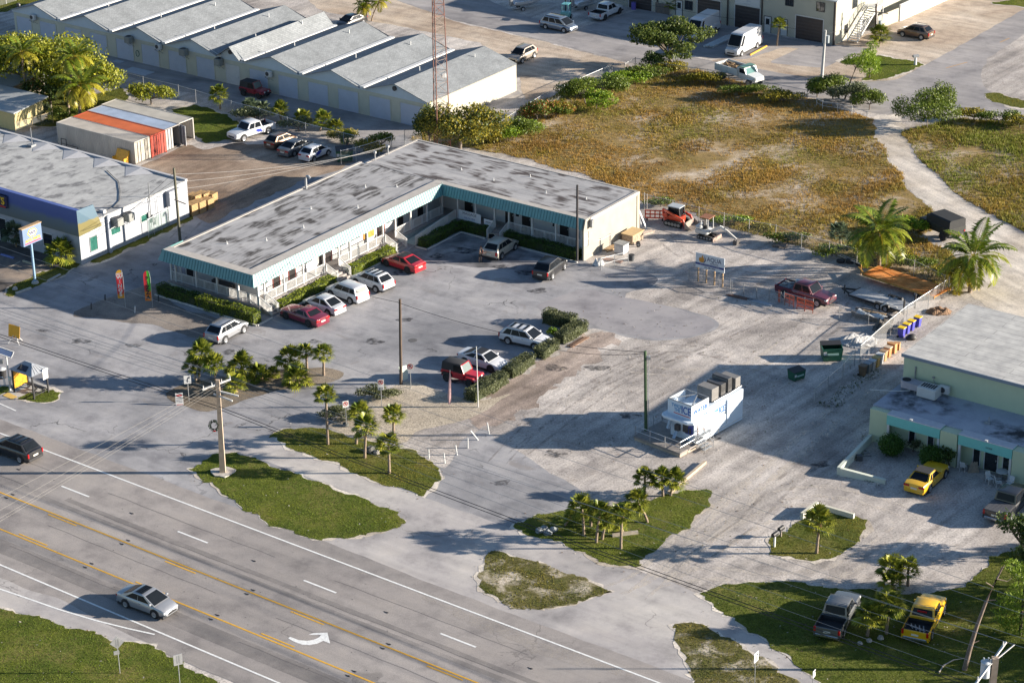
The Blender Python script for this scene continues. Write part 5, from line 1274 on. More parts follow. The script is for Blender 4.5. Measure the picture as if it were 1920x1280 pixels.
def vehicle(name,style,label,cat,rear,front,side,pnt,group=None,roof=None,rails=False,rimm=M_RIM,extra=None,dz=0.0,tail='pair'):
 """rear and front are the ground points (px) under the rear and front wheels on the visible side ('R' or 'L')"""
 S=STYLES[style]
 a,b_=at(*rear),at(*front)
 d=(b_-a).normalized();nrm=Vector((-d.y,d.x,0))
 mid=(a+b_)/2+nrm*((S['W']/2-0.1)*(1 if side=='R' else-1))-d*((S['ax'][0]+S['ax'][1])/2)
 t=thing(name,label,cat,mid,math.atan2(d.y,d.x),group)
 L,W,gc=S['L'],S['W'],S['gc']
 mb=MB();loft_body(mb,S['body'],W,gc)
 mb.build('body',pnt,t,smooth=38)
 mb=MB()
 xs=S['body'][0][0]if 'bed' not in S else S['bed'][0]
 mb.box(xs+0.15,L/2-0.12,-W/2+0.02,W/2-0.02,gc-0.06,gc+0.14,0.03)
 mb.build('sill',M_CARBLACK,t)
 # wheel arches and wheels
 for x in S['ax']:
  for sd_ in(1,-1):
   mb=MB();n_=14;R=S['r']+0.07
   mb.rings([[(x+q*cos(pi*k/n_),sd_*yy,S['r']+0.02+q*sin(pi*k/n_))for k in range(n_+1)]+[(x-q,sd_*yy,gc-0.02),(x+q,sd_*yy,gc-0.02)]for yy,q in((W/2-0.25,R),(W/2+0.008,R))])
   mb.build('wheel_arch',M_CARBLACK,t)
   wheel(t,x,sd_*(W/2-0.068),S['r'],0.22,sd_,rimm)
   # cabin
 xf,xtf,xtr,xr,zr,zf,sh=S['cab']
 wf,wt=W/2*0.915,W/2*sh
 def pt(u,v,sd_):
  """u 0 rear .. 1 front along the side, v 0 foot .. 1 roof"""
  x0,x1=xr+(xtr-xr)*v,xf+(xtf-xf)*v
  return Vector((x0+(x1-x0)*u,sd_*(wf+(wt-wf)*v**1.2),zf+(zr-zf)*v))
 cm=roof if roof and style in('jeep',)else pnt
 mb=MB();rs_=[]
 for v in(0,0.5,0.86,0.96):
  rs_.append([tuple(pt(u,v,1))for u in(0.02,.25,.5,.75,0.98)]+[tuple(pt(u,v,-1))for u in(0.98,.75,.5,.25,0.02)])
 ins=0.06
 top=[]
 for sd_,us in((1,(0.02,.25,.5,.75,0.98)),(-1,(0.98,.75,.5,.25,0.02))):
  for u in us:
   p=pt(u,1.0,sd_);p.y-=sd_*ins;p.x+=(0.06 if u<.1 else(-0.06 if u>.9 else 0));p.z+=0.02 if .2<u<.8 else 0
   top.append(tuple(p))
 rs_.append(top)
 mb.rings(rs_,cap=True)
 mb.build('cabin',pnt,t,smooth=42)
 if roof:
  mb=MB();q=[Vector(p)+Vector((0,0,0.012))for p in top]
  mb.add(q,[tuple(range(len(q)))]);mb.build('roof_panel',roof,t)
 off=0.008
 # glass: windscreen, rear window, side windows
 def glass(nm,pts,nrm_,mt=M_CARGLASS):
  mb=MB();mb.quad(*[tuple(Vector(p)+nrm_*off)for p in pts]);mb.quad(*[tuple(Vector(p)-nrm_*0.01)for p in reversed(pts)]);return mb.build(nm,mt,t)
 def endwin(nm,u,n0,v0=0.10,v1=0.90,k=0.88):
  pts=[]
  for v,sd_ in((v0,1),(v0,-1),(v1,-1),(v1,1)):
   p=pt(0 if u==0 else 1,v,sd_);p.y*=k
   pts.append(p)
  e1,e2=pts[1]-pts[0],pts[3]-pts[0]
  nn=e1.cross(e2).normalized()
  if nn.x*(1 if u else-1)<0:nn=-nn
  # the cabin end faces are slightly inside u=0/1; sit on the outer plane
  glass(nm,pts,nn)
 endwin('windscreen',1,None);
 if style!='van':endwin('rear_window',0,None,0.22 if style not in('pickup',)else 0.2,0.88,0.84)
 for sd_ in(1,-1):
  for u0,u1 in[(1-b__,1-a__)for a__,b__ in S['win']]:
   v0,v1=0.10,0.84
   pts=[pt(u0,v0,sd_),pt(u1,v0,sd_),pt(u1,v1,sd_),pt(u0,v1,sd_)]
   # the pane plane follows the bowed side, a little proud of it
   for p in pts:p.y+=sd_*0.012
   nn=Vector((0,sd_,0.3)).normalized()
   glass('side_window',pts,nn)
  mb=MB();p=pt(0.90 if style not in('van','minivan')else 0.93,0.08,sd_);mb.box(p.x-0.07,p.x+0.09,*sorted((p.y,p.y+sd_*0.22)),p.z,p.z+0.15,0.03)
  mb.build('mirror',pnt if style not in('van',)else M_CARBLACK,t)
  for a__,b__ in S['win'][:2]:
   u=1-b__+0.03;p=pt(u,0,sd_)
   mb=MB();mb.box(p.x,p.x+0.18,*sorted((sd_*(W/2-0.03),sd_*(W/2+0.015))),p.z-0.17,p.z-0.13);mb.build('door_handle',M_CHROME if pnt is not P_BLACK else M_CARBLACK,t)
   # lamps, plate, grille
 xe=L/2;st=S['body']
 fz=st[-2][1]-0.10;fx=st[-2][0];fw=W/2*st[-2][2]
 for sd_ in(1,-1):
  mb=MB();mb.box(fx-0.22,fx+0.05,*sorted((sd_*fw*0.62,sd_*fw*1.02)),fz-0.13,fz+0.03,0.03);mb.build('headlight',M_LAMP_W,t)
 mb=MB();mb.box(xe-0.09,xe+0.012,-W*0.26,W*0.26,gc+0.16,gc+0.36,0.02);mb.build('grille',M_CARBLACK,t)
 rx=-L/2;rz=(st[1][1]-0.12)if 'bed' not in S else 1.02;rw=W/2*(st[1][2]if 'bed' not in S else 0.97)
 for sd_ in(1,-1):
  mb=MB()
  if style in('suv','boxy','minivan','van','wagon','pickup'):mb.box(rx-0.012,rx+0.14,*sorted((sd_*rw*0.84,sd_*rw*1.015)),rz-0.28,rz+0.10,0.02)
  else:mb.box(rx-0.012,rx+0.12,*sorted((sd_*rw*0.45,sd_*rw*1.0)),rz-0.14,rz+0.03,0.02)
  mb.build('tail_light',M_LAMP_R,t)
 mb=MB();mb.box(rx-0.02,rx+0.05,-0.26,0.26,rz-0.28,rz-0.14);mb.build('number_plate',M_PLATE,t)
 mb=MB();mb.box(rx-0.03,rx+0.2,-W*0.44,W*0.44,gc+0.02,gc+0.24,0.04);mb.build('bumper',M_CHROME if style=='pickup' else(M_CARBLACK if style in('suv','van','wagon')else pnt),t)
 if rails:
  for sd_ in(1,-1):
   mb=MB();mb.bar((xtf-0.2,sd_*wt*0.92,zr+0.06),(xtr+0.15,sd_*wt*0.92,zr+0.06),0.05,0.05)
   mb.build('roof_rail',M_CARBLACK if rails=='dark' else M_METAL,t)
 if 'bed' in S:
  x0,x1=S['bed'];zt=1.12;zb=0.78
  mb=MB()
  for y0,y1 in((-W/2,-W/2+0.09),(W/2-0.09,W/2)):mb.box(x0,x1,y0,y1,gc,zt,0.03)
  mb.box(x1-0.08,x1,-W/2+0.09,W/2-0.09,gc,zt)
  mb.build('bed',pnt,t)
  mb=MB();mb.box(x0,x0+0.08,-W/2+0.09,W/2-0.09,gc+0.1,zt-0.01,0.02);mb.build('tailgate',pnt,t)
  mb=MB();mb.box(x0+0.08,x1-0.08,-W/2+0.09,W/2-0.09,zb-0.05,zb)
  for y0,y1 in((-W/2+0.09,-W/2+0.10),(W/2-0.10,W/2-0.09)):mb.box(x0+0.08,x1-0.08,y0,y1,zb,zt-0.02)
  mb.box(x1-0.095,x1-0.08,-W/2+0.1,W/2-0.1,zb,zt-0.02)
  mb.build('bed_liner',M_CARBLACK,t)
  t['bed_z']=zb
  del t['bed_z']
 if extra:extra(t,S)
 return t
def tonneau(mt):
 def f(t,S):
  x0,x1=S['bed']
  mb=MB();mb.box(x0+0.03,x1,-S['W']/2+0.06,S['W']/2-0.06,1.1,1.15)
  for k in range(9):mb.box(x0+0.1+k*0.2,x0+0.13+k*0.2,-S['W']/2+0.1,S['W']/2-0.1,1.15,1.165)
  mb.build('bed_cover',mt,t)
 return f
def stripe(t,S):
 mb=MB()
 for sd_ in(1,-1):
  y=sd_*(S['W']/2+0.006)
  pts=[(-0.9,y,0.55),(-0.2,y,0.62),(0.2,y,1.0),(-0.6,y,0.98)]
  mb.quad(*pts);mb.quad(*reversed([(p[0],p[1]+sd_*0.004,p[2])for p in pts]))
 mb.build('stripe',flat('blue_stripe',(0.02,0.04,0.30),0.4),t)
def bars(t,S):
 xf,xtf,xtr,xr,zr,zf,sh=S['cab']
 mb=MB()
 for x in(xtf-0.35,(xtf+xtr)/2,xtr+0.35):mb.box(x-0.13,x+0.13,-S['W']/2*sh*.86,S['W']/2*sh*.86,zr+0.022,zr+0.04)
 mb.build('roof_glass',M_CARGLASS,t)
 # parked along the strip
RG='cars nosed in to the strip'
vehicle('parked_car','coupe','dark red muscle coupe parked nearest the front corner of the strip','car',(584,614.5),(533,596.5),'L',P_MAROON,RG,rimm=M_RIMDARK)
vehicle('parked_car','fastback','white fastback hatchback parked beside the dark red coupe','car',(620.6,594),(573,577),'L',P_WHITE,RG)
vehicle('parked_car','boxy','white boxy small crossover with red tail band between two white cars','car',(660,571),(620,556.5),'L',P_WHITE,RG)
vehicle('parked_car','suv','white rounded crossover with dark roof panels, parked next to the red car','car',(708.5,549.5),(666,534.5),'L',P_WHITE,RG,extra=bars)
vehicle('parked_car','sport','bright red car with black roof parked in the corner of the strip','car',(768.5,513.5),(722,498),'L',P_RED,RG,roof=M_CARBLACK,rimm=M_RIMDARK)
def open_door(t,S):
 mb=MB();mb.M=Matrix.Translation((1.05,S['W']/2-0.03,0))@Matrix.Rotation(rad(-68),4,'Z')
 mb.box(-1.05,0,-0.03,0.03,0.35,1.02,0.02)
 for p,q in(((-1.0,0,1.0),(-0.9,-0.12,1.62)),((-0.9,-0.12,1.62),(-0.4,-0.12,1.62)),((-0.4,-0.12,1.62),(-0.03,0,1.0))):mb.bar(p,q,0.05,0.05)
 d_=mb.build('open_door',P_BEIGE,t)
 mb2=MB();mb2.M=mb.M;mb2.quad((-0.97,-0.01,1.02),(-0.06,-0.01,1.02),(-0.4,-0.11,1.58),(-0.88,-0.11,1.58));mb2.build('pane',M_CARGLASS,d_)
vehicle('parked_car','suv','beige sport utility with its front door open and a person at its tail','car',(938.5,487),(966,468.5),'R',P_BEIGE,extra=open_door,rails='light')
vehicle('parked_car','suv','black crossover parked by the pole at the end of the strip','car',(1033.5,525),(1058,505),'R',P_BLACK)
vehicle('parked_car','suv','silver crossover parked at the kerb below the front porch','car',(420,644.5),(458,623),'R',P_SILVER,rails='dark')
vehicle('parked_car','wagon','white station wagon with roof rails nosed into the square hedge','car',(955,645),(1001,655.5),'R',P_WHITE,rails='light',extra=bars)
vehicle('parked_car','sport','white sports sedan with black roof and sunroof beside the red jeep','car',(873,684),(920,698),'R',P_WHITE,roof=M_CARBLACK,rimm=M_RIMDARK)
# right side
def softtop(t,S):
 xf,xtf,xtr,xr,zr,zf,sh=S['cab']
 mb=MB();mb.box(xtr-0.1,xtf+0.05,-S['W']/2*sh*0.95,S['W']/2*sh*0.95,zr+0.015,zr+0.06,0.03);mb.build('soft_top',flat('black_canvas',(0.03,0.03,0.032),0.8,var=0.15),t)
 mb=MB();mb.quad((xr-0.015,-S['W']*.36,zf+.08),(xr-0.015,S['W']*.36,zf+.08),(xtr-0.02,S['W']*.3,zr-0.03),(xtr-0.02,-S['W']*.3,zr-0.03));mb.build('rear_curtain',M_CARGLASS,t)
vehicle('parked_car','coupe','yellow coupe with black soft top parked before the pale green office','car',(1742.5,922),(1769,897),'R',P_YELLOW,extra=softtop)
vehicle('parked_pickup','pickup','black pickup with ribbed bed cover half out of frame at the right edge','pickup',(1893,979),(1930,942),'R',P_BLACK,extra=tonneau(flat('ribbed_cover',(0.10,0.10,0.105),0.5,var=0.1)))
vehicle('parked_pickup','pickup','grey pickup with open black bed parked on the lawn under the wires','pickup',(1575,1202),(1611,1139),'R',P_GREY)
def rack(t,S):
 mb=MB()
 for k in range(4):mb.bar((-2.5+0.12*k,-0.55+0.3*k,0.84),(-1.6,-0.3+0.3*k,0.88),0.08,0.05)
 mb.bar((-2.3,-0.6,0.9),(-1.9,0.6,0.9),0.08,0.05)
 mb.build('bed_rack',M_METAL,t)
 mb=MB();mb.box(-1.02,-0.98,-0.35,0.35,1.62,1.74);mb.build('third_brake_light',M_LAMP_R,t)
vehicle('parked_pickup','pickup','yellow pickup with a metal rack in its bed parked on the lawn','pickup',(1740,1207),(1772,1144),'R',P_YELLOW,extra=rack)
# on the highway
vehicle('passing_car','sedan','silver sedan driving along the near lane of the highway','car',(232,1136),(297,1160),'R',P_SILVER,extra=bars)
vehicle('passing_car','suv','dark crossover driving away at the left edge of the highway','car',(48,871),(-12,849),'L',P_BLACK,extra=bars)
# top of the picture
vehicle('parked_car','minivan','blue-silver minivan driving on the side street','minivan',(1022.5,54.5),(1059,62),'R',P_BLUESILVER,rails='dark')
vehicle('parked_pickup','pickup','white crew-cab pickup parked beside the boats','pickup',(1131,40),(1164,25),'R',P_WHITE,rimm=M_RIMDARK)
vehicle('parked_van','van','white van half hidden behind the round tree','van',(1345,59),(1309,80),'L',P_WHITE)
vehicle('parked_van','van','white long high-roof van parked nose out before the workshop','van',(1419,90),(1389,106),'L',P_WHITE)
vehicle('parked_car','suv','brown crossover parked on the gravel beyond the mailbox','car',(1727,75.5),(1693,69),'L',P_BRONZE,rails='dark')
vehicle('parked_car','suv','tan older sport utility standing at the back corner of the storage building','car',(1002,108),(977,120),'L',P_TAN,rails='dark')
vehicle('parked_car','sedan','black car behind the storage building under small palms','car',(684,44),(650,56),'L',P_BLACK)
vehicle('parked_pickup','pickup','white pickup with blue stripe parked by the containers','pickup',(499,252),(461,264),'L',P_WHITE,extra=stripe)
LG='cars parked in the dirt yard'
vehicle('parked_car','hatch','bronze hatchback in the dirt yard','car',(524,280),(549,270),'R',P_BRONZE,LG)
vehicle('parked_car','sedan','grey sedan between the bronze and the white hatchbacks in the dirt yard','car',(552,293),(580,280.5),'R',P_GREY,LG)
vehicle('parked_car','hatch','white hatchback with blue side stripe in the dirt yard','car',(588.5,303),(614,291.5),'R',P_WHITE,LG,extra=stripe)
def bedload(t,S):
 mb=MB()
 for x,y,r in((-2.2,-0.3,0.3),(-1.7,0.35,0.25),(-2.4,0.4,0.2)):mb.disc((x,y,1.15),(0,0.2,1),r,0.1,14)
 mb.box(-2.7,-1.3,-0.7,0.7,0.8,1.1,0.1);mb.build('bed_load',flat('grey_scrap',(0.20,0.21,0.22),0.6,var=0.4,scale=8),t)
 mb=MB();mb.cyl(-1.25,0.5,1.12,1.55,0.2,12);mb.build('bucket',M_WHITE,t)
vehicle('parked_pickup','pickup','maroon pickup loaded with scrap inside the fenced yard','pickup',(1470,558),(1534,576),'R',P_WINE,extra=bedload)
# jeeps: boxy tub, flat fenders, canvas top
def jeep(label,rear,front,side,pnt,group=None):
 a,b_=at(*rear),at(*front);d=(b_-a).normalized();nrm=Vector((-d.y,d.x,0))
 W=1.72
 t=thing('parked_jeep',label,'jeep',(a+b_)/2+nrm*(W/2-0.1)*(1 if side=='R' else-1),math.atan2(d.y,d.x),group)
 cv=flat('black_canvas',(0.03,0.03,0.032),0.8,var=0.15)
 mb=MB();mb.box(-1.85,0.55,-0.74,0.74,0.45,1.08,0.05);mb.build('body',pnt,t)
 mb=MB();mb.rings([[(0.5,y,z)for y,z in((-.62,.5),(.62,.5),(.66,.95),(.5,1.1),(-.5,1.1),(-.66,.95))],[(1.75,y,z)for y,z in((-.48,.5),(.48,.5),(.52,.9),(.42,1.02),(-.42,1.02),(-.52,.9))]]);mb.build('bonnet',pnt,t)
 for x in(1.2,-1.2):
  for sd_ in(1,-1):
   mb=MB();y0,y1=sorted((sd_*0.5,sd_*0.86))
   mb.add([(x-.62,y0,.62),(x-.38,y0,.92),(x+.38,y0,.92),(x+.6,y0,.66),(x-.62,y1,.60),(x-.38,y1,.90),(x+.38,y1,.90),(x+.6,y1,.64)],[(0,1,5,4),(1,2,6,5),(2,3,7,6),(4,5,6,7),(0,3,2,1),(0,4,7,3)])
   mb.build('fender',pnt if x>0 else M_CARBLACK,t)
   wheel(t,x,sd_*0.76,0.40,0.26,sd_,M_RIMDARK)
 mb=MB();mb.rings([[(0.42,y,1.08)for y in(-.72,.72)]+[(-1.82,y,1.08)for y in(.72,-.72)],[(0.12,y,1.80)for y in(-.62,.62)]+[(-1.75,y,1.78)for y in(.62,-.62)],[(0.0,y,1.86)for y in(-.5,.5)]+[(-1.6,y,1.85)for y in(.5,-.5)]]);mb.build('soft_top',cv,t,smooth=30)
 mb=MB();mb.bar((0.56,-.70,1.08),(0.22,-.62,1.80),0.06,0.06);mb.bar((0.56,.70,1.08),(0.22,.62,1.80),0.06,0.06);mb.bar((0.22,-.62,1.80),(0.22,.62,1.80),0.06,0.06);mb.build('windscreen_frame',pnt,t)
 mb=MB();mb.quad((0.55,-.66,1.12),(0.55,.66,1.12),(0.23,.58,1.76),(0.23,-.58,1.76));mb.build('windscreen',flat('pale_car_glass',(0.14,0.17,0.16),0.06,spec=0.9),t)
 for sd_ in(1,-1):
  mb=MB();y=sd_*0.735;mb.quad((0.3,y,1.14),(-0.55,y,1.14),(-0.55,sd_*0.66,1.68),(0.1,sd_*0.66,1.68));mb.build('side_window',M_CARGLASS,t)
  mb=MB();mb.box(-0.6,0.4,*sorted((sd_*0.735,sd_*0.755)),0.52,1.06);mb.build('door',pnt,t)
  mb=MB();mb.disc((1.76,sd_*0.33,0.82),(1,0,0),0.12,0.05,14);mb.build('headlight',M_LAMP_W,t)
  mb=MB();mb.box(-1.88,-1.82,*sorted((sd_*0.62,sd_*0.76)),0.75,0.95);mb.build('tail_light',M_LAMP_R,t)
 mb=MB();mb.box(1.78,1.95,-0.75,0.75,0.48,0.62);mb.build('bumper',M_CARBLACK,t)
 mb=MB();mb.disc((-1.98,0.1,1.0),(1,0,0),0.38,0.22,18);mb.build('spare_wheel',M_TYRE,t)
 mb=MB();mb.box(1.745,1.765,-0.22,0.22,0.6,0.92);mb.build('grille',M_CARBLACK,t)
 return t
jeep('bright red jeep with black canvas top nosed into the square hedge',(837,714),(882,726),'R',P_RED)
jeep('dark red jeep with black top standing in the storage lane',(457.5,180),(485,186),'R',paint('dark_red',(0.25,0.012,0.02)))
# canvas-backed army truck
a,b_=at(1769,452),at(1727,433);d=(b_-a).normalized();nrm=Vector((-d.y,d.x,0))
t=thing('army_truck','black canvas-backed army truck on the sandy track','truck',(a+b_)/2-nrm*0.9,math.atan2(d.y,d.x))
MKH=flat('black_olive',(0.022,0.024,0.020),0.6,var=0.2)
mb=MB();mb.box(-2.6,1.0,-1.05,1.05,0.75,1.05);mb.build('chassis',MKH,t)
mb=MB();mb.box(-2.65,0.35,-1.1,1.1,1.05,1.55,0.02);[mb.box(x,x+0.08,*sorted((s*1.1,s*1.13)),1.05,1.55)for x in np.arange(-2.6,0.3,0.55)for s in(1,-1)];mb.build('cargo_bed',MKH,t)
mb=MB();mb.rings([[(-2.6,y,z)for y,z in((-1.08,1.5),(1.08,1.5),(1.06,2.3),(0.9,2.42),(-0.9,2.42),(-1.06,2.3))],[(0.4,y,z)for y,z in((-1.08,1.5),(1.08,1.5),(1.06,2.3),(0.9,2.42),(-0.9,2.42),(-1.06,2.3))]]);mb.build('canvas_cover',flat('dark_canvas',(0.02,0.021,0.022),0.8,var=0.2),t)
mb=MB();mb.rings([[(0.5,y,z)for y,z in((-.95,.8),(.95,.8),(.95,1.5),(-.95,1.5))],[(2.1,y,z)for y,z in((-.85,.8),(.85,.8),(.8,1.35),(-.8,1.35))]]);mb.build('bonnet',MKH,t)
mb=MB();mb.box(0.45,1.0,-0.95,0.95,1.4,2.1,0.05);mb.build('cab',MKH,t)
mb=MB();mb.quad((1.01,-.8,1.5),(1.01,.8,1.5),(1.01,.8,2.0),(1.01,-.8,2.0));mb.build('windscreen',M_CARGLASS,t)
for x in(1.55,-1.6):
 for s in(1,-1):wheel(t,x,s*0.95,0.48,0.3,s,M_RIMDARK)
for s in(1,-1):
 mb=MB();mb.box(-2.68,-2.64,*sorted((s*0.85,s*1.0)),1.0,1.15);mb.build('tail_light',M_LAMP_R,t)
 # white tipper lorry on the side street
a,b_=at(1345,146),at(1404,164.5);d=(b_-a).normalized();nrm=Vector((-d.y,d.x,0))
t=thing('dump_truck','white dump truck with green cab roof and loaded bed parked along the fence','truck',(a+b_)/2+nrm*1.05,math.atan2(d.y,d.x))
PW2=paint('lorry_white',(0.56,0.58,0.57))
mb=MB();mb.box(-2.9,2.6,-0.5,0.5,0.7,0.95);mb.build('chassis',M_CARBLACK,t)
mb=MB();
for y0,y1 in((-1.2,-1.1),(1.1,1.2)):mb.box(-3.0,0.7,y0,y1,1.0,1.85);[mb.box(x,x+0.1,*((y0-0.04,y0)if y0<0 else(y1,y1+0.04)),1.0,1.85)for x in(-2.9,-1.9,-0.9,0.2)]
mb.box(-3.0,-2.9,-1.1,1.1,1.0,1.85);mb.box(0.6,0.7,-1.1,1.1,1.0,2.1);mb.box(-2.9,0.6,-1.1,1.1,1.0,1.1);mb.build('dump_bed',PW2,t)
mb=MB();mb.box(-2.88,0.58,-1.08,1.08,1.1,1.5);mb.build('load',flat('dark_load',(0.06,0.045,0.035),0.9,var=0.6,scale=5),t)
mb=MB()
for k in range(14):mb.bar((RNG.uniform(-2.7,0.3),RNG.uniform(-0.9,0.9),1.5),(RNG.uniform(-2.7,0.3),RNG.uniform(-0.9,0.9),RNG.uniform(1.55,2.0)),0.08,0.06)
mb.build('scrap',M_WOOD,t)
mb=MB();mb.rings([[(x,y,z)for x,z in((0.8,.8),(2.1,.8),(2.1,1.45),(1.75,2.15),(0.8,2.2))]for y in(-1.0,1.0)]);mb.build('cab',PW2,t)
mb=MB();mb.box(0.8,1.75,-0.98,0.98,2.2,2.26);mb.build('cab_roof',paint('green_roof',(0.12,0.22,0.12)),t)
mb=MB();mb.rings([[(2.1,y,z)for y,z in((-.95,.75),(.95,.75),(.9,1.5),(-.9,1.5))],[(3.4,y,z)for y,z in((-.8,.75),(.8,.75),(.7,1.25),(-.7,1.25))]]);mb.build('bonnet',PW2,t)
mb=MB();mb.quad((2.115,-.85,1.5),(2.115,.85,1.5),(1.77,.8,2.12),(1.77,-.8,2.12));mb.build('windscreen',flat('teal_glass',(0.06,0.16,0.15),0.1,spec=0.8),t)
for s in(1,-1):
 mb=MB();mb.quad((0.95,s*1.008,1.5),(1.95,s*1.008,1.5),(1.7,s*1.008,2.05),(0.95,s*1.008,2.08));mb.build('side_window',M_CARGLASS,t)
 for x in(2.55,-1.8):wheel(t,x,s*0.98,0.48,0.3,s,M_RIM)
 mb=MB();mb.box(2.0,3.1,*sorted((s*0.8,s*1.1)),0.95,1.05,0.04);mb.build('fender',PW2,t)
 mb=MB();mb.disc((3.4,s*0.6,1.0),(1,0,0),0.1,0.06,10);mb.build('headlight',M_LAMP_W,t)
 # tracked loader
a,b_=at(1247,421.5),at(1277,428.5);d=(b_-a).normalized()
t=thing('track_loader','orange compact track loader with grey cab roof and raised bucket','loader',(a+b_)/2+Vector((-d.y,d.x,0))*0.75,math.atan2(d.y,d.x))
OR=paint('orange',(0.52,0.055,0.02))
def track(root,y,L,h,w_):
 mb=MB();n_=10
 out_=[(-L/2+h/2+h/2*cos(a),h/2+h/2*sin(a))for a in np.linspace(pi/2,3*pi/2,n_)]+[(L/2-h/2+h/2*cos(a),h/2+h/2*sin(a))for a in np.linspace(-pi/2,pi/2,n_)]
 mb.rings([[(x,y-w_/2,z)for x,z in out_],[(x,y+w_/2,z)for x,z in out_]])
 for k in range(int(L/0.16)):mb.box(-L/2+h/3+k*0.15,-L/2+h/3+k*0.15+0.06,y-w_/2-0.01,y+w_/2+0.01,-0.0,0.04)
 tr=mb.build('track',M_TYRE,root)
 mb=MB();s=1 if y>0 else-1
 for k in range(5):mb.disc((-L/2+h/2+k*(L-h)/4,y+s*(w_/2+0.01),h/2),(0,1,0),h*0.28,0.05,12)
 mb.build('roller',M_STEEL,tr)
track(t,0.75,2.1,0.62,0.36);track(t,-0.75,2.1,0.62,0.36)
mb=MB();mb.box(-1.25,0.8,-0.55,0.55,0.35,1.05,0.06);mb.box(-1.35,-0.75,-0.75,0.75,0.75,1.35,0.08);mb.build('body',OR,t)
mb=MB();[mb.bar(p,q,0.09,0.09)for p,q in(((-.7,-.5,1.0),(-.7,-.5,2.0)),((-.7,.5,1.0),(-.7,.5,2.0)),((.65,-.5,1.0),(.5,-.5,2.0)),((.65,.5,1.0),(.5,.5,2.0)))];mb.build('cab_frame',M_CARBLACK,t)
mb=MB();mb.box(-0.66,0.5,-0.47,0.47,1.05,1.95);mb.build('cab_glass',M_CARGLASS,t)
mb=MB();mb.box(-0.85,0.62,-0.58,0.58,1.98,2.08,0.03);mb.build('cab_roof',flat('grey_roof',(0.35,0.38,0.40),0.6),t)
for s in(1,-1):
 mb=MB();mb.bar((-1.2,s*0.78,1.7),(1.15,s*0.78,0.95),0.14,0.24);mb.bar((1.15,s*0.78,1.0),(1.45,s*0.78,0.35),0.14,0.2);mb.bar((-1.2,s*0.72,1.2),(-1.2,s*0.78,1.75),0.14,0.2);mb.build('lift_arm',OR,t)
mb=MB();mb.add([(1.5,-0.95,.1),(1.5,.95,.1),(2.3,.95,.12),(2.3,-.95,.12),(1.45,-.95,.75),(1.45,.95,.75)],[(0,1,2,3),(0,4,5,1),(0,3,4),(1,5,2)]);mb.add([(1.54,-0.93,.14),(1.54,.93,.14),(2.28,.93,.15),(2.28,-.93,.15),(1.49,-.93,.75),(1.49,.93,.75)],[(3,2,1,0),(1,5,4,0),(4,3,0),(2,5,1)]);mb.build('bucket',flat('worn_steel_bucket',(0.30,0.25,0.21),0.6,var=0.3),t)
# mini excavator
a,b_=at(1309,446.5),at(1335,452);d=(b_-a).normalized()
t=thing('mini_excavator','small white excavator with rusty canopy, its arm resting on the gravel','excavator',(a+b_)/2+Vector((-d.y,d.x,0))*0.55,math.atan2(d.y,d.x)-0.05)
track(t,0.55,1.75,0.42,0.3);track(t,-0.55,1.75,0.42,0.3)
PW3=paint('excavator_white',(0.52,0.52,0.50))
mb=MB();mb.box(-1.15,0.3,-0.7,0.6,0.5,1.0,0.1);mb.box(-1.15,-0.35,-0.7,0.6,0.95,1.4,0.16);mb.build('body',PW3,t,smooth=40)
mb=MB();mb.box(-0.4,0.05,-0.3,0.2,1.0,1.35,0.06);mb.box(-0.42,-0.28,-0.3,0.2,1.3,1.8,0.05);mb.build('seat',M_CARBLACK,t)
mb=MB();[mb.bar(p,q,0.06,0.06)for p,q in(((-.5,-.55,1.3),(-.45,-.55,2.3)),((-.5,.5,1.3),(-.45,.5,2.3)),((.35,-.55,0.95),(.3,-.55,2.25)),((.35,.5,0.95),(.3,.5,2.25)))];mb.build('canopy_post',PW3,t)
mb=MB();mb.box(-0.65,0.5,-0.68,0.62,2.28,2.36,0.03);mb.build('canopy',flat('rusty_canopy',(0.24,0.10,0.05),0.8,var=0.4),t)
mb=MB();mb.bar((0.35,0,0.8),(1.5,0.05,1.5),0.2,0.28);mb.bar((1.5,0.05,1.5),(2.1,0.08,1.2),0.18,0.24);mb.build('boom',PW3,t)
mb=MB();mb.bar((2.1,0.08,1.25),(3.3,0.1,0.5),0.16,0.2);mb.tube([(1.0,0.05,1.45),(2.3,0.08,1.45)],0.05);mb.build('dipper',flat('grey_arm',(0.38,0.37,0.35),0.6),t)
mb=MB();mb.rings([[(3.2,y,.6),(3.55,y,.4),(3.5,y,.02),(3.1,y,.05),(3.05,y,.3)]for y in(-.25,.45)]);mb.build('bucket',flat('dark_bucket',(0.10,0.09,0.085),0.7),t)
mb=MB();mb.box(1.0,1.15,-0.85,0.85,0.02,0.4);mb.bar((0.4,-0.3,0.3),(1.05,-0.3,0.2),0.1,0.1);mb.bar((0.4,0.3,0.3),(1.05,0.3,0.2),0.1,0.1);mb.build('blade',flat('worn_blade',(0.36,0.27,0.22),0.6,var=0.3),t)
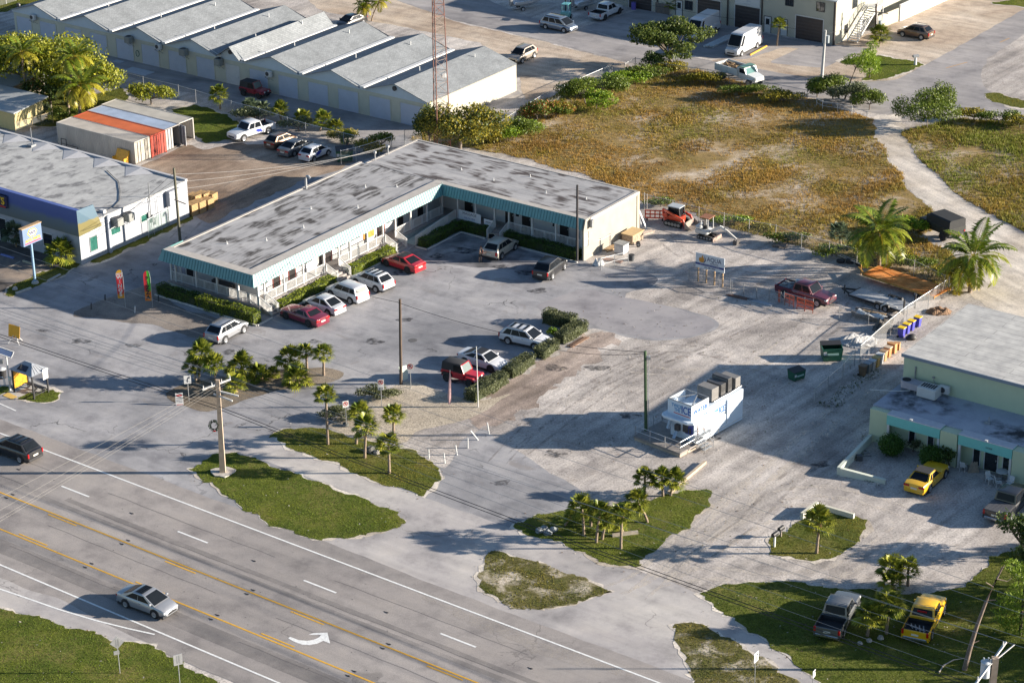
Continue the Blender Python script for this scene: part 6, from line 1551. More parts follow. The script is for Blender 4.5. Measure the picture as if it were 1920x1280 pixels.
# flat trailers
def flat_trailer(label,p,q,W,hdeck,deckm,framem,wheels_x,extras=None,side_at='R'):
 """near long edge of the deck runs from the tongue end p to the tail q (px of deck height)"""
 a,b_=at(*p,hdeck),at(*q,hdeck);d=(a-b_).normalized();L=(a-b_).length;nrm=Vector((-d.y,d.x,0))
 o=b_-nrm*0;o.z=0
 t=thing('flatbed_trailer',label,'trailer',o,math.atan2(d.y,d.x))
 mb=MB();mb.box(0,L,-W,0,hdeck-0.06,hdeck);mb.build('deck',deckm,t)
 mb=MB()
 for y in(-0.08,-W):mb.box(0,L,y,y+0.08,hdeck-0.24,hdeck-0.06)
 for x in np.arange(0.1,L,1.2):mb.box(x,x+0.08,-W+0.08,-0.08,hdeck-0.2,hdeck-0.06)
 mb.box(L,L+0.1,-W,0.0,hdeck-0.24,hdeck+0.02);mb.build('frame',framem,t)
 mb=MB();mb.bar((L,-0.3,hdeck-0.15),(L+1.5,-W/2,hdeck-0.15),0.12,0.14);mb.bar((L,-W+0.3,hdeck-0.15),(L+1.5,-W/2,hdeck-0.15),0.12,0.14);mb.bar((L+1.2,-W/2,0),(L+1.2,-W/2,hdeck+0.3),0.08,0.08);mb.build('tongue',framem,t)
 for x in wheels_x:
  for y,s in((0.14,1),(-W-0.14,-1)):wheel(t,x,y if extras=='fender' else(y-s*0.5),0.33,0.2,s)
 if extras=='fender':
  for y0,y1 in((0.02,0.3),(-W-0.3,-W-0.02)):
   mb=MB();xa,xb=min(wheels_x)-0.45,max(wheels_x)+0.45;mb.rings([[(x,y,z)for x,z in((xa,.45),(xa+.15,.75),(xb-.15,.75),(xb,.45),(xb-.05,.45),(xb-.2,.71),(xa+.2,.71),(xa+.05,.45))]for y in(y0,y1)]);mb.build('fender',M_CARBLACK,t)
  for y in(-0.1,-W+0.05):
   mb=MB();mb.box(-0.05,0.08,y-0.06,y+0.08,0.2,1.7);mb.build('ramp_post',M_CARBLACK,t)
 return t
m_rust=ground_mat('rusty_plank_deck',(0.58,0.20,0.05),(0.38,0.11,0.03),(0.68,0.30,0.10),big=0.5,mid=1.4,fine=6,track=(rad(-20),0.3),grit=0.2)
flat_trailer('long rust-orange flatbed trailer under the coconut palms',(1618,513),(1752,556),2.7,0.85,m_rust,flat('rust_yellow_frame',(0.42,0.22,0.05),0.7,var=0.4),(1.3,2.3))
flat_trailer('grey plank equipment trailer with black fenders beside the rusty one',(1592,551),(1694,583),2.0,0.6,flat('grey_planks',(0.34,0.35,0.36),0.8,var=0.25,streak=(0.3,4,1)),M_CARBLACK,(1.9,2.75),'fender')
# boats on trailers beyond the side street
def boat(label,stern,bow,W,hull2):
 a,b_=at(*stern),at(*bow);d=(b_-a).normalized();L=(b_-a).length
 t=thing('boat',label,'boat',a,math.atan2(d.y,d.x),'boats on trailers')
 mb=MB();rs_=[]
 for f,wf_,zk,zg in((0,.9,.55,1.3),(.25,1,.52,1.32),(.55,.95,.55,1.4),(.8,.62,.75,1.52),(.95,.25,1.1,1.62),(1.0,.04,1.45,1.66)):
  x,y=L*f,W/2*wf_
  rs_.append([(x,0,zk),(x,y*.75,zk+(zg-zk)*.45),(x,y,zg),(x,y*.86,zg),(x,y*.75,zg-.3 if f<.8 else zg),(x,-y*.75,zg-.3 if f<.8 else zg),(x,-y*.86,zg),(x,-y,zg),(x,-y*.75,zk+(zg-zk)*.45)])
 mb.rings(rs_);mb.build('hull',P_WHITE,t,smooth=30)
 mb=MB();mb.box(L*.38,L*.52,-.4,.4,1.1,1.9,0.06);mb.build('console',P_WHITE,t)
 mb=MB();mb.box(L*.36,L*.4,-.35,.35,1.9,2.2);mb.build('windscreen',M_CARGLASS,t)
 mb=MB();mb.box(-.5,-.05,-.25,.25,.7,1.75,0.08);mb.build('outboard_motor',hull2,t)
 mb=MB();mb.bar((-.2,-.6,.42),(L*.75,-.4,.42),.1,.12);mb.bar((-.2,.6,.42),(L*.75,.4,.42),.1,.12);mb.bar((L*.75,-.4,.42),(L+1,0,.42),.1,.1);mb.bar((L*.75,.4,.42),(L+1,0,.42),.1,.1);mb.build('trailer_frame',M_METAL,t)
 for s in(1,-1):wheel(t,L*.25,s*(W/2-.1),0.3,.18,s)
boat('white motor boat on a trailer at the top edge, left of the teal forklift',(962,20),(1018,13),2.0,M_STEEL)
boat('white motor boat on a trailer between the forklift and the white pickup',(1076,21),(1128,6),2.1,M_STEEL)
a=at(1062,36)
t=thing('forklift','teal forklift with a black mast standing among the boats','forklift',a,rad(70))
TEAL=paint('teal',(0.10,0.32,0.32))
mb=MB();mb.box(-1.0,0.6,-0.5,0.5,0.3,0.95,0.06);mb.box(-1.1,-0.4,-0.48,0.48,0.9,1.25,0.06);mb.build('body',TEAL,t)
mb=MB();[mb.bar((x,y,.95),(x*.8,y*.9,2.1),.07,.07)for x in(-.7,.5)for y in(-.45,.45)];mb.box(-.65,.5,-.48,.48,2.08,2.15);mb.build('overhead_guard',TEAL,t)
mb=MB();[mb.bar((.75,y,.1),(.75,y,2.9),.1,.14)for y in(-.35,.35)];[mb.bar((.75,-.35,z),(.75,.35,z),.08,.08)for z in(.6,1.7,2.8)];mb.build('mast',M_CARBLACK,t)
mb=MB();[mb.box(.8,1.7,y-.06,y+.06,.1,.15)for y in(-.25,.25)];mb.build('forks',M_STEEL,t)
for x in(-.7,.45):
 for s in(1,-1):wheel(t,x,s*.5,.28,.2,s)
 # ------------------------------------------------------------------ plants
M_LEAF=leaf_mat('broad_leaves',0.5,0.28)
M_PALMLEAF=leaf_mat('palm_leaves',0.42,0.22)
M_BARK=flat('grey_bark',(0.16,0.13,0.105),0.9,var=0.35,scale=5,bump=0.4)
M_PALMBARK=flat('palm_bark',(0.24,0.18,0.13),0.9,var=0.35,scale=9,bump=0.5)
M_DEADLEAF=flat('dead_palm_skirt',(0.24,0.15,0.075),0.9,var=0.35,scale=6)
def quads_from(c,n,up,ln,wd,fold=0.0):
 """leaf quads (pointed lozenges): centre c, direction n, side from up"""
 s=np.cross(n,up);s/=np.maximum(np.linalg.norm(s,axis=1,keepdims=True),1e-6)
 ln,wd=ln[:,None],wd[:,None]
 V=np.stack([c-n*ln*0.5,c+s*wd*0.5-n*ln*0.05,c+n*ln*0.5,c-s*wd*0.5-n*ln*0.05],1)
 return V.reshape(-1,3),np.arange(len(c)*4).reshape(-1,4)
def crown_points(clumps,rng,per):
 """leaf centres scattered through ellipsoid clumps, denser near their skin"""
 P,O=[],[]
 tot=sum(r[0]*r[1]+r[1]*r[2]+r[0]*r[2]for _,r in clumps)
 for c,r in clumps:
  k=max(20,int(per*(r[0]*r[1]+r[1]*r[2]+r[0]*r[2])/tot))
  d=rng.normal(0,1,(k,3));d/=np.linalg.norm(d,axis=1,keepdims=True)
  rad_=rng.uniform(0.25,1.0,(k,1))**0.45*rng.uniform(0.85,1.12,(k,1))
  P.append(np.array(c)+d*rad_*np.array(r));O.append(d)
 return np.concatenate(P),np.concatenate(O)
def broadleaf(name,label,cat,base,clumps,n,leaf=0.24,cols=((0.05,0.09,0.02),(0.10,0.15,0.03)),trunk_r=0.14,limbs=True,seed=1,group=None,fork=0.35,tint=None,rz=0.0):
 """tree or shrub: tapered trunk, limbs reaching into every clump, and a crown of many single leaves"""
 rng=np.random.default_rng(seed)
 t=thing(name,label,cat,base,rz,group)
 P,O=crown_points(clumps,rng,n)
 P[:,2]=np.maximum(P[:,2],0.06)
 nrm=O*0.6+rng.normal(0,0.6,P.shape);nrm/=np.linalg.norm(nrm,axis=1,keepdims=True)
 dirv=np.cross(nrm,rng.normal(0,1,P.shape));dirv/=np.linalg.norm(dirv,axis=1,keepdims=True)
 dirv[:,2]-=0.25
 sz=rng.uniform(0.65,1.3,len(P))*leaf
 V,F=quads_from(P,dirv,nrm,sz,sz*rng.uniform(0.45,0.7,len(P)))
 a,b_=np.array(cols[0]),np.array(cols[1])
 f=rng.beta(1.4,1.6,(len(P),1))
 col=a*(1-f)+b_*f
 if tint is not None:
  k=rng.random(len(P))<tint[1];col[k]=np.array(tint[0])*rng.uniform(0.7,1.3,(k.sum(),1))
 leaf_obj('crown',V,F,col,M_LEAF,t)
 mb=MB()
 top=max(c[2]for c,r in clumps);fz=top*fork
 cx_=np.mean([c[0]for c,r in clumps])*0.25;cy_=np.mean([c[1]for c,r in clumps])*0.25
 mb.tube([(0,0,-0.05),(cx_*0.4,cy_*0.4,fz*0.55),(cx_,cy_,fz)],[trunk_r*1.25,trunk_r,trunk_r*0.85],8)
 if limbs:
  for c,r in clumps[:14]:
   m_=((cx_+c[0])*0.5+0.05,(cy_+c[1])*0.5,(fz+c[2])*0.5-0.1)
   mb.tube([(cx_,cy_,fz*0.95),m_,(c[0],c[1],c[2]+r[2]*0.4)],[trunk_r*0.6,trunk_r*0.4,trunk_r*0.12],6)
 mb.build('trunk',M_BARK,t,smooth=60)
 return t
def dome(rx,ry,h,k,seed,z0=0.0,cr=0.38):
 """clumps filling an uneven dome"""
 rng=np.random.default_rng(seed);out_=[]
 for i in range(k):
  a=rng.uniform(0,2*pi);q=math.sqrt(rng.uniform(0,1))*0.78
  z=z0+(h-z0)*(0.30+0.55*math.sqrt(max(0.0,1-q*q))*rng.uniform(0.55,1.05))
  s=rng.uniform(0.75,1.25)*cr
  out_.append(((rx*q*cos(a),ry*q*sin(a),z),(rx*s,ry*s,(h-z0)*s*0.6)))
 return out_
 # ---- fan palms
def fan_palm_mesh(nl,R,seed,droop=0.25,blue=0.0,skirt=False):
 rng=np.random.default_rng(seed)
 V,F,K=[],[],[]
 g0,g1=np.array((0.06,0.10,0.012)),np.array((0.30,0.30,0.035))
 if blue:g0,g1=np.array((0.05,0.075,0.045)),np.array((0.15,0.19,0.11))
 for i in range(nl):
  a=2.399*i+rng.uniform(-.2,.2);el=1.35-1.75*((i+0.5)/nl)+rng.uniform(-.12,.12)
  d=np.array((cos(a)*cos(el),sin(a)*cos(el),sin(el)))
  pl=R*rng.uniform(0.42,0.6)
  hub=d*pl;hub[2]-=droop*0.25*R*(1-max(0,sin(el)))
  s=np.array((-sin(a),cos(a),0));up=np.cross(d,s)*-1
  if up[2]<0:up=-up
  # petiole
  o=len(V);w_=0.018
  V+=[tuple(-s*w_),tuple(s*w_),tuple(hub+s*w_),tuple(hub-s*w_)];F.append((o,o+1,o+2,o+3));K.append(g0*1.3)
  nb=15;rl=R*rng.uniform(0.48,0.62)
  shade=rng.uniform(0.0,1.0)
  for j in range(nb):
   b_=(j/(nb-1)-0.5)*2*1.9
   dv=d*cos(b_)+s*sin(b_)
   ln=rl*(1-0.18*abs(b_)/1.9)*rng.uniform(0.9,1.08)
   tip=hub+dv*ln;tip[2]-=droop*ln*rng.uniform(0.5,1.2);midp=hub+dv*ln*0.55;midp[2]+=0.03*ln
   sv=np.cross(dv,up);sv/=max(np.linalg.norm(sv),1e-6);ww=ln*0.085
   o=len(V)
   V+=[tuple(hub),tuple(midp+sv*ww+up*0.02),tuple(tip),tuple(midp-sv*ww-up*0.02)]
   F.append((o,o+1,o+2,o+3))
   f=np.clip(shade+rng.normal(0,0.18),0,1);K.append((g0*(1-f)+g1*f))
 if skirt:
  for i in range(10):
   a=2*pi*i/10+rng.uniform(-.2,.2);o=len(V)
   d=np.array((cos(a),sin(a),0));s=np.array((-sin(a),cos(a),0))
   L=R*rng.uniform(.45,.75)
   V+=[tuple(d*.08),tuple(d*.3*L+s*.1*L-np.array((0,0,.5*L))),tuple(d*.42*L-np.array((0,0,1.0*L))),tuple(d*.3*L-s*.1*L-np.array((0,0,.5*L)))]
   F.append((o,o+1,o+2,o+3));K.append(np.array((.20,.13,.055))*rng.uniform(.7,1.3))
 return V,F,K
FAN={}
def fan_palm(label,base,crown,R,seed=0,group=None,blue=0,nl=26,cat='palm',name='fan_palm',fat=0.10):
 """base px on the ground; crown px where the leaves meet the stem"""
 p=at(*base)
 # height of the crown from where it shows in the survey photo
 lo,hi=0.05,12.0
 for _ in range(40):
  mid=(lo+hi)/2
  v=p+Vector((0,0,mid))-Vector((0,0,CAMH))
  y=640-FPX*v.dot(UP)/v.dot(FW)
  lo,hi=(mid,hi)if y>crown[1]else(lo,mid)
 h=lo
 q=at(crown[0],crown[1],h)
 off=Vector((max(-1.2,min(1.2,(q-p).x)),0,0))
 t=thing(name,label,cat,p,RNG.uniform(0,6.28)*0,group)
 key=(seed%5,blue,nl)
 if key not in FAN:FAN[key]=fan_palm_mesh(nl,1.0,100+seed%5,blue=blue,skirt=(seed%2==0))
 V,F,K=FAN[key]
 a=seed*1.7
 M=np.array([[cos(a),-sin(a),0],[sin(a),cos(a),0],[0,0,1]])*R
 R*=1.16;M=M*1.16*RNG.uniform(0.86,1.14)
 VV=np.array(V)@M.T+np.array((off.x,0,h))
 VV[:,2]=np.maximum(VV[:,2],0.03)
 leaf_obj('crown',VV,np.array(F),np.array(K)*RNG.uniform(0.85,1.15),M_PALMLEAF,t)
 if h>0.35:
  mb=MB();n_=max(5,int(h/0.25));pts,rr=[],[]
  for i in range(n_+1):
   f=i/n_;pts.append((off.x*f**1.4,0,-0.05+(h+0.05)*f));rr.append(fat*(1.25-0.35*f)*(1.08 if i%2 else 0.95))
  mb.tube(pts,rr,8);mb.build('trunk',M_PALMBARK,t,smooth=60)
 return t
G1='fan palms on the verge by the no-parking signs'
for lab,b_,c_,R in[('tall fan palm at the left tip of the grass island before the strip',(615,833),(611,742),1.15),('fan palm second from the left on the grass island, beside the no-parking sign',(668,832),(676,775),1.1),('short-crowned fan palm in the middle of the grass island, over a dark rock',(684,858),(687,800),1.05),('fan palm at the gravel edge of the grass island, farthest back',(738,820),(738,778),1.15),('fan palm nearest the shared path on the grass island',(730,887),(729,835),1.2)]:
 fan_palm(lab,b_,c_,R,int(b_[0]),G1)
G2='fan palms in the mulch bed'
for lab,b_,c_,R in[('rightmost fan palm of the mulch bed with bare trunk',(607,704),(607,664),1.05),('fan palm at the back of the mulch bed',(576,697),(574,660),0.95),('full fan palm in the middle right of the mulch bed',(546,694),(545,672),1.25),('low spreading fan palm at the front right of the mulch bed',(558,722),(558,710),1.25),('tallest fan palm at the left end of the mulch bed',(373,714),(378,664),1.2),('fan palm beside the tallest one at the left of the mulch bed',(404,722),(402,684),1.2),('leftmost small fan palm of the mulch bed',(368,716),(362,685),0.95),('round fan palm behind the crossarms of the utility pole',(453,712),(453,688),1.25),('low fan palm right under the crossarms of the utility pole',(441,735),(441,720),1.1),('small stemless fan palm left of the mid mulch bed',(488,712),(488,702),1.0),('smallest stemless fan palm in the mulch bed',(513,706),(513,699),0.8)]:
 fan_palm(lab,b_,c_,R,int(b_[0]*3),G2)
G3='fan palms on the island by the kiosk'
for lab,b_,c_,R in[('leftmost tall fan palm on the island below the kiosk',(1095,1004),(1091,952),1.0),('fan palm just behind the leftmost one on the kiosk island',(1108,986),(1106,957),0.85),('fan palm in the middle of the kiosk island clump',(1118,1017),(1125,960),1.05),('leaning small fan palm at the left of the kiosk island',(1058,987),(1072,968),0.6),('shorter fan palm right of the middle on the kiosk island',(1129,1011),(1137,978),0.75),('foremost tall fan palm with yellow leaves on the kiosk island',(1164,1028),(1166,964),0.95),('small fan palm behind the foremost one on the kiosk island',(1168,998),(1162,980),0.7),('white-stemmed leaning fan palm right of the kiosk island clump',(1214,979),(1195,940),1.0),('tall fan palm at the left of the concrete beam',(1208.7,928),(1209,896),1.05),('fan palm nearest the concrete beam',(1257,929),(1266,900),1.1),('fan palm between the other two by the concrete beam',(1243,930),(1241,896),1.0)]:
 fan_palm(lab,b_,c_,R,int(b_[0]*7),G3,fat=0.09)
fan_palm('single fan palm beside the mailboxes on the round island',(1531,1037),(1537,978),1.35,3)
G4='fan palms between the two pickups'
for lab,b_,c_,R in[('upper right fan palm behind the pickups',(1702,1098),(1703,1068),1.15),('dark upper left fan palm behind the pickups',(1673,1098),(1672,1066),1.05),('yellowing fan palm below the dark one behind the pickups',(1674,1112),(1674,1092),1.05),('large pale fan palm between the grey and the yellow pickup',(1662,1188),(1667,1136),1.35),('darker fan palm next to the grey pickup',(1626,1192),(1634,1156),1.2)]:
 fan_palm(lab,b_,c_,R,int(b_[0]*5),G4)
fan_palm('fan palm before the workshop, right of the white van',(1457,86),(1462,46),0.95,5)
fan_palm('dark fan palm at the foot of the workshop stair pole',(1650,82),(1651,66),1.35,6)
fan_palm('dark fan palm against the workshop front, behind the round tree',(1266,26),(1266,8),1.3,7)
G5='fan palms along the storage fence'
for k,(b_,c_,R,lab)in enumerate([((413,205),(412,178),1.25,'tall skirted fan palm by the storage fence, nearest the containers'),((466,218),(470,202),1.1,'fan palm above the white pickup at the storage fence'),((498,215),(494,205),0.9,'small dark fan palm right of the white pickup'),((527,228),(526,207),1.3,'bright fan palm behind the bronze hatchback'),((566,240),(568,222),1.25,'fan palm behind the grey sedan at the fence'),((600,246),(606,225),1.15,'upper fan palm at the right end of the fence row'),((628,255),(630,240),1.15,'spiky fan palm at the fence behind the white hatchback'),((652,272),(652,260),1.0,'lowest fan palm near the green dumpster')]):
 fan_palm(lab,b_,c_,R,k+11,G5,blue=(k in(1,2)))
for k,(b_,c_,R,lab)in enumerate([((62,216),(62,206),1.25,'dark stemless palm left of the containers'),((84,222),(84,210),1.1,'second dark stemless palm left of the containers'),((26,206),(26,196),0.9,'dark low palm by the outbuilding')]):
 fan_palm(lab,b_,c_,R,k+31,'low palms left of the containers',blue=1)
fan_palm('spreading fan palm at the corner of the auto parts shop',(113,494),(116,474),1.5,41)
fan_palm('dark fan palm by the auto parts shop entrance',(30,462),(30,440),1.5,42,blue=1)
fan_palm('blue-green fan palm at the yard fence',(1576,462),(1574,436),1.25,43,blue=1)
fan_palm('low blue-green fan palm at the edge of the brush by the side street',(1612,190),(1612,178),1.2,44,blue=1)
# ---- coconut palms
def coconut(label,base,crown,R,seed,n=20,group=None,fat=0.15,yellow=0.5,lean=None):
 rng=np.random.default_rng(seed)
 p=at(*base)
 lo,hi=0.1,16.0
 for _ in range(40):
  mid=(lo+hi)/2;v=p+Vector((0,0,mid))-Vector((0,0,CAMH));y=640-FPX*v.dot(UP)/v.dot(FW)
  lo,hi=(mid,hi)if y>crown[1]else(lo,mid)
 h=lo;q=at(crown[0],crown[1],h);off=np.array(((q-p).x,0.0))
 t=thing('coconut_palm',label,'palm',p,0,group)
 V,F,K=[],[],[]
 g0,g1,g2=np.array((0.055,0.10,0.010)),np.array((0.17,0.215,0.018)),np.array((0.42,0.31,0.03))
 R=R*1.15
 top=np.array((off[0],off[1],h))
 for i in range(n):
  a=2.399*i+rng.uniform(-.25,.25);el=1.25-1.55*(i/n)+rng.uniform(-.12,.12)
  L=R*rng.uniform(.85,1.1)
  d=np.array((cos(a),sin(a),0.0));s=np.array((-sin(a),cos(a),0.0))
  m_=14;pts=[]
  pos=top.copy();e=el
  for j in range(m_+1):
   pts.append(pos.copy());pos=pos+(d*cos(e)+np.array((0,0,sin(e))))*L/m_;e-=(0.05+0.05*(1-el/1.4))*(1+j*0.07)
  age=i/n
  basec=(g0*(1-.6)+g1*.6)if age<.5 else(g1*(1-yellow)+g2*yellow)
  for j in range(m_):
   p0,p1=pts[j],pts[j+1];w_=0.035*(1-j/m_)+0.008
   o=len(V);V+=[tuple(p0-s*w_),tuple(p0+s*w_),tuple(p1+s*w_*.9),tuple(p1-s*w_*.9)];F.append((o,o+1,o+2,o+3));K.append(g2*.8)
   if j<2:continue
   ll=L*0.27*math.sin(pi*min(1,(j+1.2)/(m_+1.5))**0.8)+0.08
   fw_=(p1-p0)/np.linalg.norm(p1-p0)
   for sg in(1,-1):
    for sub in(0.0,.5):
     b0=p0*(1-sub)+p1*sub
     dv=s*sg*.78+fw_*.5+np.array((0,0,.12-.3*age*rng.uniform(.4,1)));dv/=np.linalg.norm(dv)
     tip=b0+dv*ll*rng.uniform(.85,1.1);tip[2]-=ll*(.12+.25*rng.random())
     mid_=b0+dv*ll*.5;ww=fw_*0.05*R/2.2
     o=len(V);V+=[tuple(b0-ww*.4),tuple(mid_-ww),tuple(tip),tuple(mid_+ww)];F.append((o,o+1,o+2,o+3))
     K.append(basec*rng.uniform(.6,1.35))
 V=np.array(V);V[:,2]=np.maximum(V[:,2],0.05)
 leaf_obj('crown',V,np.array(F),np.array(K),M_PALMLEAF,t)
 mb=MB();k=max(6,int(h/.35));pts,rr=[],[]
 for i in range(k+1):
  f=i/k;pts.append((off[0]*f**1.5,off[1]*f,-.05+(h+.05)*f));rr.append(fat*(1.35-.55*f)*(1.07 if i%2 else .96))
 mb.tube(pts,rr,8);mb.build('trunk',M_PALMBARK,t,smooth=60)
 return t
GC='coconut palms behind the auto parts shop'
coconut('coconut palm with a bare trunk above the tan outbuilding',(51,200),(40,100),2.6,3,group=GC,yellow=.45)
coconut('yellow-green coconut palm arching over the orange container',(150,232),(152,162),3.2,4,24,GC,yellow=.5)
coconut('coconut palm rising from the sea grape behind the arching palm',(128,215),(140,108),2.8,5,22,GC,yellow=.4)
coconut('broad coconut palm by the rusty trailer in the yard',(1648,512),(1648,436),3.7,6,26,yellow=.12)
coconut('coconut palm leaning over the track, right of the yard fence',(1818,548),(1826,482),3.8,7,24,yellow=.15)
coconut('young low coconut palm at the corner of the yard fence',(1800,545),(1800,518),2.2,8,18,yellow=.75)
GD='slender palms behind the storage building'
coconut('left slender palm behind the storage building',(688,40),(686,6),1.6,9,16,GD,.07);coconut('right slender palm behind the storage building',(697,40),(711,4),1.6,10,16,GD,.07);coconut('middle slender palm behind the storage building',(682,42),(680,15),1.4,12,16,GD,.07)
# ---- broadleaf trees and shrubs
YG=((0.06,0.10,0.010),(0.38,0.36,0.025));DK=((0.03,0.06,0.013),(0.10,0.145,0.028));MG=((0.05,0.09,0.012),(0.19,0.235,0.028));GY_=((0.065,0.085,0.036),(0.19,0.21,0.10));OL=((0.11,0.11,0.018),(0.38,0.31,0.03));BR=((0.08,0.16,0.010),(0.28,0.37,0.025))
broadleaf('sea_grape_tree','big yellow-green sea grape tree filling the left edge before the storage building','tree',at(62,178),dome(9.2,6.0,7.6,34,1,0.5,.34),15000,.33,YG,.25,seed=1)
broadleaf('sea_grape_tree','lower sea grape behind the coconut palms, right of the big one','tree',at(160,196),dome(5.0,4.0,6.0,20,2,0.3,.38),7500,.31,YG,.2,seed=2)
broadleaf('sea_grape_tree','dark sea grape under the coconut palms, by the orange flowers','tree',at(95,205),dome(3.6,2.6,3.6,12,3,0.2,.4),3000,.3,DK,.15,seed=3,tint=((.40,.10,.02),.03))
broadleaf('shrub','leafy shrub between the coconut palms and the storage fence','shrub',at(284,196),dome(2.9,2.2,2.6,12,4,0.1,.4),2200,.28,YG,.1,seed=4)
broadleaf('shrub','low shrub left of the containers by the shop fence','shrub',at(122,228),dome(1.6,1.3,1.8,7,5,0.1,.45),900,.26,MG,.08,seed=5)
broadleaf('tree','rounded yellow-green tree at the foot of the lattice tower','tree',at(862,290),dome(5.3,3.6,6.0,28,6,0.2,.34),9000,.29,OL,.2,seed=6,tint=((.06,.085,.02),.35))
broadleaf('shrub','dark green bush left of the lattice tower','shrub',at(806,278),dome(2.2,1.7,5.0,12,7,0.2,.42),3000,.28,DK,.12,seed=7)
def umbrella(seed):
 rng=np.random.default_rng(seed);o=[]
 for i in range(26):
  a=rng.uniform(0,2*pi);q=math.sqrt(rng.uniform(0,1));z=5.0-1.5*q*q+rng.uniform(-.9,.5)
  o.append(((4.7*q*cos(a),4.0*q*sin(a),z+.5),(1.35,1.3,.7)))
 for i in range(7):
  a=rng.uniform(0,2*pi);o.append(((2.0*cos(a),1.7*sin(a),rng.uniform(1.6,3.6)),(1.1,1.1,.5)))
 return o
broadleaf('tree','round spreading tree with layered leaves beside the side street','tree',at(1258,128),umbrella(8),12000,.30,((0.04,0.07,0.014),(0.15,0.18,0.03)),.16,seed=8,fork=.3)
GF_='brush along the field fence'
for k,(x,y,rx,ry,h,n,cols,lab)in enumerate([(1228,134,1.3,1.0,1.7,700,DK,'dark bush under the round spreading tree'),(1262,140,1.6,1.0,1.1,600,OL,'low yellowish bush right of the dark one by the street fence'),(1098,196,2.3,1.6,2.2,1300,MG,'tall green bush at the corner of the field fence'),(1132,178,2.2,1.4,1.6,1000,MG,'green bush above the corner bush of the field fence'),(1118,205,1.7,1.3,1.5,800,BR,'bright low bush in front of the corner of the field fence'),(1180,160,2.2,1.2,1.2,800,BR,'long bright bush near the upper field fence'),(1008,226,1.6,1.2,1.6,800,MG,'bush beside the reddish shrub on the field fence'),(1048,218,1.3,1.0,1.2,500,OL,'reddish olive shrub on the field fence'),(1042,222,1.4,1.0,1.1,500,MG,'small green shrub between two bushes on the field fence'),(968,262,1.8,1.4,1.6,900,MG,'bush right of the tower tree'),(938,268,1.6,1.3,1.3,700,BR,'bright bush just right of the tower tree'),(985,250,1.5,1.0,1.0,500,BR,'low bright bush in the corner of the field'),(1532,182,1.3,1.0,1.5,600,DK,'dark bush left of the leaning tree by the street'),(1562,186,2.1,1.4,2.0,1200,MG,'full bush at the foot of the leaning tree'),(1600,196,2.2,1.4,1.7,1100,GY_,'grey-green bush along the white rail by the track entrance'),(1630,206,1.5,1.1,1.6,700,MG,'bush at the left side of the track entrance'),(1738,240,2.7,2.0,2.8,2200,MG,'big bush at the right side of the track entrance'),(1766,228,1.3,1.0,3.3,700,MG,'tall loose shoot rising behind the big bush'),(1826,226,1.6,0.9,1.0,450,OL,'olive bush by the curved street fence'),(1872,232,1.8,1.0,1.1,550,MG,'green bush by the curved street fence'),(1912,240,1.5,1.0,1.0,400,OL,'low bush at the right end of the street fence'),(1700,438,2.0,1.4,1.1,800,BR,'bright ground shrub before the army truck'),(1560,480,1.6,0.9,0.8,350,MG,'low green weeds at the yard fence'),(1478,456,1.7,0.7,0.8,350,MG,'weeds at the yard fence beyond the excavator'),(1365,420,1.6,0.7,0.7,300,BR,'bright weeds along the yard fence behind the excavator'),(1420,440,1.4,.7,.8,300,OL,'olive weeds along the yard fence'),(1625,482,1.9,1.0,1.0,600,MG,'green brush behind the ladder at the yard fence'),(1672,492,1.9,1.0,.9,500,OL,'olive brush behind the broad coconut palm'),(1722,505,2.0,1.0,.9,500,MG,'green brush between the two coconut palms'),(1752,522,1.7,.9,.8,400,OL,'olive brush near the yard fence corner'),(1240,388,1.5,.8,.6,300,MG,'low weeds behind the track loader'),(1322,160,2.2,1.0,1.0,700,OL,'olive brush behind the dump truck bed'),(1400,178,2.4,1.0,.9,700,MG,'green brush below the dump truck'),(1470,190,2.2,1.0,.9,600,OL,'olive brush between the dump truck and the white pole'),(1215,150,2.4,1.2,1.2,800,MG,'green brush at the upper fence corner of the field'),(905,272,1.8,1.3,1.6,700,OL,'olive bush touching the tower tree'),(690,288,1.6,1.0,1.0,450,OL,'low yellow shrub behind the green dumpster'),(716,278,1.4,0.9,1.2,450,MG,'small shrub near the corner of the storage fence'),(640,268,1.8,1.0,1.0,500,OL,'brownish shrub under the storage fence palms'),(480,226,2.0,1.0,1.1,600,GY_,'grey shrub under the storage fence palms'),(560,246,1.8,.9,1.0,500,GY_,'grey-green shrub behind the parked hatchbacks')]):
 broadleaf('shrub',lab,'shrub',at(x,y),dome(rx*1.4,ry*1.4,h*1.45,11,50+k,0.02,.42),int(n*3.2),.22,cols,.06,seed=50+k,group=GF_,tint=((.30,.10,.03),.25)if 'reddish' in lab else None)
